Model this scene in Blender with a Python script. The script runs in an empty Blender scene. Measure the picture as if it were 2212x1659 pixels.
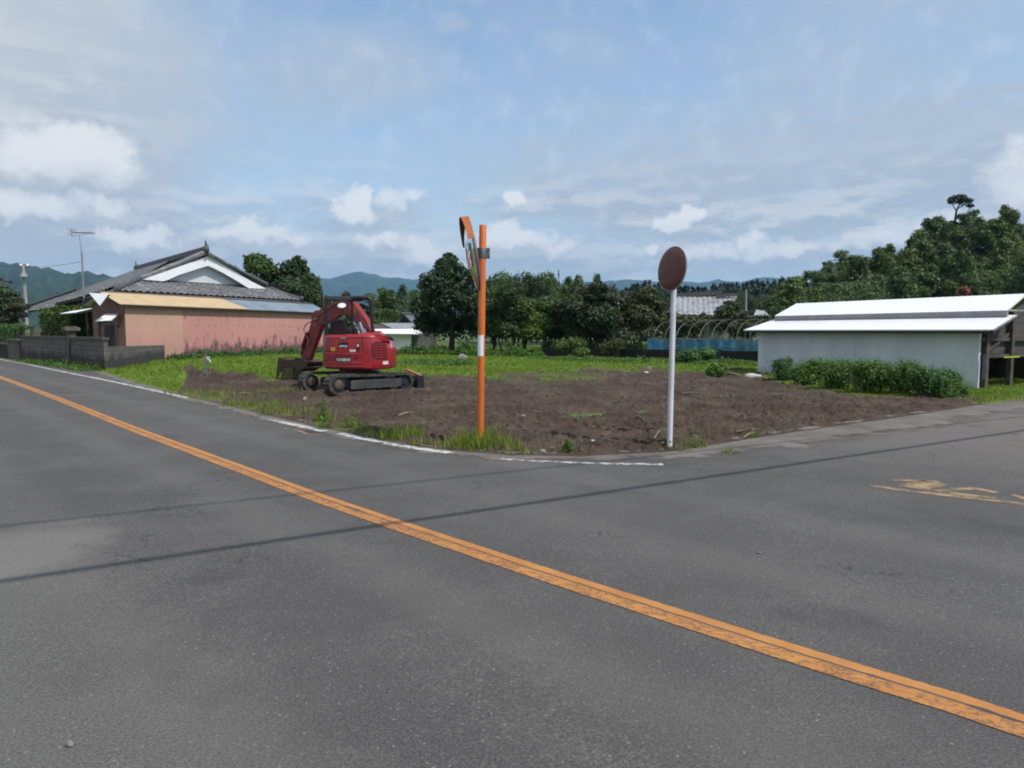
import bpy, bmesh, math, random
import numpy as np
from mathutils import Vector, Matrix

R = math.radians
scene = bpy.context.scene
COL = scene.collection

# ------------------------------------------------------------------ camera
EYE = 1.65                      # camera height above the road, metres
FPX, CX, CY = 1500.0, 1106.0, 829.5
PITCH = math.atan(115.0 / FPX)
cam_d = bpy.data.cameras.new("camera")
cam = bpy.data.objects.new("camera", cam_d)
COL.objects.link(cam)
cam.location = (0, 0, EYE)
cam.rotation_euler = (math.pi / 2 - PITCH, 0, 0)
cam_d.sensor_width = 36.0
cam_d.lens = FPX / 2212.0 * 36.0
cam_d.clip_start = 0.05
cam_d.clip_end = 30000.0
scene.camera = cam

# ------------------------------------------------------------------ sun + sky
SUN_AZ, SUN_EL = 125.0, 55.0    # clockwise from +Y (view direction)
sun_d = bpy.data.lights.new("sun", 'SUN')
sun_d.energy = 4.0
sun_d.angle = R(0.7)
sun_d.color = (1.0, 0.955, 0.89)
sun = bpy.data.objects.new("sun", sun_d)
COL.objects.link(sun)
SUN = Vector((math.sin(R(SUN_AZ)) * math.cos(R(SUN_EL)), math.cos(R(SUN_AZ)) * math.cos(R(SUN_EL)), math.sin(R(SUN_EL))))
sun.rotation_euler = SUN.to_track_quat('Z', 'Y').to_euler()
sun.location = (0, 0, 60)

scene.view_settings.view_transform = 'Standard'
scene.view_settings.look = 'None'
scene.view_settings.exposure = 0.0
scene.view_settings.gamma = 1.0
scene.render.engine = 'CYCLES'
cy = scene.cycles
cy.use_denoising = True
cy.max_bounces = 6
cy.diffuse_bounces = 3
cy.glossy_bounces = 3
cy.transparent_max_bounces = 8
cy.volume_bounces = 0
cy.filter_width = 1.9
cy.sample_clamp_indirect = 6.0


class NT:
    """small helper to write node graphs"""
    def __init__(self, tree):
        self.t = tree

    def n(self, typ, **kw):
        x = self.t.nodes.new(typ)
        for k, v in kw.items():
            setattr(x, k, v)
        return x

    def put(self, sock, v):
        if isinstance(v, bpy.types.NodeSocket):
            self.t.links.new(v, sock)
        elif isinstance(v, (tuple, list)) and len(v) == 3 and sock.type == 'RGBA':
            sock.default_value = (*v, 1)
        else:
            sock.default_value = v

    def m(self, op, a, b=0.0, c=0.0, clamp=False):
        x = self.n('ShaderNodeMath', operation=op, use_clamp=clamp)
        for i, v in enumerate((a, b, c)):
            if i < len(x.inputs):
                self.put(x.inputs[i], v)
        return x.outputs[0]

    def ss(self, v, lo, hi, out0=0.0, out1=1.0):
        x = self.n('ShaderNodeMapRange', interpolation_type='SMOOTHSTEP')
        self.put(x.inputs[0], v)
        for i, q in enumerate((lo, hi, out0, out1)):
            self.put(x.inputs[i + 1], q)
        return x.outputs[0]

    def mix(self, f, a, b, mode='MIX'):
        x = self.n('ShaderNodeMix', data_type='RGBA', blend_type=mode)
        self.put(x.inputs[0], f)
        self.put(x.inputs[6], a)
        self.put(x.inputs[7], b)
        return x.outputs[2]

    def noise(self, vec, scale, detail=4.0, rough=0.55, dim='3D', out=0, dist=0.0):
        x = self.n('ShaderNodeTexNoise', noise_dimensions=dim)
        if vec is not None:
            self.put(x.inputs['Vector'], vec)
        x.inputs['Scale'].default_value = scale
        x.inputs['Detail'].default_value = detail
        x.inputs['Roughness'].default_value = rough
        x.inputs['Distortion'].default_value = dist
        return x.outputs[out]

    def xyz(self, x, y, z):
        c = self.n('ShaderNodeCombineXYZ')
        for i, v in enumerate((x, y, z)):
            self.put(c.inputs[i], v)
        return c.outputs[0]

    def sep(self, v):
        s = self.n('ShaderNodeSeparateXYZ')
        self.put(s.inputs[0], v)
        return s.outputs


def azel(u, v):
    d = Vector((u - CX, FPX, 0)).normalized()
    return math.atan2(u - CX, FPX), math.atan2(CY - 115.0 - v, math.hypot(u - CX, FPX))


world = bpy.data.worlds.new("World")
scene.world = world
world.use_nodes = True
world.node_tree.nodes.clear()
w = NT(world.node_tree)
sky = w.n('ShaderNodeTexSky', sky_type='NISHITA')
sky.sun_disc = False
sky.sun_elevation = R(SUN_EL)
sky.sun_rotation = R(SUN_AZ)
sky.altitude = 50
sky.air_density = 1.0
sky.dust_density = 1.2
sky.ozone_density = 1.4
tc = w.n('ShaderNodeTexCoord')
DIR = tc.outputs['Generated']
sx, sy_, sz = w.sep(DIR)
AZ = w.m('ARCTAN2', sx, sy_)
EL = w.m('ARCSINE', sz)
# warped coordinates make ragged, billowing cloud edges
wn = w.sep(w.noise(DIR, 16.0, 6.0, 0.62, out=1))
AZW = w.m('ADD', AZ, w.m('MULTIPLY', w.m('SUBTRACT', wn[0], 0.5), 0.15))
ELW = w.m('ADD', EL, w.m('MULTIPLY', w.m('SUBTRACT', wn[1], 0.5), 0.075))


wl_ = w.sep(w.noise(DIR, 5.0, 4.0, 0.55, out=1))
AZS = w.m('ADD', AZ, w.m('MULTIPLY', w.m('SUBTRACT', wl_[0], 0.5), 0.20))
ELS = w.m('ADD', EL, w.m('MULTIPLY', w.m('SUBTRACT', wl_[1], 0.5), 0.10))


def blob_field(blobs, AZW=AZW, ELW=ELW):
    acc = None
    for (u, v, ru, rv, amp) in blobs:
        a0, e0 = azel(u, v)
        dx = w.m('MULTIPLY', w.m('SUBTRACT', AZW, a0), FPX / ru)
        dy = w.m('MULTIPLY', w.m('SUBTRACT', ELW, e0), FPX / rv)
        d2 = w.m('MULTIPLY_ADD', dx, dx, w.m('MULTIPLY', dy, dy))
        val = w.m('MULTIPLY', w.m('SUBTRACT', 1.0, w.m('MULTIPLY', d2, 0.5)), amp)
        acc = val if acc is None else w.m('MAXIMUM', acc, val)
    return w.m('MAXIMUM', acc, 0.0)


grey_f = blob_field([(70, 470, 230, 60, 0.8), (120, 400, 190, 40, 0.75), (330, 540, 120, 30, .7), (560, 545, 170, 26, .75),
                     (740, 490, 90, 18, .9), (870, 470, 70, 22, .8), (830, 560, 190, 32, .75), (1090, 470, 50, 22, .7),
                     (1130, 555, 140, 34, .75), (1470, 508, 70, 16, .9), (1600, 560, 170, 26, .75), (1870, 560, 150, 40, .7),
                     (2190, 470, 130, 90, .85), (1300, 590, 260, 20, .6)])
white_f = blob_field([(110, 345, 130, 42, .85), (215, 330, 52, 28, 1.0), (40, 440, 90, 20, .9), (225, 447, 45, 18, .8), (310, 517, 44, 18, .95),
                      (545, 508, 80, 16, .8), (640, 520, 40, 13, .7), (782, 445, 32, 27, 1.1), (752, 462, 30, 16, .9), (880, 442, 38, 18, .7),
                      (815, 522, 36, 15, .9), (920, 540, 60, 22, .8), (1108, 434, 27, 20, 1.1), (1080, 508, 50, 22, 1.0), (1135, 525, 62, 20, .9), (1205, 545, 48, 14, .8),
                      (1455, 477, 34, 20, 1.1), (1497, 474, 26, 15, 1.0), (1408, 541, 24, 13, 1.0), (1550, 546, 50, 15, .8), (1622, 526, 34, 16, .95),
                      (1675, 540, 46, 15, .8), (1850, 522, 70, 18, .7), (2200, 390, 60, 50, .8), (1990, 500, 80, 22, .7)])
fine = w.noise(DIR, 26.0, 6.0, 0.6)
grey_m = w.ss(w.m('ADD', grey_f, w.m('MULTIPLY', w.m('SUBTRACT', fine, .5), .7)), 0.10, 0.95)
white_m = w.ss(w.m('ADD', white_f, w.m('MULTIPLY', w.m('SUBTRACT', fine, .5), 1.05)), -.08, .92)
# thin high veil, thicker to the left and low down; ripples to the right
stretch = w.xyz(w.m('MULTIPLY', AZ, 1.0), w.m('MULTIPLY', EL, 2.4), 0.0)
veil_n = w.noise(stretch, 3.2, 7.0, 0.56)
rip_n = w.noise(w.xyz(w.m('MULTIPLY', AZ, 1.0), w.m('MULTIPLY', w.m('ADD', EL, w.m('MULTIPLY', AZ, -.12)), 4.2), 1.7), 17.0, 5.0, 0.58)
a_l, _ = azel(-150, 300)
a_m, _ = azel(620, 300)
left = w.ss(AZ, a_l, a_m, 1.0, 0.0)
low = w.ss(EL, R(25), R(3), 0.0, 1.0)
soft = blob_field([(770, 195, 190, 80, .55), (985, 95, 34, 16, .5), (1310, 255, 90, 18, .35), (440, 300, 150, 40, .25), (60, 160, 260, 190, .7),
                   (1560, 360, 330, 90, .55), (1950, 340, 300, 80, .55), (1880, 130, 300, 120, .3)], AZS, ELS)
rip = w.m('MULTIPLY', w.ss(rip_n, 0.40, 0.66), blob_field([(1600, 370, 330, 80, 1.0), (1980, 350, 330, 90, 1.0), (1250, 330, 200, 60, .5)], AZS, ELS))
veil = w.m('ADD', w.m('MULTIPLY_ADD', w.ss(veil_n, .32, .72), .42, .10), w.m('MULTIPLY', left, .62))
veil = w.m('ADD', veil, w.m('MULTIPLY', low, .40))
veil = w.m('ADD', veil, w.m('MULTIPLY', soft, .85))
veil = w.m('ADD', veil, w.m('MULTIPLY', rip, .62), clamp=True)
c0 = w.mix(1.0, sky.outputs[0], (1.45, 1.50, 1.45), 'MULTIPLY')
c = w.mix(veil, c0, w.mix(left, (3.45, 4.15, 5.0), (4.4, 4.75, 5.05)))
# broken stratocumulus sheet low over the hills
st = w.noise(w.xyz(w.m('MULTIPLY', AZ, 5.0), w.m('MULTIPLY', EL, 17.0), 4.2), 1.0, 8.0, 0.60)
band = w.m('MULTIPLY', w.ss(EL, R(15), R(8), 0.0, 1.0), w.ss(EL, R(-1), R(1.5), .5, 1.0))
lband = w.m('MAXIMUM', band, w.m('MULTIPLY', left, w.ss(EL, R(24), R(12), 0.0, .9)))
stm = w.m('MULTIPLY', w.ss(st, .30, .60), lband)
st2 = w.noise(w.xyz(w.m('MULTIPLY', AZ, 5.0), w.m('MULTIPLY', w.m('ADD', EL, .012), 17.0), 4.2), 1.0, 8.0, 0.60)
lit = w.ss(w.m('SUBTRACT', st, st2), -.035, .06)
c = w.mix(w.m('MULTIPLY', stm, .80), c, w.mix(lit, (3.35, 3.85, 4.4), (5.3, 5.5, 5.7)))
c = w.mix(w.m('MULTIPLY', grey_m, .60), c, (3.3, 3.85, 4.5))
c = w.mix(w.m('MULTIPLY', white_m, .85), c, (6.9, 6.95, 7.0))
bg = w.n('ShaderNodeBackground')
w.put(bg.inputs[0], c)
bg.inputs[1].default_value = 0.135
wo = w.n('ShaderNodeOutputWorld')
world.node_tree.links.new(bg.outputs[0], wo.inputs[0])
world.cycles_visibility.camera = True

# ------------------------------------------------------------------ geometry helpers
_cp, _sp = math.cos(PITCH), math.sin(PITCH)


def ray(u, v):
    b = (u - CX) / FPX
    a = (CY - v) / FPX
    return Vector((b, _cp + a * _sp, -_sp + a * _cp))


def G(u, v, z=0.0):
    """survey point on a level plane of height z"""
    d = ray(u, v)
    t = (z - EYE) / d.z
    return Vector((d.x * t, d.y * t, z))


def AT(u, v, dep):
    """survey point at a known distance into the scene"""
    d = ray(u, v)
    t = dep / d.y
    return Vector((d.x * t, dep, EYE + d.z * t))


def PL(u, v, p0, nrm):
    d = ray(u, v)
    e = Vector((0, 0, EYE))
    t = (Vector(p0) - e).dot(nrm) / d.dot(nrm)
    return e + d * t


LOC = {}


def tag(o, label=None, cat=None, group=None, kind=None):
    if label: o['label'] = label
    if cat: o['category'] = cat
    if group: o['group'] = group
    if kind: o['kind'] = kind
    return o


def thing(name, loc, label, cat, group=None):
    o = bpy.data.objects.new(name, None)
    o.empty_display_size = 0.3
    o.location = loc
    COL.objects.link(o)
    LOC[o.name] = Vector(loc)
    return tag(o, label, cat, group)


def link_mesh(name, me, parent=None, loc=None):
    o = bpy.data.objects.new(name, me)
    COL.objects.link(o)
    if parent is not None:
        o.parent = parent
        LOC[o.name] = LOC[parent.name].copy()
    else:
        o.location = loc if loc is not None else (0, 0, 0)
        LOC[o.name] = Vector(o.location)
    return o


class MB:
    """collects shapes in world coordinates and builds ONE mesh object"""
    def __init__(self):
        self.v, self.f, self.s, self.mi = [], [], [], []
        self.cur = 0

    def add(self, verts, faces, smooth=False):
        k = len(self.v)
        self.v += [tuple(p) for p in verts]
        for f in faces:
            self.f.append([k + i for i in f])
            self.s.append(smooth)
            self.mi.append(self.cur)
        return self

    def box(self, c, size, rz=0.0, M=None):
        x, y, z = (q / 2 for q in size)
        p = [Vector(q) for q in ((-x, -y, -z), (x, -y, -z), (x, y, -z), (-x, y, -z), (-x, -y, z), (x, -y, z), (x, y, z), (-x, y, z))]
        rot = M if M is not None else Matrix.Rotation(rz, 3, 'Z')
        p = [rot @ q + Vector(c) for q in p]
        return self.add(p, [(0, 3, 2, 1), (4, 5, 6, 7), (0, 1, 5, 4), (1, 2, 6, 5), (2, 3, 7, 6), (3, 0, 4, 7)])

    def bar(self, a, b, wd, ht, up=(0, 0, 1)):
        a, b = Vector(a), Vector(b)
        d = (b - a)
        L = d.length
        d.normalize()
        s = d.cross(Vector(up))
        if s.length < 1e-4: s = d.cross(Vector((1, 0, 0)))
        s.normalize()
        t = s.cross(d)
        M = Matrix((s, d, t)).transposed()
        return self.box((a + b) / 2, (wd, L, ht), M=M)

    def prism(self, poly, ext):
        """polygon (list of 3D points) extruded by vector ext"""
        n = len(poly)
        ext = Vector(ext)
        p = [Vector(q) for q in poly]
        nr = Vector((0, 0, 0))
        for i in range(n):
            nr += p[i].cross(p[(i + 1) % n])
        if nr.dot(ext) > 0: p = p[::-1]
        v = p + [q + ext for q in p]
        f = [list(range(n)), list(range(2 * n - 1, n - 1, -1))]
        f += [(i, n + i, n + (i + 1) % n, (i + 1) % n) for i in range(n)]
        return self.add(v, [list(q) if i == 0 else list(q) for i, q in enumerate(f)])

    def tube(self, path, r, n=10, cap=True, smooth=True):
        path = [Vector(p) for p in path]
        rr = r if isinstance(r, (list, tuple)) else [r] * len(path)
        k = len(self.v)
        ref = Vector((0.31, 0.17, 0.93))
        vs = []
        prev = None
        for i, p in enumerate(path):
            d = (path[min(i + 1, len(path) - 1)] - path[max(i - 1, 0)]).normalized()
            if prev is None:
                s = d.cross(ref)
                if s.length < .1: s = d.cross(Vector((1, 0, 0)))
            else:
                s = prev - d * prev.dot(d)
            s.normalize()
            prev = s
            t = d.cross(s)
            for j in range(n):
                a = 2 * math.pi * j / n
                vs.append(p + (s * math.cos(a) + t * math.sin(a)) * rr[i])
        fs = []
        for i in range(len(path) - 1):
            for j in range(n):
                fs.append((i * n + j, i * n + (j + 1) % n, (i + 1) * n + (j + 1) % n, (i + 1) * n + j))
        self.add(vs, fs, smooth)
        if cap:
            m = (len(path) - 1) * n
            self.add([vs[j] for j in range(n)], [list(range(n - 1, -1, -1))])
            self.add([vs[m + j] for j in range(n)], [list(range(n))])
        return self

    def cyl(self, a, b, r, n=16, r2=None, smooth=True):
        return self.tube([a, b], [r, r if r2 is None else r2], n, True, smooth)

    def lathe(self, prof, origin, axis, n=32, smooth=True):
        """prof: list of (radius, height along axis)"""
        ax = Vector(axis).normalized()
        s = ax.cross(Vector((0, 0, 1)))
        if s.length < 1e-3: s = Vector((1, 0, 0))
        s.normalize()
        t = ax.cross(s)
        o = Vector(origin)
        vs, fs = [], []
        for (r_, h) in prof:
            for j in range(n):
                a = 2 * math.pi * j / n
                vs.append(o + ax * h + (s * math.cos(a) + t * math.sin(a)) * max(r_, 1e-4))
        for i in range(len(prof) - 1):
            for j in range(n):
                fs.append((i * n + j, i * n + (j + 1) % n, (i + 1) * n + (j + 1) % n, (i + 1) * n + j))
        return self.add(vs, fs, smooth)

    def blob(self, c, rad, seed=0, amp=.2, sub=2):
        bm = bmesh.new()
        bmesh.ops.create_icosphere(bm, subdivisions=sub, radius=1.0)
        rnd = random.Random(seed)
        ph = [rnd.uniform(0, 6) for _ in range(6)]
        vs = []
        for q in bm.verts:
            p = q.co
            k = 1 + amp * (math.sin(p.x * 3 + ph[0]) * math.sin(p.y * 3 + ph[1]) + .6 * math.sin(p.z * 5 + ph[2] + p.x * 2) + rnd.uniform(-.3, .3))
            vs.append(Vector(c) + Vector((p.x * rad[0], p.y * rad[1], p.z * rad[2])) * k)
        bm.verts.index_update()
        fs = [[q.index for q in f.verts] for f in bm.faces]
        bm.free()
        return self.add(vs, fs, True)

    def build(self, name, mat, parent=None, loc=None, bevel=0.0, seg=2):
        me = bpy.data.meshes.new(name)
        off = LOC[parent.name] if parent is not None else Vector(loc if loc is not None else (0, 0, 0))
        me.from_pydata([(p[0] - off.x, p[1] - off.y, p[2] - off.z) for p in self.v], [], self.f)
        mats = mat if isinstance(mat, (list, tuple)) else [mat]
        for m_ in mats: me.materials.append(m_)
        me.polygons.foreach_set('use_smooth', self.s)
        if len(mats) > 1: me.polygons.foreach_set('material_index', self.mi)
        if bevel > 0:
            bm = bmesh.new()
            bm.from_mesh(me)
            bmesh.ops.remove_doubles(bm, verts=bm.verts, dist=1e-5)
            es = [e for e in bm.edges if len(e.link_faces) == 2 and e.calc_face_angle(0) > .6]
            bmesh.ops.bevel(bm, geom=es, offset=bevel, segments=seg, affect='EDGES', profile=.6)
            bm.to_mesh(me)
            bm.free()
        me.update()
        return link_mesh(name, me, parent, loc)


def np_mesh(name, V, F, mat, parent=None, loc=None, smooth=False):
    """V (n,3) array, F (m,k) array, k = 3 or 4"""
    me = bpy.data.meshes.new(name)
    off = np.array(LOC[parent.name] if parent is not None else (loc if loc is not None else (0, 0, 0)))
    V = np.asarray(V, dtype=np.float64) - off
    m, k = F.shape
    me.vertices.add(len(V))
    me.vertices.foreach_set('co', V.astype(np.float32).ravel())
    me.loops.add(m * k)
    me.loops.foreach_set('vertex_index', F.astype(np.int32).ravel())
    me.polygons.add(m)
    me.polygons.foreach_set('loop_start', np.arange(0, m * k, k, dtype=np.int32))
    me.polygons.foreach_set('loop_total', np.full(m, k, dtype=np.int32))
    if smooth: me.polygons.foreach_set('use_smooth', np.ones(m, dtype=bool))
    me.materials.append(mat)
    me.update(calc_edges=True)
    return link_mesh(name, me, parent, loc)


# vectorised gradient noise
def _hash(ix, iy, seed):
    h = (ix * 374761393 + iy * 668265263 + seed * 974711) & 0xFFFFFFFF
    h = ((h ^ (h >> 13)) * 1274126177) & 0xFFFFFFFF
    return ((h ^ (h >> 16)) & 0xFFFF) / 65535.0 * 2 * np.pi


def perlin(x, y, seed=0):
    x = np.asarray(x, dtype=np.float64)
    y = np.asarray(y, dtype=np.float64)
    ix = np.floor(x).astype(np.int64)
    iy = np.floor(y).astype(np.int64)
    fx, fy = x - ix, y - iy
    ux, uy = fx * fx * fx * (fx * (fx * 6 - 15) + 10), fy * fy * fy * (fy * (fy * 6 - 15) + 10)

    def g(a, b):
        an = _hash(ix + a, iy + b, seed)
        return np.cos(an) * (fx - a) + np.sin(an) * (fy - b)
    n0 = g(0, 0) * (1 - ux) + g(1, 0) * ux
    n1 = g(0, 1) * (1 - ux) + g(1, 1) * ux
    return (n0 * (1 - uy) + n1 * uy) * 1.5


def fbm(x, y, oct=4, seed=0, gain=.5):
    a, s, f = 1.0, 0.0, 1.0
    for i in range(oct):
        s = s + a * perlin(np.asarray(x) * f, np.asarray(y) * f, seed + i * 17)
        a *= gain
        f *= 2.03
    return s


def sstep(x, a, b):
    t = np.clip((x - a) / (b - a), 0, 1)
    return t * t * (3 - 2 * t)


# ------------------------------------------------------------------ materials
def new_mat(name):
    m_ = bpy.data.materials.new(name)
    m_.use_nodes = True
    m_.node_tree.nodes.clear()
    q = NT(m_.node_tree)
    b = q.n('ShaderNodeBsdfPrincipled')
    o = q.n('ShaderNodeOutputMaterial')
    m_.node_tree.links.new(b.outputs[0], o.inputs[0])
    return m_, q, b, o


def pmat(name, col, col2=None, rough=.6, metal=0.0, scale=4.0, lo=.38, hi=.66, bump=0.0, bscale=40.0, detail=5.0, spec=.5, coat=0.0, stretch=None):
    """two-tone noise material"""
    m_, q, b, o = new_mat(name)
    vec = q.n('ShaderNodeTexCoord').outputs['Object']
    if stretch:
        s = q.sep(vec)
        vec = q.xyz(*(q.m('MULTIPLY', s[i], stretch[i]) for i in range(3)))
    col2 = col2 or tuple(x * .72 for x in col)
    f = q.ss(q.noise(vec, scale, detail, .6), lo, hi)
    q.put(b.inputs['Base Color'], q.mix(f, col2, col))
    b.inputs['Metallic'].default_value = metal
    q.put(b.inputs['Roughness'], q.m('ADD', rough, q.m('MULTIPLY', q.m('SUBTRACT', q.noise(vec, scale * 3, 3.0), .5), .25), clamp=True))
    b.inputs['Specular IOR Level'].default_value = spec
    b.inputs['Coat Weight'].default_value = coat
    if bump:
        bn = q.n('ShaderNodeBump')
        bn.inputs['Strength'].default_value = bump
        bn.inputs['Distance'].default_value = .02
        q.put(bn.inputs['Height'], q.noise(vec, bscale, 4.0))
        q.put(b.inputs['Normal'], bn.outputs[0])
    return m_


def leafmat(name, col, col2, trans=.28, tint=None, rough=.55, scale=.5):
    m_, q, b, o = new_mat(name)
    geo = q.n('ShaderNodeNewGeometry')
    rnd = geo.outputs['Random Per Island']
    pos = geo.outputs['Position']
    f = q.m('ADD', q.m('MULTIPLY', rnd, .65), q.m('MULTIPLY', q.ss(q.noise(pos, scale, 3.0), .35, .65), .35))
    cc = q.mix(f, col2, col)
    if tint: cc = q.mix(q.ss(rnd, .90, .97), cc, tint)
    q.put(b.inputs['Base Color'], cc)
    b.inputs['Roughness'].default_value = rough
    b.inputs['Specular IOR Level'].default_value = .35
    tr = q.n('ShaderNodeBsdfTranslucent')
    q.put(tr.inputs[0], q.mix(.5, cc, (.09, .13, .012)))
    mx = q.n('ShaderNodeMixShader')
    mx.inputs[0].default_value = trans
    t = m_.node_tree
    t.links.new(b.outputs[0], mx.inputs[1])
    t.links.new(tr.outputs[0], mx.inputs[2])
    t.links.new(mx.outputs[0], o.inputs[0])
    return m_


M = {}
M['steel_dark'] = pmat('dark_steel', (.03, .031, .034), (.018, .018, .02), .45, .3, 6)
M['black_rubber'] = pmat('dusty_rubber', (.075, .062, .052), (.026, .024, .023), .85, 0, 5, .35, .65, .4, 50)
M['black_plastic'] = pmat('black_plastic', (.012, .012, .014), (.008, .008, .009), .5, 0, 5)
M['red_paint'] = pmat('faded_red_paint', (.33, .015, .020), (.25, .011, .015), .40, 0, 1.6, .3, .7, .0, coat=.15)
M['red_dusty'] = pmat('dusty_red_paint', (.25, .018, .022), (.16, .016, .016), .55, 0, 3.0, .3, .7)
M['red_rib'] = pmat('painted_sunlit_red', (.48, .05, .06), (.38, .03, .045), .4, 0, 3)  # paler red paints sunlit highlights onto the panel edges
M['rust'] = pmat('rusty_steel', (.095, .056, .035), (.036, .025, .02), .8, .1, 7, .35, .62, .5, 30)
M['undercarriage'] = pmat('dusty_undercarriage_steel', (.062, .062, .066), (.035, .034, .034), .7, .1, 5)
M['chrome'] = pmat('bare_cylinder_rod', (.75, .75, .76), (.6, .6, .6), .18, 1.0, 5)
M['dirt_cake'] = pmat('caked_dirt', (.12, .085, .06), (.06, .045, .034), .95, 0, 14, bump=.5)
M['sticker_yellow'] = pmat('yellow_sticker', (.72, .48, .03), (.6, .4, .03), .5)
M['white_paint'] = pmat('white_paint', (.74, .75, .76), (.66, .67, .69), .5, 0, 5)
M['sticker_white'] = pmat('white_sticker', (.7, .7, .7), (.55, .5, .5), .5, 0, 60)
M['orange_paint'] = pmat('orange_pole_paint', (.64, .155, .018), (.48, .115, .02), .45, 0, 5, .3, .7, stretch=(2.5, 2.5, .35))
M['hood_paint'] = pmat('sun_dulled_orange', (.42, .115, .022), (.32, .085, .02), .55, 0, 8)
M['hood_inside'] = pmat('shade_darkened_orange', (.16, .045, .022), (.12, .036, .02), .7, 0, 8)  # darker orange paints the shade inside the hood
M['disc_back'] = pmat('weathered_red_orange_back', (.125, .042, .028), (.10, .036, .027), .55, 0, 5, .3, .7)
M['galv'] = pmat('galvanised_steel', (.42, .43, .44), (.30, .31, .33), .42, .75, 12)
M['bracket'] = pmat('grey_bracket', (.20, .21, .23), (.14, .15, .16), .5, .5, 12)
M['mirror'] = pmat('convex_mirror_glass', (.9, .91, .92), (.86, .87, .88), .03, 1.0, 1.0)
M['pole_white'] = pmat('white_pole_paint', (.64, .65, .70), (.47, .475, .51), .4, 0, 5, .3, .7, stretch=(2.5, 2.5, .3))
# ================================================================== GROUND
# lot boundary against the asphalt, and where bare soil gives way to grass (survey marks)
EDGE_U = [-260, 0, 52, 120, 231, 300, 370, 400, 480, 540, 600, 700, 800, 900, 1000, 1100, 1250, 1440, 1500, 1640, 1800, 2000, 2140, 2212, 2500, 2900]
EDGE_V = [736, 772, 779, 789, 806, 828, 846, 856, 873, 888, 902, 925, 945, 964, 976, 983, 986, 976, 968, 945, 922, 893, 871, 862, 822, 768]
SOIL_U = [300, 385, 400, 440, 500, 560, 620, 760, 900, 1060, 1200, 1300, 1420, 1500, 1640, 1700, 1800, 1900, 2080, 2150, 2200]
SOIL_V = [900, 850, 824, 808, 811, 818, 819, 816, 813, 808, 803, 797, 797, 801, 811, 823, 848, 857, 862, 869, 900]


def uv_of(x, y):
    """where a ground point lies on the survey sheet"""
    dz = -EYE
    c = y * _cp - dz * _sp
    s = y * _sp + dz * _cp
    return CX + FPX * x / c, CY - FPX * s / c


def ground_xy(u, v):
    b = (u - CX) / FPX
    a = (CY - v) / FPX
    dy = _cp + a * _sp
    dz = -_sp + a * _cp
    t = -EYE / dz
    return b * t, dy * t


MOUND = G(462, 822)


def soil_mask(x, y):
    u, v = uv_of(x, y)
    vb = np.interp(u, SOIL_U, SOIL_V)
    n = fbm(x * .55, y * .55, 4, 5) * 7 + fbm(x * 2.2, y * 2.2, 3, 8) * 4
    m = sstep(v - vb + n * np.clip((v - 740) / 60, .3, 1.2), -3, 4)
    # thin green left on the turned soil
    p = np.exp(-((u - 1190) / 95) ** 2 - ((v - 817) / 9) ** 2) * .8 * sstep(fbm(x * .9 + 3, y * .9, 4, 31), -.5, .3)
    # uncleared strip by the road left of the machine
    e = sstep(fbm(x * .8, y * .8, 3, 77), .05, .5) * sstep(np.interp(u, EDGE_U, EDGE_V) - v, 26, 8) * sstep(u, 1000, 640) * .55
    return np.clip(m * (1 - p) * (1 - e), 0, 1), u, v


def lot_h(x, y, mask=None):
    if mask is None:
        mask, u, v = soil_mask(x, y)
    else:
        u, v = uv_of(x, y)
    dist = (np.interp(u, EDGE_U, EDGE_V) - v) / 300.0
    e = sstep(dist, 0, .12)
    h = .012 + e * (-.012 + fbm(x * .45, y * .45, 3, 2) * .045)
    near = sstep(dist, 0, .03)
    cl = fbm(x * 2.1, y * 2.1, 4, 3)
    ridg = 1 - np.abs(fbm(x * 3.4 + 9, y * 3.4, 3, 12))
    h = h + near * mask * (cl * .060 + (ridg - .6) * .06 + fbm(x * 8, y * 8, 4, 21, .65) * .030)
    h = h + near * (1 - mask) * fbm(x * 1.3, y * 1.3, 3, 41) * .03
    # long scrapes left by the blade
    fa_, fb_ = x * .93 + y * .37, -x * .37 + y * .93
    h = h + near * mask * (fbm(fa_ * .22, fb_ * 1.5, 3, 61) * .055 + fbm(fa_ * .5, fb_ * 4.2, 2, 62) * .022)
    # crawler marks pressed into the soil
    for (tx, ty, ang, L) in ((-2.2, 16.5, .55, 6), (0.6, 14.6, .35, 7), (3.4, 13.4, .2, 6), (6.0, 15.2, .45, 6)):
        ca, sa = math.cos(ang), math.sin(ang)
        a = (x - tx) * ca + (y - ty) * sa
        b = -(x - tx) * sa + (y - ty) * ca
        for off in (-.78, .78):
            g = np.exp(-((b - off - .12 * np.sin(a * .7)) / .2) ** 4) * sstep(np.abs(a), L / 2, L / 2 - 1.2)
            h = h - near * mask * g * (.035 + .02 * np.sin(a * 2 * np.pi / .16))
    # heap pushed up by the tap
    dx, dy = x - MOUND.x, y - MOUND.y
    r = ((dx * .8 + dy * .3) / 1.15) ** 2 + ((dy * .8 - dx * .3) / .6) ** 2
    h = h + np.exp(-r) * (.25 + .12 * cl)
    d2 = G(414, 824)
    r2 = ((x - d2.x) / .42) ** 2 + ((y - d2.y) / .42) ** 2
    h = h + np.exp(-r2) * (.20 + .1 * cl)
    return h


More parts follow.
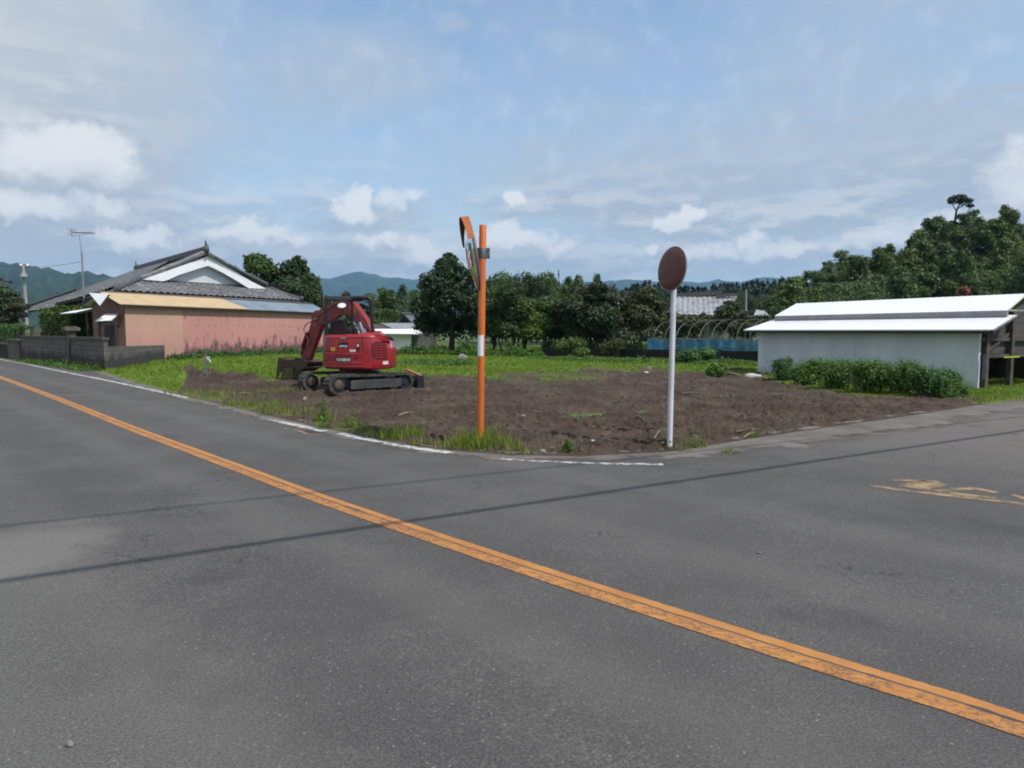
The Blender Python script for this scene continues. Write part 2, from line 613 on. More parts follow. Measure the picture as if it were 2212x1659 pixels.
def build_lot():
    us = np.concatenate([np.linspace(-250, 250, 130, endpoint=False), np.linspace(250, 1900, 820, endpoint=False), np.linspace(1900, 2880, 240)])
    nr = 330
    v0 = np.interp(us, EDGE_U, EDGE_V)
    x0, y0 = ground_xy(us, v0)
    far = 70.0
    t = np.linspace(0, 1, nr)[:, None]
    dep = 1.0 / ((1 - t) ** 1.0 / y0[None, :] + t / far)
    k = (x0 / y0)[None, :]
    X = dep * k
    Y = dep
    jx = (np.random.RandomState(1).rand(*X.shape) - .5)
    m, u, v = soil_mask(X, Y)
    Z = lot_h(X, Y, m)
    Z[0, :] = .006
    V = np.stack([X.ravel(), Y.ravel(), Z.ravel()], 1)
    nc = len(us)
    ii = np.arange(nr - 1)[:, None] * nc + np.arange(nc - 1)[None, :]
    F = np.stack([ii.ravel(), (ii + 1).ravel(), (ii + nc + 1).ravel(), (ii + nc).ravel()], 1)
    mat, q, b, o = new_mat('bare_soil_and_turf')
    at = q.n('ShaderNodeAttribute', attribute_name='soil')
    pos = q.n('ShaderNodeNewGeometry').outputs['Position']
    n1 = q.noise(pos, .8, 5.0, .6)
    n2 = q.noise(pos, 5.0, 6.0, .65)
    n3 = q.noise(pos, 26.0, 4.0, .6)
    soil = q.mix(q.ss(n1, .36, .66), (.056, .041, .031), (.100, .075, .057))
    soil = q.mix(q.ss(n2, .38, .68), q.mix(.45, soil, (.034, .022, .017)), soil)
    soil = q.mix(q.m('MULTIPLY', q.ss(n3, .60, .78), .4), soil, (.15, .112, .082))
    turf = q.mix(q.ss(n2, .35, .65), (.085, .140, .018), (.130, .205, .026))
    turf = q.mix(q.ss(n1, .45, .7), turf, (.105, .145, .028))
    q.put(b.inputs['Base Color'], q.mix(at.outputs['Fac'], turf, soil))
    b.inputs['Roughness'].default_value = .95
    b.inputs['Specular IOR Level'].default_value = .2
    bn = q.n('ShaderNodeBump')
    bn.inputs['Strength'].default_value = .7
    bn.inputs['Distance'].default_value = .04
    q.put(bn.inputs['Height'], q.m('ADD', q.noise(pos, 9.0, 6.0, .68), q.m('MULTIPLY', n3, .4)))
    q.put(b.inputs['Normal'], bn.outputs[0])
    o_ = np_mesh('vacant_lot', V, F, mat, smooth=True)
    a = o_.data.attributes.new('soil', 'FLOAT', 'POINT')
    a.data.foreach_set('value', m.astype(np.float32).ravel())
    tag(o_, 'cleared building lot of turned brown soil fading into grass', 'lot', kind='structure')


build_lot()

# wide ground sheet
mat, q, b, o = new_mat('fields')
pos = q.n('ShaderNodeNewGeometry').outputs['Position']
g1 = q.noise(pos, .03, 5.0, .6)
g2 = q.noise(pos, .9, 5.0, .65)
cc = q.mix(q.ss(g2, .35, .65), (.055, .098, .016), (.085, .145, .022))
q.put(b.inputs['Base Color'], q.mix(q.ss(g1, .4, .65), cc, (.06, .085, .022)))
b.inputs['Roughness'].default_value = .95
mb = MB()
S = 9000
N = 30
xs = [-S + 2 * S * i / N for i in range(N + 1)]
mb.add([(x, y, -.06) for y in xs for x in xs], [(j * (N + 1) + i, j * (N + 1) + i + 1, (j + 1) * (N + 1) + i + 1, (j + 1) * (N + 1) + i) for j in range(N) for i in range(N)])
tag(mb.build('ground', mat), 'flat green fields stretching away to the hills', 'ground', kind='structure')

# ------------------------------------------------------------------ asphalt
LINE_PTS = [(0, 815), (135, 865), (275, 922.5), (414, 974), (553, 1025.5), (665, 1068), (777.7, 1107.5), (1010, 1186), (1240, 1262), (1469, 1335), (1840, 1453), (2212, 1564)]
line_g = [G(u, v) for u, v in LINE_PTS]
la, lb = line_g[0], line_g[-1]
ldir = (lb - la).normalized()
lnor = Vector((-ldir.y, ldir.x, 0))      # points to the far side of the road
if lnor.y < 0: lnor = -lnor


def edge_ground(us):
    return [Vector((*ground_xy(u, float(np.interp(u, EDGE_U, EDGE_V))), 0)) for u in us]


SPILL = G(30, 1195)
LN = (lnor.x, lnor.y, lnor.dot(la))


def asphalt_mat():
    mat, q, b, o = new_mat('worn_asphalt')
    pos = q.n('ShaderNodeNewGeometry').outputs['Position']
    s = q.sep(pos)
    big = q.noise(pos, .22, 5.0, .6)
    mid = q.noise(pos, 1.1, 6.0, .62)
    fine = q.noise(pos, 85.0, 4.0, .75)
    grit = q.noise(pos, 230.0, 2.0, .6)
    base = q.mix(q.ss(big, .36, .66), (.060, .056, .0525), (.088, .082, .0755))
    base = q.mix(q.m('MULTIPLY', q.ss(mid, .40, .70), .6), base, (.118, .111, .103))
    # dust carried out of the side road, paler and browner there
    side = q.m('MULTIPLY', q.ss(q.m('ADD', s[0], q.m('MULTIPLY', q.m('SUBTRACT', big, .5), 5.0)), 2.0, 9.0), q.ss(s[1], 4.0, 9.5))
    base = q.mix(q.m('MULTIPLY', side, .85), base, (.185, .160, .137))
    # grey worn, gravelly shoulder on the near side
    sh = q.m('ADD', q.m('MULTIPLY', s[0], -.62), q.m('MULTIPLY', s[1], -.62))
    sh = q.m('ADD', sh, q.m('MULTIPLY', q.m('SUBTRACT', big, .5), 2.6))
    shm = q.ss(sh, -1.5, -.3)
    base = q.mix(q.m('MULTIPLY', shm, .55), base, (.170, .163, .150))
    vo = q.n('ShaderNodeTexVoronoi')
    vo.inputs['Scale'].default_value = 34.0
    q.put(vo.inputs['Vector'], pos)
    stone = q.m('MULTIPLY', q.ss(vo.outputs['Distance'], .26, .14), q.ss(q.sep(vo.outputs['Color'])[0], .80, .97))
    base = q.mix(q.m('MULTIPLY', stone, .8), base, (.34, .33, .31))
    ag = q.n('ShaderNodeTexVoronoi')
    ag.inputs['Scale'].default_value = 62.0
    q.put(ag.inputs['Vector'], pos)
    agv = q.sep(ag.outputs['Color'])[1]
    coarse = q.m('MULTIPLY_ADD', q.ss(q.noise(pos, .55, 4.0, .6), .36, .62), .7, .3)
    base = q.mix(q.m('MULTIPLY', q.ss(agv, .35, .0), q.m('MULTIPLY', coarse, .46)), base, (.022, .021, .020))
    base = q.mix(q.m('MULTIPLY', q.ss(agv, .66, 1.0), q.m('MULTIPLY', coarse, .36)), base, (.21, .20, .185))
    # sandy spill at the left
    dx_ = q.m('SUBTRACT', s[0], SPILL.x)
    dy_ = q.m('SUBTRACT', s[1], SPILL.y)
    rr_ = q.m('SQRT', q.m('ADD', q.m('MULTIPLY', dx_, dx_), q.m('MULTIPLY', q.m('MULTIPLY', dy_, dy_), .5)))
    rr_ = q.m('ADD', rr_, q.m('MULTIPLY', q.m('SUBTRACT', q.noise(pos, 2.5, 5.0, .65), .5), .8))
    base = q.mix(q.m('MULTIPLY', q.ss(rr_, .75, .30), .55), base, (.26, .245, .225))
    base = q.mix(q.ss(fine, .34, .66), q.mix(.50, base, (.02, .02, .022)), q.mix(.30, base, (.22, .215, .21)))
    base = q.mix(q.m('MULTIPLY', q.ss(grit, .58, .72), .35), base, (.03, .03, .032))
    # lanes polished by tyres, and a lengthwise seam
    off = q.m('SUBTRACT', q.m('MULTIPLY_ADD', s[0], LN[0], q.m('MULTIPLY', s[1], LN[1])), LN[2])
    offw = q.m('ADD', off, q.m('MULTIPLY', q.m('SUBTRACT', big, .5), .5))
    lane = None
    for c_ in (-2.5, -1.0, .95, 2.4):
        l_ = q.ss(q.m('ABSOLUTE', q.m('SUBTRACT', offw, c_)), .42, .05)
        lane = l_ if lane is None else q.m('MAXIMUM', lane, l_)
    base = q.mix(q.m('MULTIPLY', lane, .20), base, (.150, .143, .134))
    oil = q.m('MULTIPLY', q.ss(q.noise(pos, .8, 3.0, .5), .60, .72), .35)
    base = q.mix(oil, base, (.045, .043, .042))
    # old repair seam and hairline cracks
    cr = q.n('ShaderNodeTexVoronoi', feature='DISTANCE_TO_EDGE')
    cr.inputs['Scale'].default_value = .30
    wv = q.n('ShaderNodeVectorMath', operation='ADD')
    q.put(wv.inputs[0], pos)
    sc = q.n('ShaderNodeVectorMath', operation='SCALE')
    q.put(sc.inputs[0], q.noise(pos, 1.6, 5.0, .65, out=1))
    sc.inputs['Scale'].default_value = 1.1
    q.put(wv.inputs[1], sc.outputs[0])
    q.put(cr.inputs['Vector'], wv.outputs[0])
    crm = q.m('MULTIPLY', q.ss(cr.outputs['Distance'], .0045, .001), q.ss(q.noise(pos, .5, 2.0), .50, .62))
    base = q.mix(q.m('MULTIPLY', crm, .55), base, (.02, .02, .02))
    q.put(b.inputs['Base Color'], base)
    b.inputs['Roughness'].default_value = .88
    b.inputs['Specular IOR Level'].default_value = .2
    bn = q.n('ShaderNodeBump')
    bn.inputs['Strength'].default_value = .35
    bn.inputs['Distance'].default_value = .008
    q.put(bn.inputs['Height'], q.m('ADD', fine, q.m('MULTIPLY', grit, .5)))
    q.put(b.inputs['Normal'], bn.outputs[0])
    return mat


M['asphalt'] = asphalt_mat()
mb = MB()
far_pts = edge_ground(list(range(-260, 2901, 20)))
# the lot side runs along its own edge; the near side is a straight kerbless edge behind the viewer
n0 = len(far_pts)
near = []
for i, p in enumerate(far_pts):
    t = i / (n0 - 1)
    near.append((la - ldir * 90) * (1 - t) + (lb + ldir * 60) * t - lnor * 6.2)
near_r = [n + (Vector((60, -8, 0)) - n) * max(0, (i / (n0 - 1) - .72) / .28) ** 1.5 for i, n in enumerate(near)]
shift = Vector((0, .35, 0))
loop = [p + shift for p in far_pts] + [Vector((62, 30, 0)), Vector((62, -12, 0)), Vector((34, -50, 0)), lb + ldir * 50 - lnor * 6.2, la - ldir * 95 - lnor * 6.2]
bm = bmesh.new()
fc = bm.faces.new([bm.verts.new(p) for p in loop])
bmesh.ops.triangulate(bm, faces=[fc], ngon_method='EAR_CLIP')
bm.verts.index_update()
mb.add([v.co.copy() for v in bm.verts], [[v.index for v in f.verts] for f in bm.faces])
bm.free()
tag(mb.build('road', M['asphalt']), 'worn grey asphalt road with a side road joining on the right', 'road', kind='structure')


def strip(name, pts, width, mat, z=.004, label=None, cat='road marking', kind=None, group=None, wob=0.0):
    """painted stripe along ground points, with UVs (metres along, 0..1 across)"""
    P = [Vector(p) for p in pts]
    D_ = [P[0]]
    for i in range(len(P) - 1):
        n = max(2, int((P[i + 1] - P[i]).length / .35))
        for k in range(1, n + 1):
            D_.append(P[i].lerp(P[i + 1], k / n))
    vs, fs, uvs = [], [], []
    L = 0
    for i, p in enumerate(D_):
        d = (D_[min(i + 1, len(D_) - 1)] - D_[max(i - 1, 0)]).normalized()
        s = Vector((-d.y, d.x, 0))
        if i: L += (p - D_[i - 1]).length
        ww = width * (1 + wob * math.sin(i * 1.7) * math.sin(i * .6))
        vs += [(p + s * ww / 2) + Vector((0, 0, z)), (p - s * ww / 2) + Vector((0, 0, z))]
        uvs += [(L, 1.0), (L, 0.0)]
    for i in range(len(D_) - 1):
        fs.append((2 * i, 2 * i + 1, 2 * i + 3, 2 * i + 2))
    m_ = MB()
    m_.add(vs, fs)
    o_ = m_.build(name, mat)
    uvl = o_.data.uv_layers.new(name='UVMap')
    for lp in o_.data.loops:
        uvl.data[lp.index].uv = uvs[lp.vertex_index]
    return tag(o_, label, cat, group, kind)


def smooth_pts(P, it=2):
    for _ in range(it):
        Q = [P[0]]
        for i in range(len(P) - 1):
            Q += [P[i] * .75 + P[i + 1] * .25, P[i] * .25 + P[i + 1] * .75]
        Q.append(P[-1])
        P = Q
    return P


# orange centre line with its cracked paint
mat, q, b, o = new_mat('orange_road_paint')
uvn = q.sep(q.n('ShaderNodeUVMap').outputs[0])
pos = q.n('ShaderNodeNewGeometry').outputs['Position']
U, Vv = uvn[0], uvn[1]
wig = q.noise(q.xyz(U, 0.0, 0.0), 1.7, 8.0, .72)
ctr = q.m('ADD', .60, q.m('MULTIPLY', q.m('SUBTRACT', wig, .5), .34))
dist = q.m('ABSOLUTE', q.m('SUBTRACT', Vv, ctr))
wdt = q.m('ADD', .004, q.m('MULTIPLY', q.ss(q.noise(q.xyz(U, 3.3, 0.0), 1.6, 4.0), .56, .80), .12))
crack = q.ss(q.m('SUBTRACT', dist, wdt), .055, .012)
tu = q.m('ADD', q.m('MULTIPLY', U, 1.0), q.m('MULTIPLY', Vv, -.12))
tn = q.noise(q.xyz(tu, q.m('MULTIPLY', Vv, .22), 1.0), 9.0, 5.0, .75)
trans = q.m('MULTIPLY', q.ss(q.m('ABSOLUTE', q.m('SUBTRACT', tn, .5)), .032, .010), q.ss(Vv, q.m('ADD', ctr, .02), q.m('SUBTRACT', ctr, .1)))
chip = q.ss(q.noise(pos, 14.0, 6.0, .7), .70, .76)
edge_w = q.m('ADD', q.ss(Vv, .05, .0), q.ss(Vv, .965, 1.0))
edge_m = q.m('MULTIPLY', edge_w, q.ss(q.noise(pos, 22.0, 3.0), .48, .6))
hole = q.m('MAXIMUM', q.m('MAXIMUM', crack, q.m('MULTIPLY', trans, .75)), q.m('MAXIMUM', q.m('MULTIPLY', chip, .8), edge_m), clamp=True)
paint = q.mix(q.ss(q.noise(pos, 3.0, 6.0, .65), .3, .7), (.37, .148, .034), (.46, .205, .050))
paint = q.mix(q.m('MULTIPLY', q.ss(q.noise(pos, 60.0, 4.0, .7), .5, .72), .3), paint, (.20, .12, .06))
q.put(b.inputs['Base Color'], q.mix(hole, paint, (.045, .043, .043)))
b.inputs['Roughness'].default_value = .75
ext = [line_g[0] - (line_g[1] - line_g[0]).normalized() * 45] + line_g + [lb + ldir * 12]
strip('centre_line', smooth_pts(ext), .215, mat, label='continuous orange centre line with a dark crack along it', kind='structure')


def worn_paint(name, col, lo, hi, scale=9.0):
    mat, q, b, o = new_mat(name)
    pos = q.n('ShaderNodeNewGeometry').outputs['Position']
    uvn = q.sep(q.n('ShaderNodeUVMap').outputs[0])
    n = q.m('ADD', q.noise(pos, scale, 6.0, .7), q.m('MULTIPLY', q.m('SUBTRACT', q.noise(pos, 1.3, 3.0), .5), .35))
    e = q.m('MULTIPLY', q.m('ABSOLUTE', q.m('SUBTRACT', uvn[1], .5)), .16)
    f = q.ss(q.m('SUBTRACT', n, e), lo, hi)
    q.put(b.inputs['Base Color'], col)
    b.inputs['Roughness'].default_value = .8
    tr = q.n('ShaderNodeBsdfTransparent')
    mx = q.n('ShaderNodeMixShader')
    q.put(mx.inputs[0], f)
    mat.node_tree.links.new(tr.outputs[0], mx.inputs[1])
    mat.node_tree.links.new(b.outputs[0], mx.inputs[2])
    mat.node_tree.links.new(mx.outputs[0], o.inputs[0])
    return mat


wp = worn_paint('worn_white_road_paint', (.50, .50, .49), .34, .52)
wp2 = worn_paint('faint_white_road_paint', (.42, .42, .41), .52, .66)
white_a = [G(u, v) for u, v in ((18, 779.5), (60, 787), (100, 795.5), (155, 807), (210, 817.5), (275, 831), (340, 845), (405, 860))]
white_a = [white_a[0] - (white_a[1] - white_a[0]).normalized() * 4] + white_a
strip('edge_line', smooth_pts(white_a), .15, wp, label='long white edge line running left past the block walls', kind='structure')
strip('edge_line', smooth_pts([G(u, v) for u, v in ((405, 860), (450, 872), (500, 884), (583, 906.5))]), .13, wp2, label='almost worn away stretch of white edge line beside the soil', kind='structure')
strip('edge_line', smooth_pts([G(u, v) for u, v in ((583, 906.5), (640, 918.5), (700, 932))]), .15, wp, label='short white edge line ending at the orange marked patch', kind='structure')
strip('edge_line', smooth_pts([G(u, v) for u, v in ((732, 936.5), (800, 951), (860, 962.5), (920, 971.5), (972, 978.5))]), .15, wp, label='white edge line curving towards the orange mirror pole', kind='structure')
strip('edge_line', smooth_pts([G(u, v) for u, v in ((972, 978.5), (1030, 986), (1082, 992))]), .13, wp2, label='faint link of white edge line below the orange mirror pole', kind='structure')
strip('edge_line', smooth_pts([G(u, v) for u, v in ((1080, 991.5), (1160, 996.5), (1240, 1000), (1330, 1002.5), (1432, 1003.5))]), .13, worn_paint('half_worn_white_road_paint', (.44, .44, .43), .38, .56), label='half worn white edge line across the corner in front of the soil', kind='structure')

# survey marks painted round a small cover in the road edge
op = worn_paint('faded_orange_marking', (.42, .22, .11), .38, .52, 14.0)
for pts, lab in ((((602, 927), (638, 925)), 'short faded orange dash painted left of the dark patch'),
                 (((638, 929), (664, 938), (690, 939.5)), 'faded orange angle painted in front of the dark patch'),
                 (((640, 924), (662, 927.5), (680, 926)), 'faded orange dash painted behind the dark patch')):
    strip('survey_mark', [G(u, v) for u, v in pts], .055, op, label=lab, kind='structure')
mb = MB()
mb.add([G(u, v, .003) for u, v in ((655, 929), (690, 926.5), (705, 933), (672, 936.5))], [(0, 1, 2, 3)])
tag(mb.build('asphalt_patch', pmat('fresh_asphalt', (.045, .044, .046), (.03, .03, .032), .9, 0, 20, bump=.6)), 'small dark asphalt patch at the edge of the road', 'patch', kind='structure')
fo = worn_paint('faded_yellow_marking', (.30, .205, .11), .26, .60, 5.0)
for pts, wd, lab in ((((1881, 1050), (1960, 1060.5), (2050, 1071), (2140, 1081), (2212, 1090.5), (2300, 1102)), .14, 'long faded yellow line painted across the side road'),
                     (((1929, 1038), (1975, 1038.5), (2028, 1041)), .10, 'upper bar of the faded yellow figure on the side road'),
                     (((2020, 1042), (1990, 1049), (1972, 1055.5)), .30, 'slanting stroke of the faded yellow figure on the side road'),
                     (((2023, 1061.8), (2062, 1058.5), (2102, 1055), (2128, 1060), (2154, 1065)), .12, 'faded yellow chevron painted on the side road'),
                     (((2050, 1065), (2100, 1071), (2150, 1078)), .12, 'faded yellow bar under the chevron on the side road'),
                     (((2188, 1069), (2212, 1077), (2250, 1090)), .10, 'faded yellow stroke at the right end of the side road marking')):
    strip('faded_marking', [G(u, v) for u, v in pts], wd, fo, label=lab, kind='structure')

# dusty concrete gutter strip between the white line and the soil
mat, q, b, o = new_mat('dusty_gutter')
pos = q.n('ShaderNodeNewGeometry').outputs['Position']
uvn = q.sep(q.n('ShaderNodeUVMap').outputs[0])
nb = q.noise(pos, 1.4, 6.0, .65)
q.put(b.inputs['Base Color'], q.mix(q.ss(nb, .36, .66), (.098, .083, .070), (.152, .133, .115)))
b.inputs['Roughness'].default_value = .95
e = q.m('ADD', q.m('MULTIPLY', q.m('SUBTRACT', nb, .5), 1.3), uvn[1])
f = q.ss(e, .10, .45)
tr = q.n('ShaderNodeBsdfTransparent')
mx = q.n('ShaderNodeMixShader')
q.put(mx.inputs[0], f)
mat.node_tree.links.new(tr.outputs[0], mx.inputs[1])
mat.node_tree.links.new(b.outputs[0], mx.inputs[2])
mat.node_tree.links.new(mx.outputs[0], o.inputs[0])
us = list(range(-200, 2701, 25))
inner = edge_ground(us)
mb = MB()
vs, fs, uvs = [], [], []
for i, p in enumerate(inner):
    d = (inner[min(i + 1, len(inner) - 1)] - inner[max(i - 1, 0)]).normalized()
    s = Vector((d.y, -d.x, 0))
    wd = .55 + .75 * float(sstep(us[i], 1350, 1700)) - .25 * float(sstep(us[i], 300, 0))
    vs += [p - s * .25 + Vector((0, 0, .0025)), p + s * wd + Vector((0, 0, .0025))]
    uvs += [(i, 1.0), (i, 0.0)]
for i in range(len(inner) - 1):
    fs.append((2 * i, 2 * i + 1, 2 * i + 3, 2 * i + 2))
mb.add(vs, fs)
o_ = mb.build('gutter_strip', mat)
uvl = o_.data.uv_layers.new(name='UVMap')
for lp in o_.data.loops:
    uvl.data[lp.index].uv = uvs[lp.vertex_index]
tag(o_, 'strip of dusty pavement along the soil edge', 'road edge', kind='structure')
# ================================================================== TRAFFIC MIRRORS
def disc_frame(nrm, roll=0):
    n = Vector(nrm).normalized()
    s = n.cross(Vector((0, 0, 1))).normalized()
    t = s.cross(n)
    return n, s, t


# --- big mirror on the orange pole, facing left, seen nearly edge-on
base = G(1037, 962)
top = AT(1043, 486, base.y + .02)
root = thing('traffic_mirror', base, 'tall orange pole with a large hooded convex mirror seen edge on', 'traffic mirror')
ax = (top - base)
mb = MB()
mb.tube([base - Vector((0, 0, .15)), base + ax * .5, top - Vector((0, 0, .01)), top], [.0505, .0505, .0505, .046], 24)
pole = mb.build('pole', M['orange_paint'], root)
mb = MB()
z1, z2 = AT(1037, 769, base.y).z, AT(1037, 724, base.y).z
fa = lambda z: base + ax * ((z - base.z) / ax.z)
vs = []
for i in range(15):
    a = R(158 + 150 * i / 14)
    for z in (z1, z2):
        vs.append(fa(z) + Vector((math.cos(a) * .0535, math.sin(a) * .0535, 0)))
mb.add(vs, [(2 * i, 2 * i + 2, 2 * i + 3, 2 * i + 1) for i in range(14)], True)
band = mb.build('reflective_band', pmat('white_reflective_tape', (.78, .79, .82), (.70, .71, .74), .4), root)
band['label'] = 'white reflective band'
mn = Vector((-math.sin(R(81)), -math.cos(R(81)) * 1.0, 0))
mn = Vector((-.98, -.14, -.17)).normalized()
n_, s_, t_ = disc_frame(mn)
mc = AT(1020, 549, base.y - .03)
r = .515
mb = MB()
mb.lathe([(0, .088), (.10, .085), (.2, .075), (.3, .058), (.4, .034), (.475, .008), (.485, 0.0)], mc, mn, 48)
glass = mb.build('mirror_glass', M['mirror'], root)
mb = MB()
mb.lathe([(.482, .004), (.495, .016), (r, .010), (r + .006, -.006), (r - .01, -.02), (.45, -.032), (.30, -.042), (.0, -.045)], mc, mn, 48)
mb.build('mirror_back', pmat('grey_mirror_back', (.20, .16, .13), (.13, .11, .10), .6), root)
# hood: an arc of sheet wrapped round the upper rim
mb = MB()
vs, fs = [], []
NA = 28
for i in range(NA + 1):
    a = R(-72 + 144 * i / NA)
    rad = s_ * math.sin(a) + t_ * math.cos(a)
    reach = .088 * math.cos(a * .75) ** .5
    for rr, h in ((r + .012, -.02), (r + .014, reach), (r + .006, reach), (r + .004, -.02)):
        vs.append(mc + rad * rr + mn * h)
for i in range(NA):
    for j in range(4):
        fs.append((i * 4 + j, i * 4 + (j + 1) % 4, i * 4 + 4 + (j + 1) % 4, i * 4 + 4 + j))
mb.add(vs, fs, False)
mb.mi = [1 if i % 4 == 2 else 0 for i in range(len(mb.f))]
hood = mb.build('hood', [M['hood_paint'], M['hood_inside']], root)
mb = MB()
cl = fa(AT(1040, 547, base.y).z)
mb.tube([cl - Vector((0, 0, .072)), cl + Vector((0, 0, .072))], .0575, 24)
mb.box(cl + Vector((.075, -.01, 0)), (.06, .05, .145))
mb.box(cl + Vector((-.06, -.0, 0)), (.08, .045, .15))
br = mb.build('bracket', M['bracket'], root, bevel=.003)
mb = MB()
for dz in (-.045, .045):
    mb = MB()
    mb.cyl(cl + Vector((.085, -.05, dz)), cl + Vector((.085, -.025, dz)), .011, 8)
    mb.build('bolt', M['steel_dark'], br)

# --- small mirror seen from behind on the white pole
base = G(1446, 969)
dc = AT(1451, 580.5, base.y + .10)
root = thing('traffic_mirror', base, 'slim white pole with a round rusty brown mirror back facing the road', 'traffic mirror')
mb = MB()
pt = AT(1456, 612, base.y + .16)
mb.tube([base - Vector((0, 0, .15)), base.lerp(pt, .5), pt], .0385, 20)
pole = mb.build('pole', M['pole_white'], root)
fn = Vector((math.sin(R(13 + 52.5)), math.cos(R(13 + 52.5)), -.10)).normalized()
mb = MB()
mb.lathe([(0, -.042), (.12, -.040), (.22, -.030), (.285, -.012), (.302, .004)], dc, fn, 48)
mb.build('mirror_back', M['disc_back'], root)
mb = MB()
mb.lathe([(.300, .000), (.310, -.004), (.314, .008), (.310, .020), (.298, .022)], dc, fn, 48)
mb.build('rim', pmat('grey_rubber_rim', (.28, .27, .27), (.2, .19, .19), .6), root)
mb = MB()
mb.lathe([(.299, .018), (.25, .04), (.15, .06), (0, .07)], dc, fn, 40)
mb.build('mirror_glass', M['mirror'], root)

# ================================================================== EXCAVATOR
C0 = Vector((-4.33, 19.22, -0.02))
PH = R(41)
td = Vector((math.cos(PH), math.sin(PH), 0))
tn_ = Vector((-math.sin(PH), math.cos(PH), 0))
ex = thing('mini_excavator', C0, 'red mini excavator with black canopy parked on the bare soil', 'excavator')
UP = Vector((0, 0, 1))


def tp(a, b, z):
    return C0 + td * a + tn_ * b + UP * z


def belt_profile(L, r, n=26):
    """closed side outline of a crawler track"""
    pts = []
    for i in range(n + 1):
        a = math.pi / 2 + math.pi * i / n
        pts.append((-L / 2 + r + math.cos(a) * r, r + math.sin(a) * r))
    m_ = 22
    for i in range(1, m_):
        pts.append((-L / 2 + r + (L - 2 * r) * i / m_, 0.0))
    for i in range(n + 1):
        a = -math.pi / 2 + math.pi * i / n
        pts.append((L / 2 - r + math.cos(a) * r * .93, r * .97 + math.sin(a) * r * .97))
    for i in range(1, m_):
        x = L / 2 - r - (L - 2 * r) * i / m_
        pts.append((x, 2 * r * .97 + .03 * r * i / m_ * 2 - .012 * math.sin(math.pi * i / m_)))
    return pts


TL, TR, TWD, GA = 2.56, .275, .38, .78
for sgn in (-1, 1):
    prof = belt_profile(TL, TR)
    # outer face with lugs: resample the outline finely and alternate the radius
    P = []
    for i in range(len(prof)):
        a, b = Vector((*prof[i], 0)), Vector((*prof[(i + 1) % len(prof)], 0))
        k = max(1, int((b - a).length / .045))
        for j in range(k): P.append(a.lerp(b, j / k))
    n = len(P)
    cen = Vector((0, TR, 0))
    mb = MB()
    vs = []
    for i, p in enumerate(P):
        d = (P[(i + 1) % n] - P[i - 1]).normalized()
        o = Vector((d.y, -d.x, 0))
        if o.dot(p - Vector((max(-TL / 2 + TR, min(TL / 2 - TR, p.x)), TR, 0))) < 0: o = -o
        lug = .014 if (i // 2) % 2 == 0 else 0.0
        outr, inr = p + o * (lug - .014), p - o * .075
        for w_ in (-TWD / 2, TWD / 2):
            vs.append(tp(outr.x, sgn * GA + w_, outr.y))
            vs.append(tp(inr.x, sgn * GA + w_ * .97, inr.y))
    fs = []
    for i in range(n):
        j = (i + 1) % n
        a, b, c, d = [4 * i + k for k in range(4)]
        e, f, g, h = [4 * j + k for k in range(4)]
        fs += [(a, c, g, e), (b, f, h, d), (a, e, f, b), (c, d, h, g)]
    mb.add(vs, fs)
    tr = mb.build('crawler_track', M['black_rubber'], ex)
    side = -1  # outer face for the near track, inner for the far one is what we see
    mb = MB()
    poly = [(-.62, .13), (.86, .13), (.93, .20), (.93, .345), (.88, .375), (-.58, .375), (-.62, .34)]
    mb.prism([tp(a, sgn * GA - .13, z) for a, z in poly], tn_ * .26)
    mb.prism([tp(a, sgn * GA - .165, z) for a, z in ((-.66, .14), (.80, .14), (.90, .19), (.90, .33), (-.66, .36))], tn_ * .034)
    fr = mb.build('track_frame', M['undercarriage'], tr, bevel=.008)
    mb = MB()
    mb.cyl(tp(-1.0, sgn * GA - .15, .275), tp(-1.0, sgn * GA + .15, .275), .195, 24)
    mb.build('sprocket', M['steel_dark'], tr)
    mb = MB()
    mb.lathe([(.0, .03), (.11, .03), (.125, .015), (.13, 0)], tp(-1.0, sgn * GA - .155, .275), -tn_, 24)
    mb.build('sprocket_hub', M['dirt_cake'], tr)
    mb = MB()
    mb.cyl(tp(.99, sgn * GA - .12, .27), tp(.99, sgn * GA + .12, .27), .195, 24)
    mb.cyl(tp(.99, sgn * GA - .16, .27), tp(.99, sgn * GA - .12, .27), .07, 16)
    mb.build('idler_wheel', M['steel_dark'], tr)
    mb = MB()
    for a, z, r_ in ((-.45, .11, .055), (-.1, .11, .055), (.25, .11, .055), (.6, .11, .055), (.05, .43, .04)):
        mb = MB()
        mb.cyl(tp(a, sgn * GA - .12, z), tp(a, sgn * GA + .12, z), r_, 14)
        mb.build('roller', M['steel_dark'], tr)
mb = MB()
mb.box(tp(0, 0, .36), (1.15, 1.15, .22), PH)
mb.box(tp(0, 0, .36), (.45, 1.6, .16), PH)
mb.cyl(tp(0, 0, .46), tp(0, 0, .66), .44, 32)
mb.build('undercarriage', M['undercarriage'], ex)
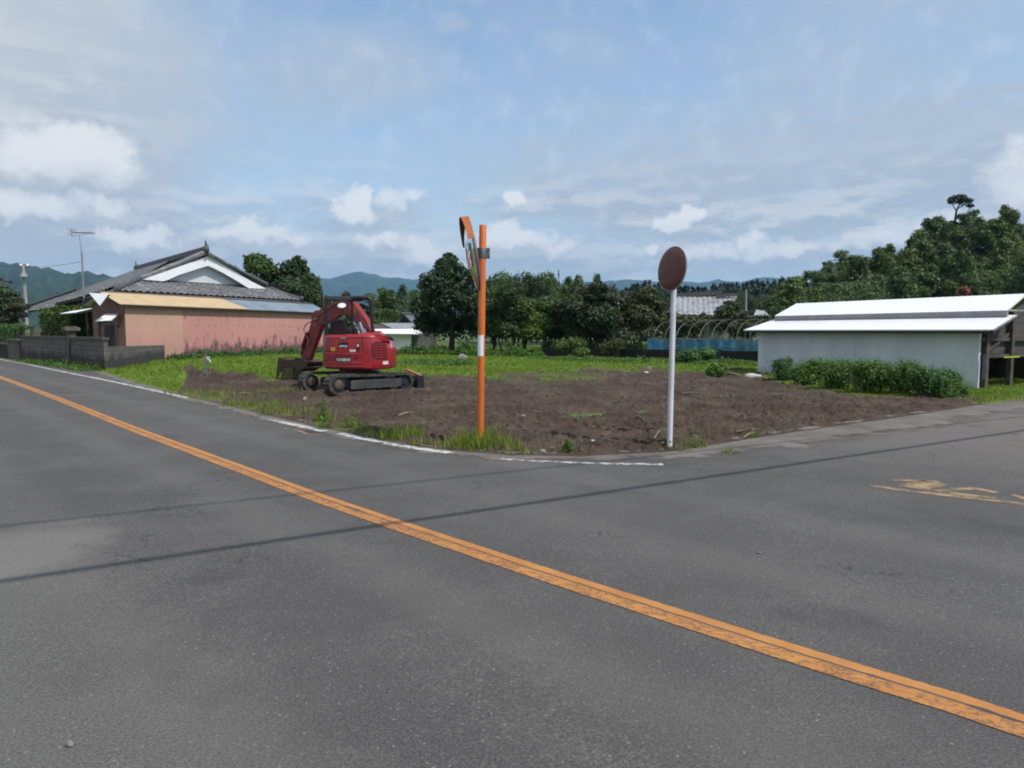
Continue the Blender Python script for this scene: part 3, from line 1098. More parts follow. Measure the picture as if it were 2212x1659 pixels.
# dozer blade
mb = MB()
sec = []
for i in range(9):
    t = i / 8
    z = .04 + .36 * t
    bulge = .06 * (1 - (2 * t - 1) ** 2)
    sec.append((1.52 - bulge * -.6, z, bulge))
ol = [(1.50 + .07 * (2 * i / 8 - 1) ** 2, .03 + .37 * i / 8) for i in range(9)] + [(1.46 + .07 * (2 * i / 8 - 1) ** 2, .03 + .37 * i / 8) for i in range(8, -1, -1)]
mb.prism([tp(a, -.95, z) for a, z in ol], tn_ * 1.9)
for sgn in (-1, 1):
    mb.prism([tp(a, sgn * .95 - .012, z) for a, z in ((1.38, .03), (1.62, .03), (1.60, .42), (1.44, .42))], tn_ * .024)
bl = mb.build('dozer_blade', M['steel_dark'], ex)
mb = MB()
for sgn in (-.35, .35):
    mb.bar(tp(.5, sgn, .3), tp(1.46, sgn, .2), .1, .12)
mb.build('blade_arm', M['undercarriage'], bl)

# ---- upper body: plan outline around B, rear towards the camera
B = Vector((-4.20, 19.30, 0))
_pl = [(-.86, .70), (-.93, .2), (-.94, -.25), (-.86, -.52), (-.60, -.73), (-.25, -.87), (.12, -.95), (.40, -.96), (.63, -.86), (.82, -.62), (.91, -.28), (.92, .15), (.88, .55), (.6, .72)]


def catmull(P, n=10, closed=True):
    out = []
    m_ = len(P)
    for i in range(m_):
        p0, p1, p2, p3 = (Vector((*P[(i + k) % m_], 0)) for k in (-1, 0, 1, 2))
        for j in range(n):
            t = j / n
            out.append(.5 * ((2 * p1) + (p2 - p0) * t + (2 * p0 - 5 * p1 + 4 * p2 - p3) * t * t + (3 * p1 - p0 - 3 * p2 + p3) * t ** 3))
    return out


plan = catmull(_pl)
NPL = len(plan)


def plan_n(i):
    d = (plan[(i + 1) % NPL] - plan[i - 1]).normalized()
    return Vector((d.y, -d.x, 0)) * -1 if Vector((d.y, -d.x, 0)).dot(plan[i]) < 0 else Vector((d.y, -d.x, 0))


_s = [0.0]
for i in range(1, NPL + 1):
    _s.append(_s[-1] + (plan[i % NPL] - plan[i - 1]).length)


def at_s(s):
    s = s % _s[-1]
    i = int(np.searchsorted(_s, s, 'right')) - 1
    i = min(i, NPL - 1)
    t = (s - _s[i]) / max(1e-6, _s[i + 1] - _s[i])
    j = (i + 1) % NPL
    return plan[i].lerp(plan[j], t), plan_n(i).lerp(plan_n(j), t).normalized()


def s_of_u(u):
    """arc position on the rear skin that is seen at survey column u"""
    best = None
    for k in range(900):
        s = _s[-1] * k / 900
        p, nn = at_s(s)
        if nn.y > .12 and abs(nn.x) < .999 and p.y > 0: continue
        P = B + p
        uu = CX + FPX * P.x / P.y
        e = abs(uu - u) + (0 if nn.y < .3 else 99)
        if best is None or e < best[0]: best = (e, s)
    return best[1]


def skin(s, z, off=0.0):
    p, nn = at_s(s)
    p = p + nn * off
    return Vector((B.x + p.x, B.y + p.y, z))


def top_z(x):
    return 1.555 - .30 * float(sstep(x, .52, .95)) - .02 * float(sstep(x, -.2, -.3))


def loft(levels, mat, name, parent, capb=True):
    """levels: list of (z function, inset)"""
    mb = MB()
    vs, fs = [], []
    for (zf, ins) in levels:
        for i in range(NPL):
            p = plan[i] - plan_n(i) * ins
            vs.append(Vector((B.x + p.x, B.y + p.y, zf(plan[i].x))))
    for l in range(len(levels) - 1):
        for i in range(NPL):
            j = (i + 1) % NPL
            fs.append((l * NPL + i, l * NPL + j, (l + 1) * NPL + j, (l + 1) * NPL + i))
    mb.add(vs, fs, True)
    k = (len(levels) - 1) * NPL
    mb.add(vs[k:], [list(range(NPL))], False)
    mb.add(vs[:NPL], [list(range(NPL - 1, -1, -1))], False)
    return mb.build(name, mat, parent)


const = lambda z: (lambda x: z)
body = loft([(const(.62), .06), (const(.635), .025), (const(.66), .012), (const(.80), .0), (const(1.15), .0),
             (lambda x: top_z(x) - .09, .006), (lambda x: top_z(x) - .03, .03), (lambda x: top_z(x), .085), (lambda x: top_z(x) + .004, .2)], M['red_paint'], 'body', ex)


def shell(s0, s1, zlo, zhi, off, name, mat, parent, ns=24, nz=6, rnd=0.0, cut=None):
    """curved cover standing a little proud of the skin; zlo/zhi may be functions of 0..1"""
    mb = MB()
    vs, fs = [], []
    lo = zlo if callable(zlo) else (lambda t: zlo)
    hi = zhi if callable(zhi) else (lambda t: zhi)
    tq = lambda i, n: 0.0 if i == 0 else 1.0 if i == n else .012 + .976 * (i - 1) / max(1, n - 2)
    nz = max(nz, 3)
    for i in range(ns + 1):
        t = tq(i, ns)
        s = s0 + (s1 - s0) * t
        for j in range(nz + 1):
            w_ = tq(j, nz)
            e = 0 if i in (0, ns) or j in (0, nz) else 1
            vs.append(skin(s, lo(t) + (hi(t) - lo(t)) * w_, off if e > .5 else -.004))
    for i in range(ns):
        for j in range(nz):
            a = i * (nz + 1) + j
            fs.append((a, a + nz + 1, a + nz + 2, a + 1))
    mb.add(vs, fs, False)
    return mb.build(name, mat, parent)


sL, sR = s_of_u(700.5), s_of_u(804)
if sR < sL: sR += _s[-1]
lenp = sR - sL


def cover_top(t):
    return 1.075 - .36 * max(0, (t - .80) / .2) ** 2.2


cover = shell(sL - .08, sR, .665, cover_top, .034, 'engine_cover', M['red_paint'], ex, 40, 8)
for z, a, b in ((.80, .02, .84), (.715, .02, .86), (1.04, .03, .80)):
    shell(sL + lenp * a, sL + lenp * b, z - .014, z + .014, .048, 'rib', M['red_rib'], cover, 30, 3)
# dark joints between the panels
s_seam = s_of_u(783)
shell(s_seam - .007, s_seam + .007, 1.12, 1.47, .0035, 'panel_joint', M['black_plastic'], body, 3, 4)
shell(sL - .05, sL + lenp * .80, 1.084, 1.096, .0035, 'panel_joint', M['black_plastic'], body, 30, 3)
shell(sL - .06, s_of_u(846), lambda t: 1.475, lambda t: 1.487, .006, 'panel_joint', M['red_rib'], body, 30, 3)  # paler red line, painted as a sunlit upper edge


# filler knob, small holes
def disc_on(s, z, r, off, name, mat, parent):
    p, nn = at_s(s)
    c = skin(s, z, off)
    mb = MB()
    mb.lathe([(0, .012), (r * .75, .012), (r, .0), (r, -.01)], c, nn, 16)
    return mb.build(name, mat, parent)


disc_on(s_of_u(770.5), .945, .036, .036, 'lock', M['black_plastic'], cover)
disc_on(s_of_u(713), .955, .028, .036, 'lock', M['red_dusty'], cover)


def plate(u0, u1, v0, v1, off, name, mat, parent, ns=8):
    s0, s1 = s_of_u(u0), s_of_u(u1)
    if s1 < s0: s1 += _s[-1]
    c = skin((s0 + s1) / 2, 1, off)
    z = lambda v: EYE + (CY - 115.0 - v) / FPX * c.y
    return shell(s0, s1, z(v1), z(v0), off, name, mat, parent, ns, 3), s0, s1, z(v1), z(v0)


def text_on(txt, s0, s1, zc, h, off, name, mat, parent, vertical=False, shear=0.0):
    cu = bpy.data.curves.new(name, 'FONT')
    cu.body = txt
    cu.size = 1.0
    cu.align_x = 'LEFT'
    cu.offset = .025
    tmp = bpy.data.objects.new(name, cu)
    COL.objects.link(tmp)
    dg = bpy.context.evaluated_depsgraph_get()
    me = bpy.data.meshes.new_from_object(tmp.evaluated_get(dg))
    bpy.data.objects.remove(tmp)
    co = np.array([v.co[:2] for v in me.vertices])
    if vertical: co = np.stack([-co[:, 1], co[:, 0]], 1)
    lo, hi = co.min(0), co.max(0)
    nrm = (co - lo) / (hi - lo)
    for v, (a, b) in zip(me.vertices, nrm):
        v.co = skin(s0 + (s1 - s0) * a + shear * b, zc + (b - .5) * h, off) - LOC[parent.name]
    me.materials.clear()
    me.materials.append(mat)
    return link_mesh(name, me, parent)


M['letter'] = pmat('silver_lettering', (.72, .70, .62), (.62, .60, .54), .4)
pl, a, b_, z0, z1 = plate(726, 760, 771, 782.5, .0385, 'name_plate', M['black_plastic'], cover)
pl['label'] = 'black plate lettered YANMAR in silver'
text_on('YANMAR', a + .025, b_ - .02, (z0 + z1) / 2, .085, .050, 'lettering', M['letter'], pl, shear=.012)
pl, a, b_, z0, z1 = plate(732, 753, 739.5, 751, .006, 'model_plate', M['black_plastic'], body)
text_on('40T2R', a + .02, b_ - .015, (z0 + z1) / 2 - .03, .055, .0095, 'lettering', M['white_paint'], pl)
plate(715, 724, 750.5, 758, .006, 'warning_sticker', M['sticker_yellow'], body)
plate(755.5, 768.5, 755, 760, .006, 'maker_sticker', M['sticker_white'], body)
hd, a, b_, z0, z1 = plate(771, 777, 741, 757, .010, 'hood_latch', M['black_plastic'], body, 4)
shell(a + .015, b_ - .015, (z0 + z1) / 2, z1 - .03, .016, 'latch_tongue', M['white_paint'], hd, 3, 3)
plate(827, 838.5, 780, 787, .006, 'striped_sticker', M['sticker_white'], body)
text_on('ViO', s_of_u(842.5), s_of_u(847.5), 1.27, .17, .008, 'model_lettering', M['white_paint'], body, vertical=True)
plate(737, 748, 728, 732, .010, 'hood_badge', M['galv'], body)

# radiator grille: dark recess, slats, centre rib
g0, g1 = s_of_u(803), s_of_u(836.5)
if g1 < g0: g1 += _s[-1]
zz = lambda v: EYE + (CY - 115.0 - v) / FPX * 18.5
gr = shell(g0, g1, lambda t: zz(777) + .10 * max(0, (.35 - t) / .35) ** 1.5, lambda t: zz(738) - .12 * max(0, (t - .6) / .4) ** 2 - .05 * max(0, (.25 - t) / .25), .004, 'radiator_grille', M['black_plastic'], body, 14, 8)
for k in range(6):
    z = zz(774) + (zz(740) - zz(774)) * (k + .15) / 6
    shell(g0 + .015 + (.06 if k == 0 else 0), g1 - .01 - (.07 if k == 5 else 0.0), z, z + .034, .014, 'slat', M['red_paint'], gr, 12, 3)
gm = (g0 + g1) / 2 + .02
shell(gm - .018, gm + .018, zz(776), zz(741), .018, 'grille_rib', M['red_paint'], gr, 3, 4)
# rubber bumper on the rounded hood corner
mb = MB()
mb.tube([skin(s_of_u(838), 1.50, -.05), skin(s_of_u(844), 1.47, -.03), skin(s_of_u(849), 1.40, .0)], [.03, .045, .03], 10)
mb.build('hood_bumper', M['steel_dark'], ex)

# hood deck details: seat, console, levers
bp = lambda x, y, z: Vector((B.x + x, B.y + y, z))
mb = MB()
mb.prism([bp(-.80, -.12, 1.56), bp(-.36, -.12, 1.56), bp(-.34, -.10, 1.70), bp(-.40, -.16, 1.90), bp(-.50, -.18, 1.945), bp(-.70, -.18, 1.945), bp(-.78, -.16, 1.88), bp(-.82, -.11, 1.70)], (0, .10, .02))
mb.box(bp(-.58, .18, 1.60), (.46, .46, .12))
seat = mb.build('seat', M['black_plastic'], ex, bevel=.03, seg=3)
mb = MB()
mb.box(bp(-.55, .25, 1.48), (.6, .7, .18))
mb.box(bp(-.98 + .2, .55, 1.3), (.1, .1, .5))
mb.build('seat_base', M['steel_dark'], ex, bevel=.01)
for x, y in ((-.20, .30), (-.86, .30)):
    mb = MB()
    mb.box(bp(x, y - .12, 1.64), (.10, .38, .14))
    mb.cyl(bp(x, y, 1.70), bp(x + .02, y + .03, 1.90), .012, 8)
    mb.blob(bp(x + .02, y + .03, 1.92), (.025, .025, .035), 3, .02)
    mb.build('lever_console', M['black_plastic'], ex, bevel=.008)
mb = MB()
mb.cyl(bp(.06, .15, 1.50), bp(.02, .15, 1.69), .085, 18)
mb.cyl(bp(.01, .15, 1.69), bp(-.06, .16, 1.88), .05, 14)
mb.build('exhaust_pipe', M['galv'], ex)
mb = MB()
mb.prism([bp(.02, -.55, 1.52), bp(.72, -.5, 1.52), bp(.62, -.48, 1.60), bp(.12, -.5, 1.60)], (0, .5, 0))
mb.build('engine_hood', M['red_paint'], ex, bevel=.025)

# canopy
RZ = 2.49
mb = MB()
mb.box(bp(-.46, .10, RZ + .04), (.82, 1.0, .115))
roof = mb.build('canopy_roof', pmat('grey_canopy_paint', (.050, .052, .058), (.038, .04, .044), .5), ex, bevel=.022, seg=3)
mb = MB()
mb.box(bp(-.845, -.38, 1.98), (.085, .085, 1.1))
mb.build('canopy_post', M['steel_dark'], ex)
mb = MB()
mb.tube([bp(-.33, .58, 1.05), bp(-.36, .58, 2.50)], .032, 10)
mb.build('canopy_post', M['steel_dark'], ex)
mb = MB()
pth = [bp(-.14, -.36, RZ + .045), bp(.21, -.36, RZ + .05)]
for i in range(1, 8):
    a = R(90 - 90 * i / 7)
    pth.append(bp(.27 + .10 * math.cos(a), -.36, RZ - .05 + .10 * math.sin(a)))
pth += [bp(.39, -.34, 1.9), bp(.41, -.30, 1.45)]
mb.tube(pth, [.058, .058] + [.055] * 7 + [.046, .046], 14)
mb.tube([bp(-.14, -.36, RZ - .02), bp(.15, -.36, RZ - .02)], .018, 8)
mb.build('canopy_hoop', M['steel_dark'], ex)

# ---- boom, arm, bucket in one vertical plane swung to the left
pf = AT(803, 716, 20.35)
pbk = G(641, 816, .08)
bd = Vector((pbk.x - pf.x, pbk.y - pf.y, 0)).normalized()
bn_ = Vector((-bd.y, bd.x, 0))
if bn_.y < 0: bn_ = -bn_


def Z2(x, y):
    """digging plane point from enlarged survey coordinates"""
    return PL(553 + x * .1953, 570.3 + y * .1953, pf, bn_)


def plane_prism(mb, pts, half):
    mb.prism([Z2(x, y) - bn_ * half for x, y in pts], bn_ * 2 * half)


mb = MB()
plane_prism(mb, [(1262, 770), (1330, 770), (1290, 730), (1255, 640), (1180, 530), (1110, 440), (1060, 405), (990, 395), (900, 412), (800, 455), (730, 505), (650, 600), (648, 640), (680, 690), (745, 678),
                 (830, 640), (900, 602), (950, 570), (1000, 548), (1040, 560), (1090, 620), (1190, 712)], .085)
boom = mb.build('boom', M['red_dusty'], ex, bevel=.012)
mb = MB()
plane_prism(mb, [(1075, 430), (1130, 470), (1260, 700), (1195, 712), (1085, 540), (1060, 470)], .10)
mb.build('boom_cylinder_guard', M['red_paint'], boom, bevel=.01)
mb = MB()
plane_prism(mb, [(1062, 470), (1095, 440), (1150, 538), (1090, 545)], .104)
g_ = mb.build('guard_plate', M['orange_paint'], boom)
g_['label'] = 'orange plate on the boom cylinder'
mb = MB()
plane_prism(mb, [(1235, 740), (1345, 740), (1360, 860), (1330, 1000), (1250, 1000), (1230, 860)], .14)
mb.build('boom_bracket', M['red_dusty'], ex, bevel=.012)
mb = MB()
mb.cyl(Z2(1050, 560), Z2(1120, 700), .035, 12)
mb.cyl(Z2(1120, 700), Z2(1170, 800), .055, 14)
mb.build('boom_cylinder', M['chrome'], boom)
mb = MB()
plane_prism(mb, [(640, 545), (690, 510), (740, 530), (745, 600), (738, 690), (702, 800), (645, 950), (600, 1090), (560, 1110), (522, 1060), (526, 950), (560, 830), (610, 720), (632, 640)], .075)
arm = mb.build('arm', M['red_dusty'], ex, bevel=.012)
mb = MB()
mb.cyl(Z2(905, 440) - bn_ * .02, Z2(790, 490) - bn_ * .02, .055, 14)
mb.build('arm_cylinder', M['red_dusty'], arm)
mb = MB()
mb.cyl(Z2(800, 486) - bn_ * .02, Z2(690, 535) - bn_ * .02, .032, 12)
mb.build('arm_cylinder_rod', M['chrome'], arm)
mb = MB()
mb.cyl(Z2(600, 760) - bn_ * .11, Z2(545, 920) - bn_ * .11, .055, 14)
mb.build('bucket_cylinder', M['red_dusty'], arm)
mb = MB()
mb.cyl(Z2(545, 920) - bn_ * .11, Z2(525, 1000) - bn_ * .11, .03, 12)
mb.build('bucket_cylinder_rod', M['chrome'], arm)
mb = MB()
mb.tube([Z2(x, y) - bn_ * .13 for x, y in ((705, 605), (640, 640), (590, 668), (568, 715), (575, 755), (605, 800), (622, 845), (610, 880), (598, 905))], .018, 8)
mb.tube([Z2(x, y) - bn_ * .11 for x, y in ((920, 430), (820, 500), (740, 545), (700, 600))], .014, 8)
mb.build('hydraulic_hose', pmat('worn_grey_hose', (.30, .29, .27), (.15, .145, .14), .6), arm)
mb = MB()
plane_prism(mb, [(640, 640), (690, 610), (700, 690), (665, 700)], .10)
mb.build('cylinder_bracket', M['red_paint'], arm, bevel=.006)
# skeleton bucket
mb = MB()
half = .31
side = [(346, 1033), (318, 1255), (372, 1278), (470, 1282), (556, 1180), (650, 1135), (655, 1080), (600, 1052), (530, 1078), (480, 1118), (432, 1058)]
low = [(372, 1150), (346, 1033), (318, 1255), (372, 1278), (470, 1282), (556, 1180), (655, 1100), (480, 1118)]
for h in (-half, half - .02):
    mb.prism([Z2(x, y) + bn_ * h for x, y in [(346, 1033), (432, 1058), (480, 1118), (480, 1150), (400, 1150), (350, 1205), (318, 1255)]], bn_ * .02)
    mb.prism([Z2(x, y) + bn_ * h for x, y in [(480, 1118), (530, 1078), (600, 1052), (655, 1080), (650, 1135), (556, 1180), (540, 1150), (480, 1150)]], bn_ * .02)
sh = [(346, 1033), (332, 1140), (318, 1255), (372, 1278), (470, 1282), (520, 1230), (556, 1180), (650, 1135)]
for k in range(len(sh) - 1):
    a, b_ = Z2(*sh[k]), Z2(*sh[k + 1])
    m_ = 4
    for j in range(m_ + 1):
        p = a.lerp(b_, j / m_)
        mb.bar(p - bn_ * half, p + bn_ * half, .02, .028)
for h in np.linspace(-half, half, 8):
    for k in range(len(sh) - 1):
        mb.bar(Z2(*sh[k]) + bn_ * float(h), Z2(*sh[k + 1]) + bn_ * float(h), .018, .022)
# grid of the near side cheek
for x in range(400, 560, 26):
    mb.bar(Z2(x, 1150) - bn_ * half, Z2(x - 14, 1278 - max(0, x - 470) * 1.1) - bn_ * half, .016, .03)
for y in (1172, 1196, 1222, 1250):
    mb.bar(Z2(375, y) - bn_ * half, Z2(560 - (y - 1172) * .9, y) - bn_ * half, .016, .026)
mb.prism([Z2(x, y) - bn_ * .3 for x, y in ((430, 1062), (600, 1055), (652, 1082), (640, 1110), (480, 1125))], bn_ * .6)
bk = mb.build('bucket', M['rust'], ex)
mb = MB()
mb.prism([Z2(x, y) - bn_ * .12 for x, y in ((520, 1040), (600, 1040), (585, 1120), (520, 1110))], bn_ * .24)
mb.build('bucket_link', M['steel_dark'], bk)

# rear-view mirror on its stalk
mp = AT(738, 660, 20.35)
mb = MB()
mb.tube([bp(-.38, .40, 1.55), Vector((mp.x + .03, mp.y + .04, 1.95)), Vector((mp.x, mp.y + .03, mp.z - .08)), mp + Vector((0, .03, 0))], .018, 8)
stalk = mb.build('mirror_stalk', M['steel_dark'], ex)
mb = MB()
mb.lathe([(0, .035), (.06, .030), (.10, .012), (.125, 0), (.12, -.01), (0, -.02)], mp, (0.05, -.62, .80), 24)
mb.build('rear_view_mirror', M['white_paint'], stalk)  # white paint stands in for the sky reflected in the glass

# things left lying on the blade
p0, p1, p2 = AT(880, 800, 20.2), AT(912, 813.5, 19.75), AT(947, 825, 19.35)
mb = MB()
hp = thing('marker_pole', p2, 'green rod with a red and white dotted end lying over the excavator blade', 'marker pole')
mb.cyl(p1, p2, .016, 10)
mb.build('rod', pmat('green_rod', (.05, .17, .09), (.04, .12, .07), .5), hp)
mb = MB()
mb.bar(p0 + Vector((-.05, .02, .02)), p1, .10, .045)
pm = pmat('red_plastic', (.42, .045, .03), (.36, .04, .03), .5)
hh = mb.build('striped_sleeve', pm, hp, bevel=.008)
mb = MB()
for k in range(7):
    q_ = p0.lerp(p1, (k + .5) / 7)
    mb.box(q_ + Vector((.0, -.028, .034)), (.028, .03, .02))
mb.build('white_dots', M['white_paint'], hh)
# ================================================================== BUILDINGS
def tile_slab(name, pts, mat, parent, pitch=.30, course=.30, amp=.038, thick=.10):
    """tiled roof surface over a convex planar polygon; pts[0]->pts[1] is the eave"""
    P = [Vector(p) for p in pts]
    e = (P[1] - P[0]).normalized()
    nr = Vector((0, 0, 0))
    for i in range(len(P)):
        nr += (P[i] - P[0]).cross(P[(i + 1) % len(P)] - P[0])
    nr.normalize()
    if nr.z < 0: nr = -nr
    g = nr.cross(e)
    if g.z < 0: g = -g
    es = [(p - P[0]).dot(e) for p in P]
    gs = [(p - P[0]).dot(g) for p in P]
    prof = [0, .35, .9, 1.0, .55]
    step = pitch / 5
    n_e = int((max(es) - min(es)) / step) + 3
    n_c = int((max(gs) - min(gs)) / course) + 2
    rows = []
    for c_ in range(n_c):
        rows += [(min(gs) - .01 + c_ * course, .035), (min(gs) - .01 + (c_ + 1) * course - .012, 0.0)]
    bm = bmesh.new()
    grid = []
    rs = np.random.RandomState(7)
    for (gv, lift) in rows:
        row = []
        for i in range(n_e):
            ev = min(es) - step + i * step
            row.append(bm.verts.new(P[0] + e * ev + g * gv + nr * (prof[i % 5] * amp + lift + rs.rand() * .004)))
        grid.append(row)
    for a in range(len(rows) - 1):
        for i in range(n_e - 1):
            f = bm.faces.new((grid[a][i], grid[a][i + 1], grid[a + 1][i + 1], grid[a + 1][i]))
    cen = sum(P, Vector((0, 0, 0))) / len(P)
    for i in range(len(P)):
        a, b_ = P[i], P[(i + 1) % len(P)]
        out = (b_ - a).cross(nr).normalized()
        if out.dot(cen - a) > 0: out = -out
        bmesh.ops.bisect_plane(bm, geom=bm.verts[:] + bm.edges[:] + bm.faces[:], plane_co=a, plane_no=out, clear_outer=True)
    # underside board
    lo = [bm.verts.new(p - nr * .02) for p in P]
    l2 = [bm.verts.new(p - nr * thick) for p in P]
    bm.faces.new(l2)
    for i in range(len(P)):
        j = (i + 1) % len(P)
        bm.faces.new((lo[i], lo[j], l2[j], l2[i]))
    off = LOC[parent.name]
    for v in bm.verts: v.co -= off
    me = bpy.data.meshes.new(name)
    bm.to_mesh(me)
    bm.free()
    me.materials.append(mat)
    return link_mesh(name, me, parent)


def corrugated(mb, a, b_, zlo, zhi, pitch, amp, out, per=4):
    """upright corrugated sheet from a to b (zlo/zhi at each end as tuples)"""
    a, b_ = Vector(a), Vector(b_)
    L = (b_ - a).length
    n = int(L / pitch * per)
    vs = []
    for i in range(n + 1):
        t = i / n
        k = amp * math.sin(2 * math.pi * i / per + .4)
        p = a.lerp(b_, t) + out * k
        vs += [Vector((p.x, p.y, zlo[0] + (zlo[1] - zlo[0]) * t)), Vector((p.x, p.y, zhi[0] + (zhi[1] - zhi[0]) * t))]
    mb.add(vs, [(2 * i, 2 * i + 2, 2 * i + 3, 2 * i + 1) for i in range(n)], True)


def corr_slab(mb, a, b_, c_, d, pitch=.16, amp=.014, per=4):
    """corrugated roof quad: eave a->b, ridge d->c"""
    a, b_, c_, d = map(Vector, (a, b_, c_, d))
    n = max(4, int((b_ - a).length / pitch * per))
    nr = (b_ - a).cross(d - a).normalized()
    if nr.z < 0: nr = -nr
    vs = []
    for i in range(n + 1):
        t = i / n
        k = nr * (amp * math.sin(2 * math.pi * i / per + .3))
        vs += [a.lerp(b_, t) + k, d.lerp(c_, t) + k]
    mb.add(vs, [(2 * i, 2 * i + 2, 2 * i + 3, 2 * i + 1) for i in range(n)], True)
    # thin lower skin gives the sheet its thickness
    q = [p - nr * .035 for p in (a, b_, c_, d)]
    mb.add(q, [(0, 3, 2, 1)])
    mb.add([a - nr * .012, b_ - nr * .012, q[1], q[0]], [(0, 1, 2, 3)])


# --- roof and wall materials
def tile_mat(name, col, col2, spots=.5):
    mat, q, b, o = new_mat(name)
    pos = q.n('ShaderNodeNewGeometry').outputs['Position']
    vo = q.n('ShaderNodeTexVoronoi')
    vo.inputs['Scale'].default_value = 3.2
    q.put(vo.inputs['Vector'], pos)
    rv = q.sep(vo.outputs['Color'])[0]
    cc = q.mix(rv, col2, col)
    cc = q.mix(q.m('MULTIPLY', q.ss(rv, .82, .96), spots), cc, (.40, .40, .41))
    cc = q.mix(q.m('MULTIPLY', q.ss(q.noise(pos, 1.2, 5.0), .5, .7), .4), cc, (.05, .05, .05))
    q.put(b.inputs['Base Color'], cc)
    b.inputs['Roughness'].default_value = .5
    return mat


M['tile'] = tile_mat('smoked_roof_tile', (.150, .152, .160), (.112, .114, .120), .3)
M['tile_light'] = tile_mat('silver_roof_tile', (.40, .41, .43), (.25, .26, .28), .8)
M['ridge_tile'] = pmat('ridge_tile', (.080, .082, .088), (.050, .051, .055), .55, 0, 5)
M['plaster'] = pmat('white_plaster', (.78, .79, .80), (.72, .73, .74), .7, 0, 1.2)
M['dark_wood'] = pmat('dark_weathered_boards', (.055, .050, .047), (.032, .030, .029), .8, 0, 3, stretch=(3, 3, .5))
M['grey_wall'] = pmat('grey_mortar_wall', (.125, .118, .108), (.085, .082, .078), .85, 0, 1.4)
M['roof_white'] = pmat('white_coated_sheet', (.90, .91, .92), (.87, .88, .89), .22, .0, .6)
M['fascia_grey'] = pmat('grey_fascia_sheet', (.30, .285, .30), (.24, .23, .245), .6, 0, 3)
M['fascia_dark'] = pmat('dark_fascia', (.035, .032, .034), (.022, .02, .022), .7)


def stain_wall(name, c1, c2, stain, amt, zbase):
    mat, q, b, o = new_mat(name)
    pos = q.n('ShaderNodeNewGeometry').outputs['Position']
    s = q.sep(pos)
    z = q.m('SUBTRACT', s[2], zbase)
    lon = q.xyz(q.m('MULTIPLY', s[0], 1.0), q.m('MULTIPLY', s[1], 1.0), q.m('MULTIPLY', s[2], .45))
    base = q.mix(q.ss(q.noise(pos, .5, 4.0), .35, .65), c2, c1)
    base = q.mix(q.ss(z, .4, 2.6), q.mix(.6, base, (c1[0] * .92, c1[1] * .78, c1[2] * .90)), base)
    n = q.noise(lon, 2.1, 7.0, .68)
    low = q.ss(z, 1.7, .0)
    streak = q.ss(q.m('ADD', n, q.m('MULTIPLY', low, .26)), .58, .72)
    n2 = q.ss(q.m('ADD', q.noise(q.xyz(s[0], s[1], q.m('MULTIPLY', s[2], .25)), 5.0, 5.0, .7), q.m('MULTIPLY', q.ss(z, 1.0, .0), .40)), .62, .78)
    # rows of rusted nail heads
    fx = q.m('FRACT', q.m('MULTIPLY', q.m('ADD', s[1], q.m('MULTIPLY', s[0], .35)), 1.9))
    rows = None
    for zr in (1.18, 1.95, 2.62):
        r_ = q.m('MULTIPLY', q.ss(q.m('ABSOLUTE', q.m('SUBTRACT', z, zr)), .055, .02), q.ss(q.m('ABSOLUTE', q.m('SUBTRACT', fx, .5)), .13, .05))
        rows = r_ if rows is None else q.m('MAXIMUM', rows, r_)
    rows = q.m('MULTIPLY', rows, q.ss(q.noise(pos, .9, 3.0), .40, .55))
    st = q.m('MULTIPLY', q.m('MAXIMUM', q.m('MAXIMUM', streak, n2), rows), amt, clamp=True)
    q.put(b.inputs['Base Color'], q.mix(st, base, stain))
    b.inputs['Roughness'].default_value = .7
    return mat


# --- pink corrugated shed ------------------------------------------------
A = G(274, 781.5)
pdir = Vector((567, 1500, 0)).normalized()            # along the long wall
pout = Vector((pdir.y, -pdir.x, 0))                   # towards the road / lot
pin = -pout
z_e = EYE + (714.5 - 656.0) / FPX * A.y               # eave height
Lp = (PL(697, 700, A, pout) - A).dot(pdir)
shed = thing('corrugated_shed', A, 'long low pink corrugated iron shed in front of the tiled farmhouse', 'shed')
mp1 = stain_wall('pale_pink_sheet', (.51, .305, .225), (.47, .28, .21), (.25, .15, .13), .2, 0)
mp2 = stain_wall('stained_pink_sheet', (.50, .255, .212), (.45, .232, .195), (.125, .068, .072), .95, 0)
split = (PL(395, 700, A, pout) - A).dot(pdir)
m1 = MB()
corrugated(m1, A, A + pdir * split, (-.05, -.05), (z_e, z_e), .15, .014, pout)
w1 = m1.build('wall_sheet', mp1, shed)
w1['label'] = 'cleaner pale orange pink wall sheets'
m1 = MB()
corrugated(m1, A + pdir * split - pout * .012, A + pdir * Lp - pout * .012, (-.05, -.05), (z_e, z_e), .15, .014, pout)
w2 = m1.build('wall_sheet', mp2, shed)
w2['label'] = 'pink wall sheets blotched with dark stains'
m1 = MB()
WD = 2.35
half = WD / 2
z_r = z_e + .55
Aw = A + pin * .03
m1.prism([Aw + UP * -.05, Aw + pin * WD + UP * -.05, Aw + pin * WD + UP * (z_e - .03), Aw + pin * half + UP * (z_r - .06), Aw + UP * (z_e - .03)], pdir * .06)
m1.build('end_wall', pmat('shaded_pink_boards', (.25, .14, .115), (.17, .10, .085), .8, 0, 2), shed)  # darker pink puts the end wall's shade into its colour
m1 = MB()
m1.prism([A + pin * WD + UP * -.05, A + pin * WD + pdir * Lp + UP * -.05, A + pin * WD + pdir * Lp + UP * z_e, A + pin * WD + UP * z_e], pin * .05)
Bw = A + pdir * Lp
m1.prism([Bw + pin * .02 + UP * -.05, Bw + pin * WD + UP * -.05, Bw + pin * WD + UP * (z_e - .03), Bw + pin * half + UP * (z_r - .06), Bw + pin * .02 + UP * (z_e - .03)], -pdir * .05)
m1.build('wall', M['grey_wall'], shed)


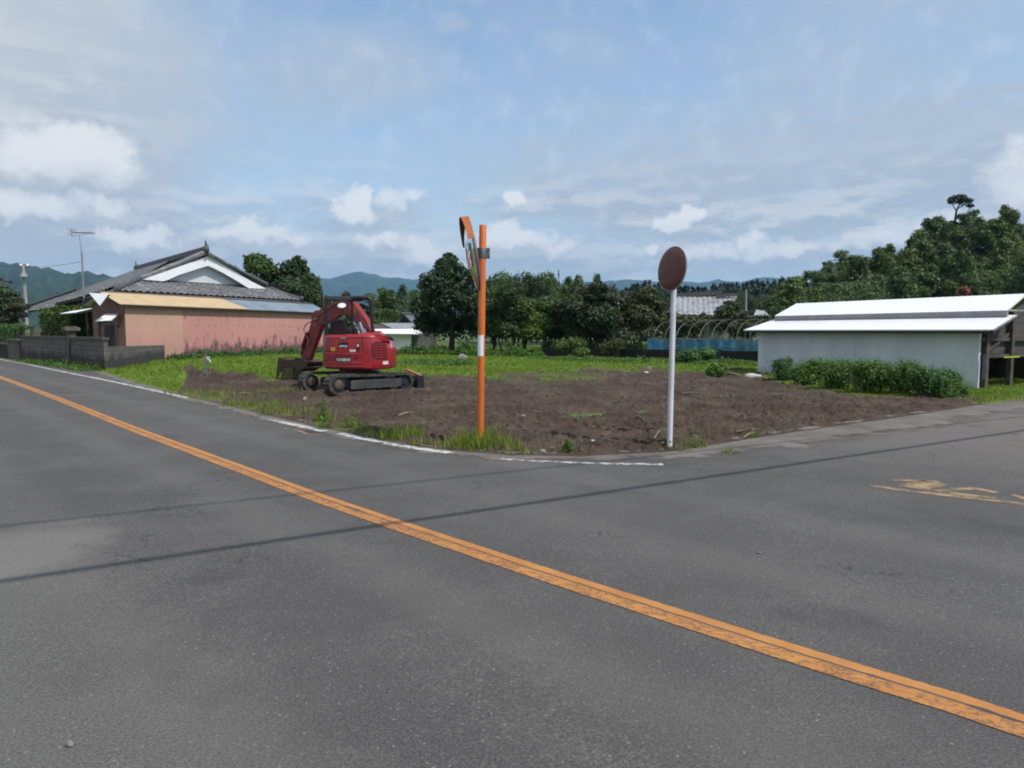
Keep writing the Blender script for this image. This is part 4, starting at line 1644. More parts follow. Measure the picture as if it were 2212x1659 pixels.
def rpt(l, w_, z):
    return A + pdir * l + pin * w_ + UP * z


OV = .30
sl = (z_r - z_e) / half
ze2 = z_e - OV * sl + .09
zr2 = z_r + .09
lY = (PL(525, 668, A - pin * OV, pout) - A).dot(pdir)
m1 = MB()
corr_slab(m1, rpt(-.55, -OV, ze2), rpt(lY + .5, -OV, ze2), rpt(lY - .4, half, zr2), rpt(-.55, half, zr2), .16, .012)
m1.build('yellow_roof_sheet', pmat('cream_yellow_sheet', (.50, .37, .215), (.44, .32, .185), .5, 0, 1.5, .3, .7), shed)
m1 = MB()
corr_slab(m1, rpt(lY + .5, -OV, ze2 - .02), rpt(Lp + .35, -OV, ze2 - .02), rpt(Lp + .35, half, zr2 - .02), rpt(lY - .4, half, zr2 - .02), .16, .012)
m1.build('grey_roof_sheet', pmat('blue_grey_sheet', (.235, .285, .325), (.17, .21, .25), .45, .2, 1.0, .3, .7), shed)
m1 = MB()
corr_slab(m1, rpt(Lp + .35, WD + OV, ze2), rpt(-.30, WD + OV, ze2), rpt(-.30, half, zr2), rpt(Lp + .35, half, zr2), .16, .012)
m1.build('roof_sheet', M['roof_white'], shed)
m1 = MB()
m1.bar(rpt(-.55, half, zr2 + .02), rpt(Lp + .35, half, zr2 + .02), .16, .03)
m1.build('ridge_cap', pmat('purple_grey_cap', (.24, .16, .17), (.18, .13, .14), .6), shed)
m1 = MB()
m1.bar(rpt(-.53, -OV + .06, ze2 - .075), rpt(Lp + .3, -OV + .06, ze2 - .075), .07, .08)
m1.bar(rpt(-.53, -OV, ze2 - .07), rpt(-.53, half, zr2 - .07), .06, .10)
m1.bar(rpt(-.53, half, zr2 - .07), rpt(-.53, WD + OV, ze2 - .07), .06, .10)
m1.build('eave_board', M['fascia_dark'], shed)
# small lean-to canopy and posts on the end wall
ac = PL(256, 678, Aw - pdir * .01, pdir)
a0, a1 = AT(205, 693.5, A.y - 1.35), AT(240, 692, A.y - 1.6)
b0, b1 = PL(230, 677, Aw - pdir * .05, pdir), PL(257, 677, Aw - pdir * .05, pdir)
m1 = MB()
corr_slab(m1, a0, a1, b1, b0, .12, .01)
aw = m1.build('door_canopy', M['roof_white'], shed)
m1 = MB()
for p in (a0, a1):
    f_ = Vector((p.x, p.y, -.05))
    m1.bar(f_ + pdir * .25, p + pdir * .25 - UP * .06, .07, .07, up=(1, 0, 0))
m1.bar(a0 - UP * .07 + pdir * .2, a1 - UP * .07 + pdir * .2, .07, .09)
m1.bar(b1 - UP * .7, a1 - UP * .1 + pdir * .25, .05, .05)
m1.build('canopy_post', M['dark_wood'], aw)
m1 = MB()
dc_ = Aw + pin * 1.0
m1.prism([dc_ - pdir * .02 + pin * d + UP * z for d, z in ((-.45, 0), (.45, 0), (.45, 1.95), (-.45, 1.95))], -pdir * .03)
m1.build('door', M['dark_wood'], shed)

# --- farmhouse -----------------------------------------------------------
gdir = Vector((700, 1500, 0)).normalized()            # along the gable
gout = Vector((gdir.y, -gdir.x, 0))
rdir = Vector((-1302, 1500, 0)).normalized()          # along the ridge, away to the left
gp = AT(450, 560, 47.5)                               # a point of the gable plane
Rk = PL(445, 545, gp + gout * .22, gout)              # ridge end
t_ = 0
# ridge far end: where the ridge line meets survey column 302
k = (302 - CX) / FPX
t_ = (Rk.x - k * Rk.y) / (k * rdir.y - rdir.x)
Rf = Rk + rdir * t_
ep = gp + gout * 1.75                                 # eave plane of the skirt roof
E0, E1 = PL(250, 629, ep, gout), PL(652, 650, ep, gout)
house = thing('farmhouse', Vector((gp.x, gp.y, 0)), 'large farmhouse with grey tiled roof and white plaster gable', 'house')
# gable triangle and boards
gA, gL, gR = PL(450, 553, gp, gout), PL(312, 604, gp, gout), PL(576, 624, gp, gout)
gapx, gl2, gr2 = PL(450, 571, gp, gout), PL(352, 606, gp, gout), PL(540, 618, gp, gout)
m1 = MB()
m1.prism([gA - gout * .45, gL - gout * .45, gR - gout * .45], -gout * .15)
m1.build('gable_wall', pmat('shade_greyed_plaster', (.60, .61, .63), (.54, .55, .57), .8, 0, 1.0), house)  # greyer plaster paints in the shade behind the bargeboards
m1 = MB()
apx = [PL(u, v, gp, gout) for u, v in ((450, 574), (432, 579), (410, 586.5), (385, 594.5), (362, 605))]
apr = [PL(u, v, gp, gout) for u, v in ((458, 577.5), (481.5, 589), (504, 602), (522.7, 613.3))]
outl = [gA, PL(404, 570, gp, gout), PL(358, 587, gp, gout), gL]
outr = [gA, PL(478, 568.5, gp, gout), PL(511.5, 588, gp, gout), PL(543, 607.7, gp, gout), gR]
low_l = PL(352, 607.5, gp, gout)
low_r = PL(537, 622.5, gp, gout)
for poly in ([outl[0], outl[1], apx[2], apx[1], apx[0]], [outl[1], outl[2], outl[3], low_l, apx[4], apx[3], apx[2]]):
    m1.prism([p - gout * .12 for p in poly], gout * .12)
for poly in ([outr[0], outr[1], apr[1], apr[0], apx[0]], [outr[1], outr[2], apr[2], apr[1]], [outr[2], outr[3], apr[3], apr[2]], [outr[3], outr[4], low_r, apr[3]]):
    m1.prism([p - gout * .12 for p in poly], gout * .12)
m1.build('bargeboard', M['plaster'], house)
# skirt roof under the gable
sk0, sk1 = PL(296, 605.5, gp - gout * .35, gout), PL(585, 624, gp - gout * .35, gout)
skn = (E1 - E0).cross(sk0 - E0).normalized()
sk1 = PL(585, 624, E0, skn)
tile_slab('skirt_roof', [E0, E1, sk1, sk0], M['tile'], house, .46, .34, .085)
# long left slope
sn = (Rf - Rk).cross(E0 - Rk).normalized()
Ef = PL(121, 656, Rk, sn)
Gl = PL(303, 603, Rk, sn)
H0 = PL(290, 607, Rk, sn)
tile_slab('roof', [E0, Ef, PL(119, 647, Rk, sn), Rf, Rk, Gl, H0], M['tile'], house, .46, .34, .085)
# far slope behind the ridge, hip on the right of the gable
e_r = E1 + gdir * .05
tile_slab('roof', [e_r, e_r + rdir * 8, sk1 + rdir * 8 + UP * 1.6, sk1 + UP * .02], M['tile'], house, .34, .5, .045)
# ridges
m1 = MB()
up_r = UP * .16
m1.bar(Rk + UP * .14, Rf + UP * .14, .26, .30)
m1.cyl(Rk + UP * .30, Rf + UP * .30, .12, 10)
rg = m1.build('main_ridge', M['ridge_tile'], house)
m1 = MB()
for p in (Rk, Rf):
    m1 = MB()
    m1.blob(p + UP * .22 + gout * .05, (.20, .20, .30), 4, .25)
    m1.tube([p + UP * .45, p + UP * .62 + rdir * .06, p + UP * .86 + rdir * .02], [.07, .05, .015], 6)
    m1.tube([p + UP * .5, p + UP * .66 - rdir * .12], [.04, .012], 6)
    m1.build('ridge_ornament', M['ridge_tile'], rg)
m1 = MB()
up2 = UP * .10


def ridge_run(mb, a, b_, r=.13):
    a, b_ = Vector(a), Vector(b_)
    mb.tube([a + UP * .07, a.lerp(b_, .5) + UP * .05, b_ + UP * .12], r, 8)
    mb.blob(b_ + UP * .2, (.17, .17, .2), 5, .2, 1)


ridge_run(m1, Gl, E0, .15)
ridge_run(m1, sk1, E1, .13)
m1.tube([sk0 + UP * .04, sk1 + UP * .04], .09, 8)
m1.build('hip_ridge', M['ridge_tile'], house)
m1 = MB()
for a, b_ in ((Rk, Gl), (Rk, PL(578, 614.5, gp + gout * .15, gout))):
    for off in ((.06, .28) if b_ is Gl else (.06,)):
        aa, bb = a - gout * off, b_ - gout * off
        m1.tube([aa + UP * .05, aa.lerp(bb, .5) + UP * .0, bb + UP * .05], .10, 8)
m1.build('verge_tile', M['tile'], house)
# right slope sliver above the bargeboard
rr = PL(580, 615, gp + gout * .12, gout)
rl_ = (Rf - Rk).length
tile_slab('roof', [rr, rr + rdir * rl_, Rk + rdir * rl_, Rk], M['tile'], house, .46, .34, .085)
# walls under the eaves
m1 = MB()
wl = lambda p, z: Vector((p.x, p.y, z))
wa = E0 - gout * 1.1 + rdir * .8
wb = Ef + (E0 - Ef).normalized() * 1.3 + gdir * .9
wc = wb + gdir * 7.5
wd_ = E1 - gout * 1.1 - gdir * .8
zt = E0.z - .12
m1.prism([wl(p, -.05) for p in (wa, wb, wc, wd_)], UP * (zt + .05))
m1.build('house_wall', M['grey_wall'], house)
wdir = (wb - wa).normalized()
wout = Vector((wdir.y, -wdir.x, 0))
if wout.dot(Vector((0, -1, 0))) < 0: wout = -wout
m1 = MB()
Lw = (wb - wa).length
for i in range(6):
    p = wa + wdir * (Lw * i / 5)
    m1.box(wl(p, zt / 2) + wout * .03, (.14, .12, zt), math.atan2(wdir.y, wdir.x))
for z in (.5, 1.15, 2.05):
    m1.bar(wl(wa, z) + wout * .03, wl(wb, z) + wout * .03, .07, .12)
m1.build('wall_frame', M['dark_wood'], house)
m1 = MB()
for t0, t1 in ((.12, .34), (.5, .78)):
    p, q_ = wa + wdir * Lw * t0, wa + wdir * Lw * t1
    m1.prism([wl(p, .25) + wout * .02, wl(q_, .25) + wout * .02, wl(q_, 1.95) + wout * .02, wl(p, 1.95) + wout * .02], wout * .025)
m1.build('sliding_door', pmat('dark_glass_door', (.022, .024, .027), (.015, .016, .018), .25), house)
m1 = MB()
for i in range(9):
    p = E0.lerp(Ef, .05 + .9 * i / 8) - UP * .10
    m1 = MB()
    m1.bar(p, p + gdir * 1.0 + UP * .42, .07, .09)
    m1.build('rafter', M['dark_wood'], house)
# white sheet awning on the near wall and bright sheet patch beside the shed
w0, w1_ = AT(129, 677.5, 39.0), AT(166, 674.5, 37.6)
w2_, w3 = AT(206, 665.5, 41.0), AT(180, 667, 41.6)
m1 = MB()
corr_slab(m1, w0, w1_, w2_, w3, .14, .01)
aw = m1.build('awning', M['roof_white'], house)
m1 = MB()
for p in (w0, w1_):
    m1.bar(Vector((p.x + .35, p.y + .3, -.05)), p + Vector((.35, .3, -.02)), .08, .08, up=(1, 0, 0))
m1.bar(w1_ - UP * .06, w2_ - UP * .06, .06, .09)
m1.build('awning_post', M['dark_wood'], aw)
# far left wing with its own lower roof
wr0, wr1 = AT(170, 627, 54.0), AT(60, 664, 57.0)
we0, we1 = AT(180, 655, 50.5), AT(62, 673, 53.5)
wn_ = (wr1 - wr0).cross(we0 - wr0).normalized()
we1 = PL(60, 673, wr0, wn_)
tile_slab('wing_roof', [we0, we1, wr1, wr0], M['tile'], house, .34, .34, .045)
m1 = MB()
m1.tube([wr0 + UP * .08, wr1 + UP * .08], .16, 8)
m1.build('wing_ridge', M['ridge_tile'], house)
m1 = MB()
a, b_ = wl(we0, -.05) + Vector((.2, .9, 0)), wl(we1, -.05) + Vector((.9, 1.0, 0))
m1.prism([a, b_, b_ + Vector((1, 3, 0)), a + Vector((1, 3, 0))], UP * (min(we0.z, we1.z) + .1))
m1.build('wing_wall', M['grey_wall'], house)

# bright lean-to roof wedged between house and shed
q0, q1, q2 = AT(193.5, 633.5, 37.6), AT(235, 635.5, 35.6), AT(216, 660.5, 35.3)
m1 = MB()
lt = thing('lean_to_roof', Vector((q2.x, q2.y, 0)), 'small bright white sheet roof between the pink shed and the farmhouse', 'lean-to roof')
m1.prism([q0, q1, q2], (q1 - q0).cross(q2 - q0).normalized() * -.04)
m1.build('roof_sheet', M['roof_white'], lt)
m1 = MB()
qb = q1 + Vector((.25, .9, -.1))
m1.bar(q0 + Vector((.06, .08, -.06)), q1 + Vector((-.02, .08, -.06)), .06, .08)
m1.bar(q2 - UP * .05, q1 - UP * .05, .06, .08)
m1.build('post', M['dark_wood'], lt)

# --- television aerial ---------------------------------------------------
dA = 46.0
ab, at_ = AT(181, 640, dA), AT(170.8, 507.5, dA)
aer = thing('tv_aerial', Vector((ab.x, ab.y, 0)), 'tall lattice television aerial mast rising over the farmhouse roof', 'aerial')
mid = AT(176.5, 544, dA)
mb = MB()
foot = Vector((ab.x + .1, ab.y, -.05))
mb.tube([foot, ab, mid], [.05, .05, .04], 8)
mast = mb.build('mast', M['galv'], aer)
mb = MB()
for i in range(34):
    t = i / 33
    p = ab.lerp(mid, t)
    a = i * 1.57
    mb.bar(p + Vector((.11 * math.cos(a), .11 * math.sin(a), 0)), p - Vector((.11 * math.cos(a), .11 * math.sin(a), 0)), .022, .022)
mb.build('rungs', M['galv'], mast)
mb = MB()
mb.tube([mid, at_], [.03, .022], 8)
mb.build('antenna_rod', M['galv'], aer)
y0, y1 = AT(153.5, 502.5, dA), AT(203, 503.2, dA)
mb = MB()
mb.bar(y0, y1, .04, .04)
mb.tube([AT(163, 505, dA), AT(165, 508, dA), AT(180, 508, dA), AT(186, 504, dA)], .014, 6)
bmx = mb.build('boom', M['galv'], aer)
mb = MB()
for i in range(15):
    p = y0.lerp(y1, .12 + .86 * i / 14)
    h = .16 if i % 2 else .10
    mb.cyl(p - Vector((0, h * 2.2, 0)), p + Vector((0, h * 2.2, 0)), .012, 6)
    mb.cyl(p - UP * .05, p + UP * .05, .012, 6)
for dz in (-.22, -.11, .11, .22):
    mb.cyl(y0 + Vector((abs(dz) * .3, -.45, dz)), y0 + Vector((abs(dz) * .3, .45, dz)), .014, 6)
mb.bar(y0 + Vector((.07, 0, -.24)), y0, .03, .03)
mb.bar(y0, y0 + Vector((.07, 0, .24)), .03, .03)
mb.build('elements', M['galv'], bmx)

# --- concrete block walls on the left ------------------------------------
mat, q, b, o = new_mat('mossy_concrete_block')
tcn = q.n('ShaderNodeUVMap').outputs[0]
br = q.n('ShaderNodeTexBrick')
br.offset = .5
q.put(br.inputs['Vector'], tcn)
br.inputs['Scale'].default_value = 1.0
br.inputs['Brick Width'].default_value = .40
br.inputs['Row Height'].default_value = .20
br.inputs['Mortar Size'].default_value = .012
br.inputs['Color1'].default_value = (.135, .125, .108, 1)
br.inputs['Color2'].default_value = (.100, .094, .083, 1)
br.inputs['Mortar'].default_value = (.050, .047, .042, 1)
pos = q.n('ShaderNodeNewGeometry').outputs['Position']
s = q.sep(pos)
mossy = q.ss(q.m('ADD', q.noise(pos, 1.6, 6.0, .65), q.ss(s[2], .75, .15, 0.0, .42)), .52, .74)
cc = q.mix(q.m('MULTIPLY', mossy, .85), br.outputs[0], (.022, .021, .019))
cc = q.mix(q.m('MULTIPLY', q.ss(q.noise(pos, 7.0, 4.0), .58, .72), .4), cc, (.20, .19, .16))
q.put(b.inputs['Base Color'], cc)
b.inputs['Roughness'].default_value = .95
M['block'] = mat
M['coping'] = pmat('weathered_coping', (.125, .105, .085), (.065, .056, .047), .9, 0, 5, bump=.4)


def block_wall(mb, a, b_, h0, h1, th):
    a, b_ = Vector(a), Vector(b_)
    d = (b_ - a).normalized()
    s_ = Vector((-d.y, d.x, 0)) * th / 2
    mb.add([a - s_ + UP * -.05, b_ - s_ + UP * -.05, b_ + s_ + UP * -.05, a + s_ + UP * -.05, a - s_ + UP * h0, b_ - s_ + UP * h1, b_ + s_ + UP * h1, a + s_ + UP * h0],
           [(0, 1, 5, 4), (1, 2, 6, 5), (2, 3, 7, 6), (3, 0, 4, 7), (4, 5, 6, 7), (3, 2, 1, 0)])
    return d


def wall_uv(o_, d):
    uvl = o_.data.uv_layers.new(name='UVMap')
    off = LOC[o_.name]
    for p in o_.data.polygons:
        for li in p.loop_indices:
            c_ = o_.data.vertices[o_.data.loops[li].vertex_index].co
            al = c_.x * d.x + c_.y * d.y
            if abs(p.normal.x * d.x + p.normal.y * d.y) > .6: al = -c_.x * d.y + c_.y * d.x
            uvl.data[li].uv = (al, c_.z)


Wc, Wf = G(231, 801.5), G(51.6, 777.5)
bw = thing('block_wall', Wc, 'tall mossy grey block wall with coping along the road', 'wall')
mb = MB()
d = block_wall(mb, Wc, Wf, 1.27, 1.27, .15)
o_ = mb.build('blockwork', M['block'], bw)
wall_uv(o_, d)
mb = MB()
mb.bar(Wc - d * .04 + UP * 1.325, Wf + UP * 1.325, .24, .11)
mb.build('coping', M['coping'], bw)
pp = G(160, 791.5)
pt_ = Wc + d * (pp - Wc).dot(d)
ang = math.atan2(d.y, d.x)
mb = MB()
mb.box(pt_ + UP * .80, (.34, .34, 1.70), ang)
mb.box(pt_ - d * .0 + UP * 1.72, (.62, .62, .16), ang)
mb.box(pt_ + UP * 1.82, (.46, .46, .06), ang)
mb.build('pillar', M['coping'], bw, bevel=.02)
lw_end = PL(353.5, 779, A + pout * .08, pout)
lw_end.z = 0
lw = thing('block_wall', (Wc + lw_end) / 2, 'low grey block wall running from the road corner back to the pink shed', 'wall')
mb = MB()
d2 = block_wall(mb, Wc + (lw_end - Wc).normalized() * .09, lw_end, 1.0, .84, .14)
wall_uv(mb.build('blockwork', M['block'], lw), d2)
gp0, gp1 = G(50, 777.4), G(24, 774.5)
gw = thing('gate_wall', gp0, 'short brownish stub wall at the left end of the block wall', 'wall')
mb = MB()
d3 = block_wall(mb, gp0 + d * .10, gp1, 1.02, 1.02, .28)
wall_uv(mb.build('blockwork', pmat('brown_rubble', (.15, .12, .095), (.09, .075, .06), .95, 0, 3, bump=.4), gw), d3)
mb = MB()
mb.bar(gp0 + d * .08 + UP * 1.10, gp1 + UP * 1.10, .42, .15)
mb.build('coping', M['coping'], gw, bevel=.02)
fw0, fw1 = G(22, 774.0), G(-120, 757.5)
fw = thing('low_wall', fw0, 'dark low wall under the hedge at the left edge', 'wall')
mb = MB()
d4 = block_wall(mb, fw0, fw1, .80, .85, .2)
wall_uv(mb.build('blockwork', pmat('blackened_wall', (.040, .036, .033), (.022, .021, .02), .95, 0, 2), fw), d4)
mb = MB()
mb.bar(fw0 + UP * .86, fw1 + UP * .91, .28, .10)
mb.build('coping', M['coping'], fw)

# --- dark roof and house at the far left ---------------------------------
dh = 64.0
hs = thing('slate_house', Vector((AT(10, 700, dh).x, dh, 0)), 'low building with a dark slate roof behind the hedge at the left edge', 'house')
l0, l1 = AT(-160, 703, dh - 1), AT(62, 702.5, dh - 1)
t0, t1 = AT(-160, 683, dh + 2.0), AT(60, 684, dh + 2.0)
m1 = MB()
tile_slab('roof', [l0, l1, t1, t0], pmat('dark_slate', (.062, .066, .078), (.045, .047, .055), .5), hs, .3, .4, .02)
m1.prism([Vector((p.x, p.y + .6, -.05)) for p in (l0, l1)] + [Vector((p.x, p.y + 4, -.05)) for p in (l1, l0)], UP * (l0.z - .1))
m1.build('house_wall', M['grey_wall'], hs)

# --- long white-roofed shed on the right ---------------------------------
S0, S1 = G(1636.5, 805), G(2110, 838.5)
sdir = (S1 - S0).normalized()
sin_ = Vector((-sdir.y, sdir.x, 0))
if sin_.x < 0: sin_ = -sin_
SL = (S1 - S0).length
he = EYE + (714.5 - 714.5) / FPX * S0.y - .01
ws = thing('white_shed', S0, 'long low shed with two tiers of brilliant white roofing', 'shed')


def wsp(l, w_, z):
    return S0 + sdir * l + sin_ * w_ + UP * z


mat, q, b, o = new_mat('greyed_white_wall')
pos = q.n('ShaderNodeNewGeometry').outputs['Position']
s = q.sep(pos)
al = q.m('ADD', q.m('MULTIPLY', s[0], sdir.x), q.m('MULTIPLY', s[1], sdir.y))
fr_ = q.m('FRACT', q.m('MULTIPLY', al, 1.1))
joint = q.ss(q.m('ABSOLUTE', q.m('SUBTRACT', fr_, .5)), .015, .006)
cc = q.mix(q.ss(q.noise(q.xyz(s[0], s[1], q.m('MULTIPLY', s[2], .3)), 1.2, 6.0, .62), .3, .7), (.50, .545, .605), (.60, .65, .715))
cc = q.mix(q.m('MULTIPLY', joint, .32), cc, (.2, .21, .22))
cc = q.mix(q.m('MULTIPLY', q.ss(q.noise(pos, 1.8, 5.0, .7), .66, .74), .5), cc, (.2, .19, .18))
cc = q.mix(q.m('MULTIPLY', q.ss(q.m('ADD', s[2], q.m('MULTIPLY', q.noise(pos, 2.5, 4.0), .5)), .55, .2), .5), cc, (.22, .21, .18))
q.put(b.inputs['Base Color'], cc)
b.inputs['Roughness'].default_value = .75
m1 = MB()
m1.prism([wsp(0, 0, -.05), wsp(SL, 0, -.05), wsp(SL, .10, -.05), wsp(0, .10, -.05)], UP * (he + .02))
m1.build('wall', mat, ws)
m1 = MB()
m1.prism([wsp(0, .10, -.05), wsp(0, 5.6, -.05), wsp(0, 5.6, he), wsp(0, 2.8, he + 1.0), wsp(0, .10, he)], sdir * .10)
m1.prism([wsp(0, 5.5, -.05), wsp(SL, 5.5, -.05), wsp(SL, 5.6, -.05), wsp(0, 5.6, -.05)], UP * (he + .02))
m1.build('wall', pmat('dim_boards', (.10, .095, .088), (.06, .058, .055), .85, 0, 2), ws)
zl = lambda u, v, w_: PL(u, v, S0 + sin_ * w_, sin_)
wov = -.42
e_l, e_r_ = zl(1606, 714.3, wov), zl(2146, 709.5, wov)
z_ev = e_l.z
w_t = 1.25
t_l, t_r = zl(1673, 690, w_t), zl(2198, 680, w_t)
w_u = 1.0
u_l, u_r = zl(1673, 682.6, w_u), zl(2176, 670, w_u)
w_r = 2.75
r_l, r_r = zl(1720.5, 654.8, w_r), zl(2219, 635, w_r)


def lev(p, z):
    return Vector((p.x, p.y, z))


z_t, z_u, z_r_ = (t_l.z + t_r.z) / 2, (u_l.z + u_r.z) / 2, (r_l.z + r_r.z) / 2
z_ev = (e_l.z + e_r_.z) / 2
m1 = MB()
corr_slab(m1, lev(e_l, z_ev), lev(e_r_, z_ev), lev(t_r, z_t), lev(t_l, z_t), .20, .0025)
m1.build('roof', M['roof_white'], ws)
m1 = MB()
corr_slab(m1, lev(u_l, z_u), lev(u_r, z_u), lev(r_r, z_r_), lev(r_l, z_r_), .20, .0025)
rl2, rr2 = r_l + sin_ * 3.4, r_r + sin_ * 3.4
corr_slab(m1, lev(rr2, z_ev + .2), lev(rl2, z_ev + .2), lev(r_l, z_r_), lev(r_r, z_r_), .30, .012)
m1.build('roof', M['roof_white'], ws)
m1 = MB()
h_ = max(.06, z_u - z_t - .01)
a, b_ = lev(u_l, (z_u + z_t) / 2 - .02) + sin_ * .04, lev(u_r, (z_u + z_t) / 2 - .02) + sin_ * .04
m1.bar(lev(u_l, z_u - .10) + sin_ * .03, lev(u_r, z_u - .10) + sin_ * .03, .05, .17)
m1.build('fascia', M['fascia_grey'], ws)
m1 = MB()
m1.bar(lev(e_l, z_ev - .07) + sin_ * .05, lev(e_r_, z_ev - .07) + sin_ * .05, .05, .09)
m1.bar(lev(e_r_, z_ev - .06) - sdir * .04, lev(t_r, z_t - .06) - sdir * .04, .05, .08)
m1.build('eave_board', M['fascia_dark'], ws)
# open gable end: posts, rails, hanging boards and a dark inside
m1 = MB()
EL_ = SL + .02
for w_ in (.30, 1.55, 2.8, 4.1, 5.45):
    top_ = he + 1.1 - abs(w_ - 2.8) * .38
    m1.bar(wsp(EL_, w_, -.05), wsp(EL_, w_, top_), .14, .14, up=sdir)
for z in (.92, 1.40):
    m1.bar(wsp(EL_ - .02, .1, z), wsp(EL_ - .02, 5.5, z), .08, .10)
m1.bar(wsp(EL_ - .03, .3, 1.0), wsp(EL_ - .03, 1.55, 1.6), .06, .08)
m1.build('gable_frame', pmat('grey_timber', (.09, .076, .064), (.05, .043, .037), .85, 0, 4), ws)
m1 = MB()
m1.prism([wsp(EL_ - .12, .12, .98), wsp(EL_ - .12, 5.5, .98), wsp(EL_ - .12, 5.5, he), wsp(EL_ - .12, 2.8, he + 1.0), wsp(EL_ - .12, .12, he)], sdir * .03)
m1.build('gable_boarding', pmat('grey_brown_boards', (.085, .076, .068), (.05, .045, .042), .85, 0, 2, stretch=(.6, .6, 6)), ws)  # board colour darkened to paint in the roof overhang's shade
m1 = MB()
m1.box(wsp(EL_ + .12, .02, .62), (.04, .16, .72), math.atan2(sdir.y, sdir.x))
m1.build('blue_sheet', pmat('dark_blue_sheet', (.018, .028, .062), (.012, .018, .04), .6), ws)
m1 = MB()
m1.bar(wsp(EL_ + .06, 1.1, .88), wsp(EL_ + .06, 1.9, .88), .03, .05)
m1.build('yellow_bar', pmat('dull_yellow', (.42, .40, .06), (.33, .31, .05), .6), ws)
m1 = MB()
m1.bar(lev(u_r, z_u - .0) + sdir * .02, lev(u_r, z_u - .10) + sdir * 2.3 + sin_ * .2, .025, .05)
m1.build('gutter_pipe', M['sticker_white'], ws)

# --- low white house behind the excavator --------------------------------
dw = 58.0
wh = thing('white_house', Vector((AT(870, 740, dw).x, dw, 0)), 'low white walled building with white sheet roof behind the excavator', 'house')
f0, f1 = AT(806, 720.6, dw), AT(918, 721.2, dw)
k0, k1 = AT(806, 710.5, dw + 2.2), AT(905, 709.8, dw + 2.2)
m1 = MB()
corr_slab(m1, f0, f1, k1, k0, .3, .012)
m1.build('roof', M['roof_white'], wh)
m1 = MB()
corr_slab(m1, AT(847, 709.3, dw + 2.3), AT(908, 709.0, dw + 2.3), AT(902, 697.6, dw + 4.3), AT(821.5, 697.8, dw + 4.3), .3, .012)
m1.build('roof', pmat('grey_sheet', (.30, .30, .32), (.22, .22, .235), .55, 0, 1.5), wh)
m1 = MB()
corr_slab(m1, AT(806, 711.5, dw + 2.4), AT(846, 710, dw + 2.4), AT(821.5, 699, dw + 4.4), AT(806, 700, dw + 4.4), .3, .012)
m1.build('brown_roof', pmat('rusty_sheet', (.10, .068, .06), (.055, .042, .04), .8, 0, 2), wh)
m1 = MB()
a, b_ = AT(814, 722, dw + .5), AT(888, 722, dw + .5)
m1.prism([lev(a, -.3), lev(b_, -.3), lev(b_, f0.z - .02), lev(a, f0.z - .02)], Vector((0, .15, 0)))
m1.build('wall', M['plaster'], wh)
m1 = MB()
a, b_ = AT(888, 722, dw + 1.2), AT(930, 722, dw + 1.2)
m1.prism([lev(a, -.3), lev(b_, -.3), lev(b_, f0.z), lev(a, f0.z)], Vector((0, .15, 0)))
m1.build('porch_wall', pmat('grey_green_wall', (.14, .15, .14), (.10, .11, .10), .8), wh)
m1 = MB()
m1.bar(f0 - UP * .05 + Vector((0, .03, 0)), f1 - UP * .05 + Vector((0, .03, 0)), .05, .10)
p = AT(904, 722, dw + .2)
m1.bar(lev(p, -.1), lev(p, f0.z - .03), .07, .07, up=(1, 0, 0))
m1.build('eave_board', pmat('grey_trim', (.2, .2, .21), (.15, .15, .16), .7), wh)
# gable house beyond it
gh = thing('gable_house', Vector((AT(885, 690, 68).x, 68, 0)), 'small dark tiled gable poking up behind the low white building', 'house')
ap, gl_, gr_ = AT(870.5, 679.5, 66), AT(852, 699, 66), AT(893, 699.5, 66)
bk_ = Vector((2.4, 5, 0))
m1 = MB()
m1.prism([lev(gl_, -.05) + Vector((.2, .4, 0)), lev(gr_, -.05) + Vector((-.2, .4, 0)), gr_ + Vector((-.2, .4, .0)), ap + Vector((0, .4, -.15)), gl_ + Vector((.2, .4, .0))], bk_ * .8)
m1.build('house_wall', pmat('dark_brown_wall', (.075, .06, .055), (.05, .042, .04), .8), gh)
tile_slab('roof', [gr_, gr_ + bk_, ap + bk_, ap], M['tile'], gh, .34, .34, .04)
tile_slab('roof', [gl_ + bk_, gl_, ap, ap + bk_], M['tile'], gh, .34, .34, .04)
m1 = MB()
m1.tube([ap + UP * .08 - bk_ * .05, ap + bk_ + UP * .08], .14, 8)
m1.build('ridge', M['ridge_tile'], gh)

# --- silver tiled house on the right beyond the frames -------------------
dt = 72.0
th = thing('tiled_house', Vector((AT(1520, 660, dt).x, dt + 3, 0)), 'distant house with a broad silver grey tiled roof', 'house')
e0, e1 = AT(1440, 679, dt - 3), AT(1562, 683, dt - 4.2)
c0, c1 = AT(1462, 641.5, dt + 1), AT(1592, 641, dt - .2)
nrm = (e1 - e0).cross(c0 - e0).normalized()
c1 = PL(1592, 641, e0, nrm)
tile_slab('roof', [e0, e1, c1, c0], M['tile_light'], th, .50, .40, .09)
m1 = MB()
ra, rb, rc, rd = AT(1463, 638, dt + 1), AT(1561, 632.5, dt + .2), AT(1547, 640, dt - .2), AT(1594, 636, dt - .4)
m1.bar(ra, rb, .30, .42)
m1.bar(rc, rd, .28, .32)
m1.build('ridge', M['ridge_tile'], th)
m1 = MB()
m1.prism([lev(p, -.05) + Vector((0, .9, 0)) for p in (e0, e1)] + [lev(e1, -.05) + Vector((3, 7, 0)), lev(e0, -.05) + Vector((3, 7, 0))], UP * (e1.z - .1))
m1.build('house_wall', M['grey_wall'], th)
tile_slab('roof', [c1 + Vector((1.5, 5, -2.2)), c0 + Vector((1.5, 5, -2.2)), c0, c1], M['tile_light'], th, .36, .5, .05)
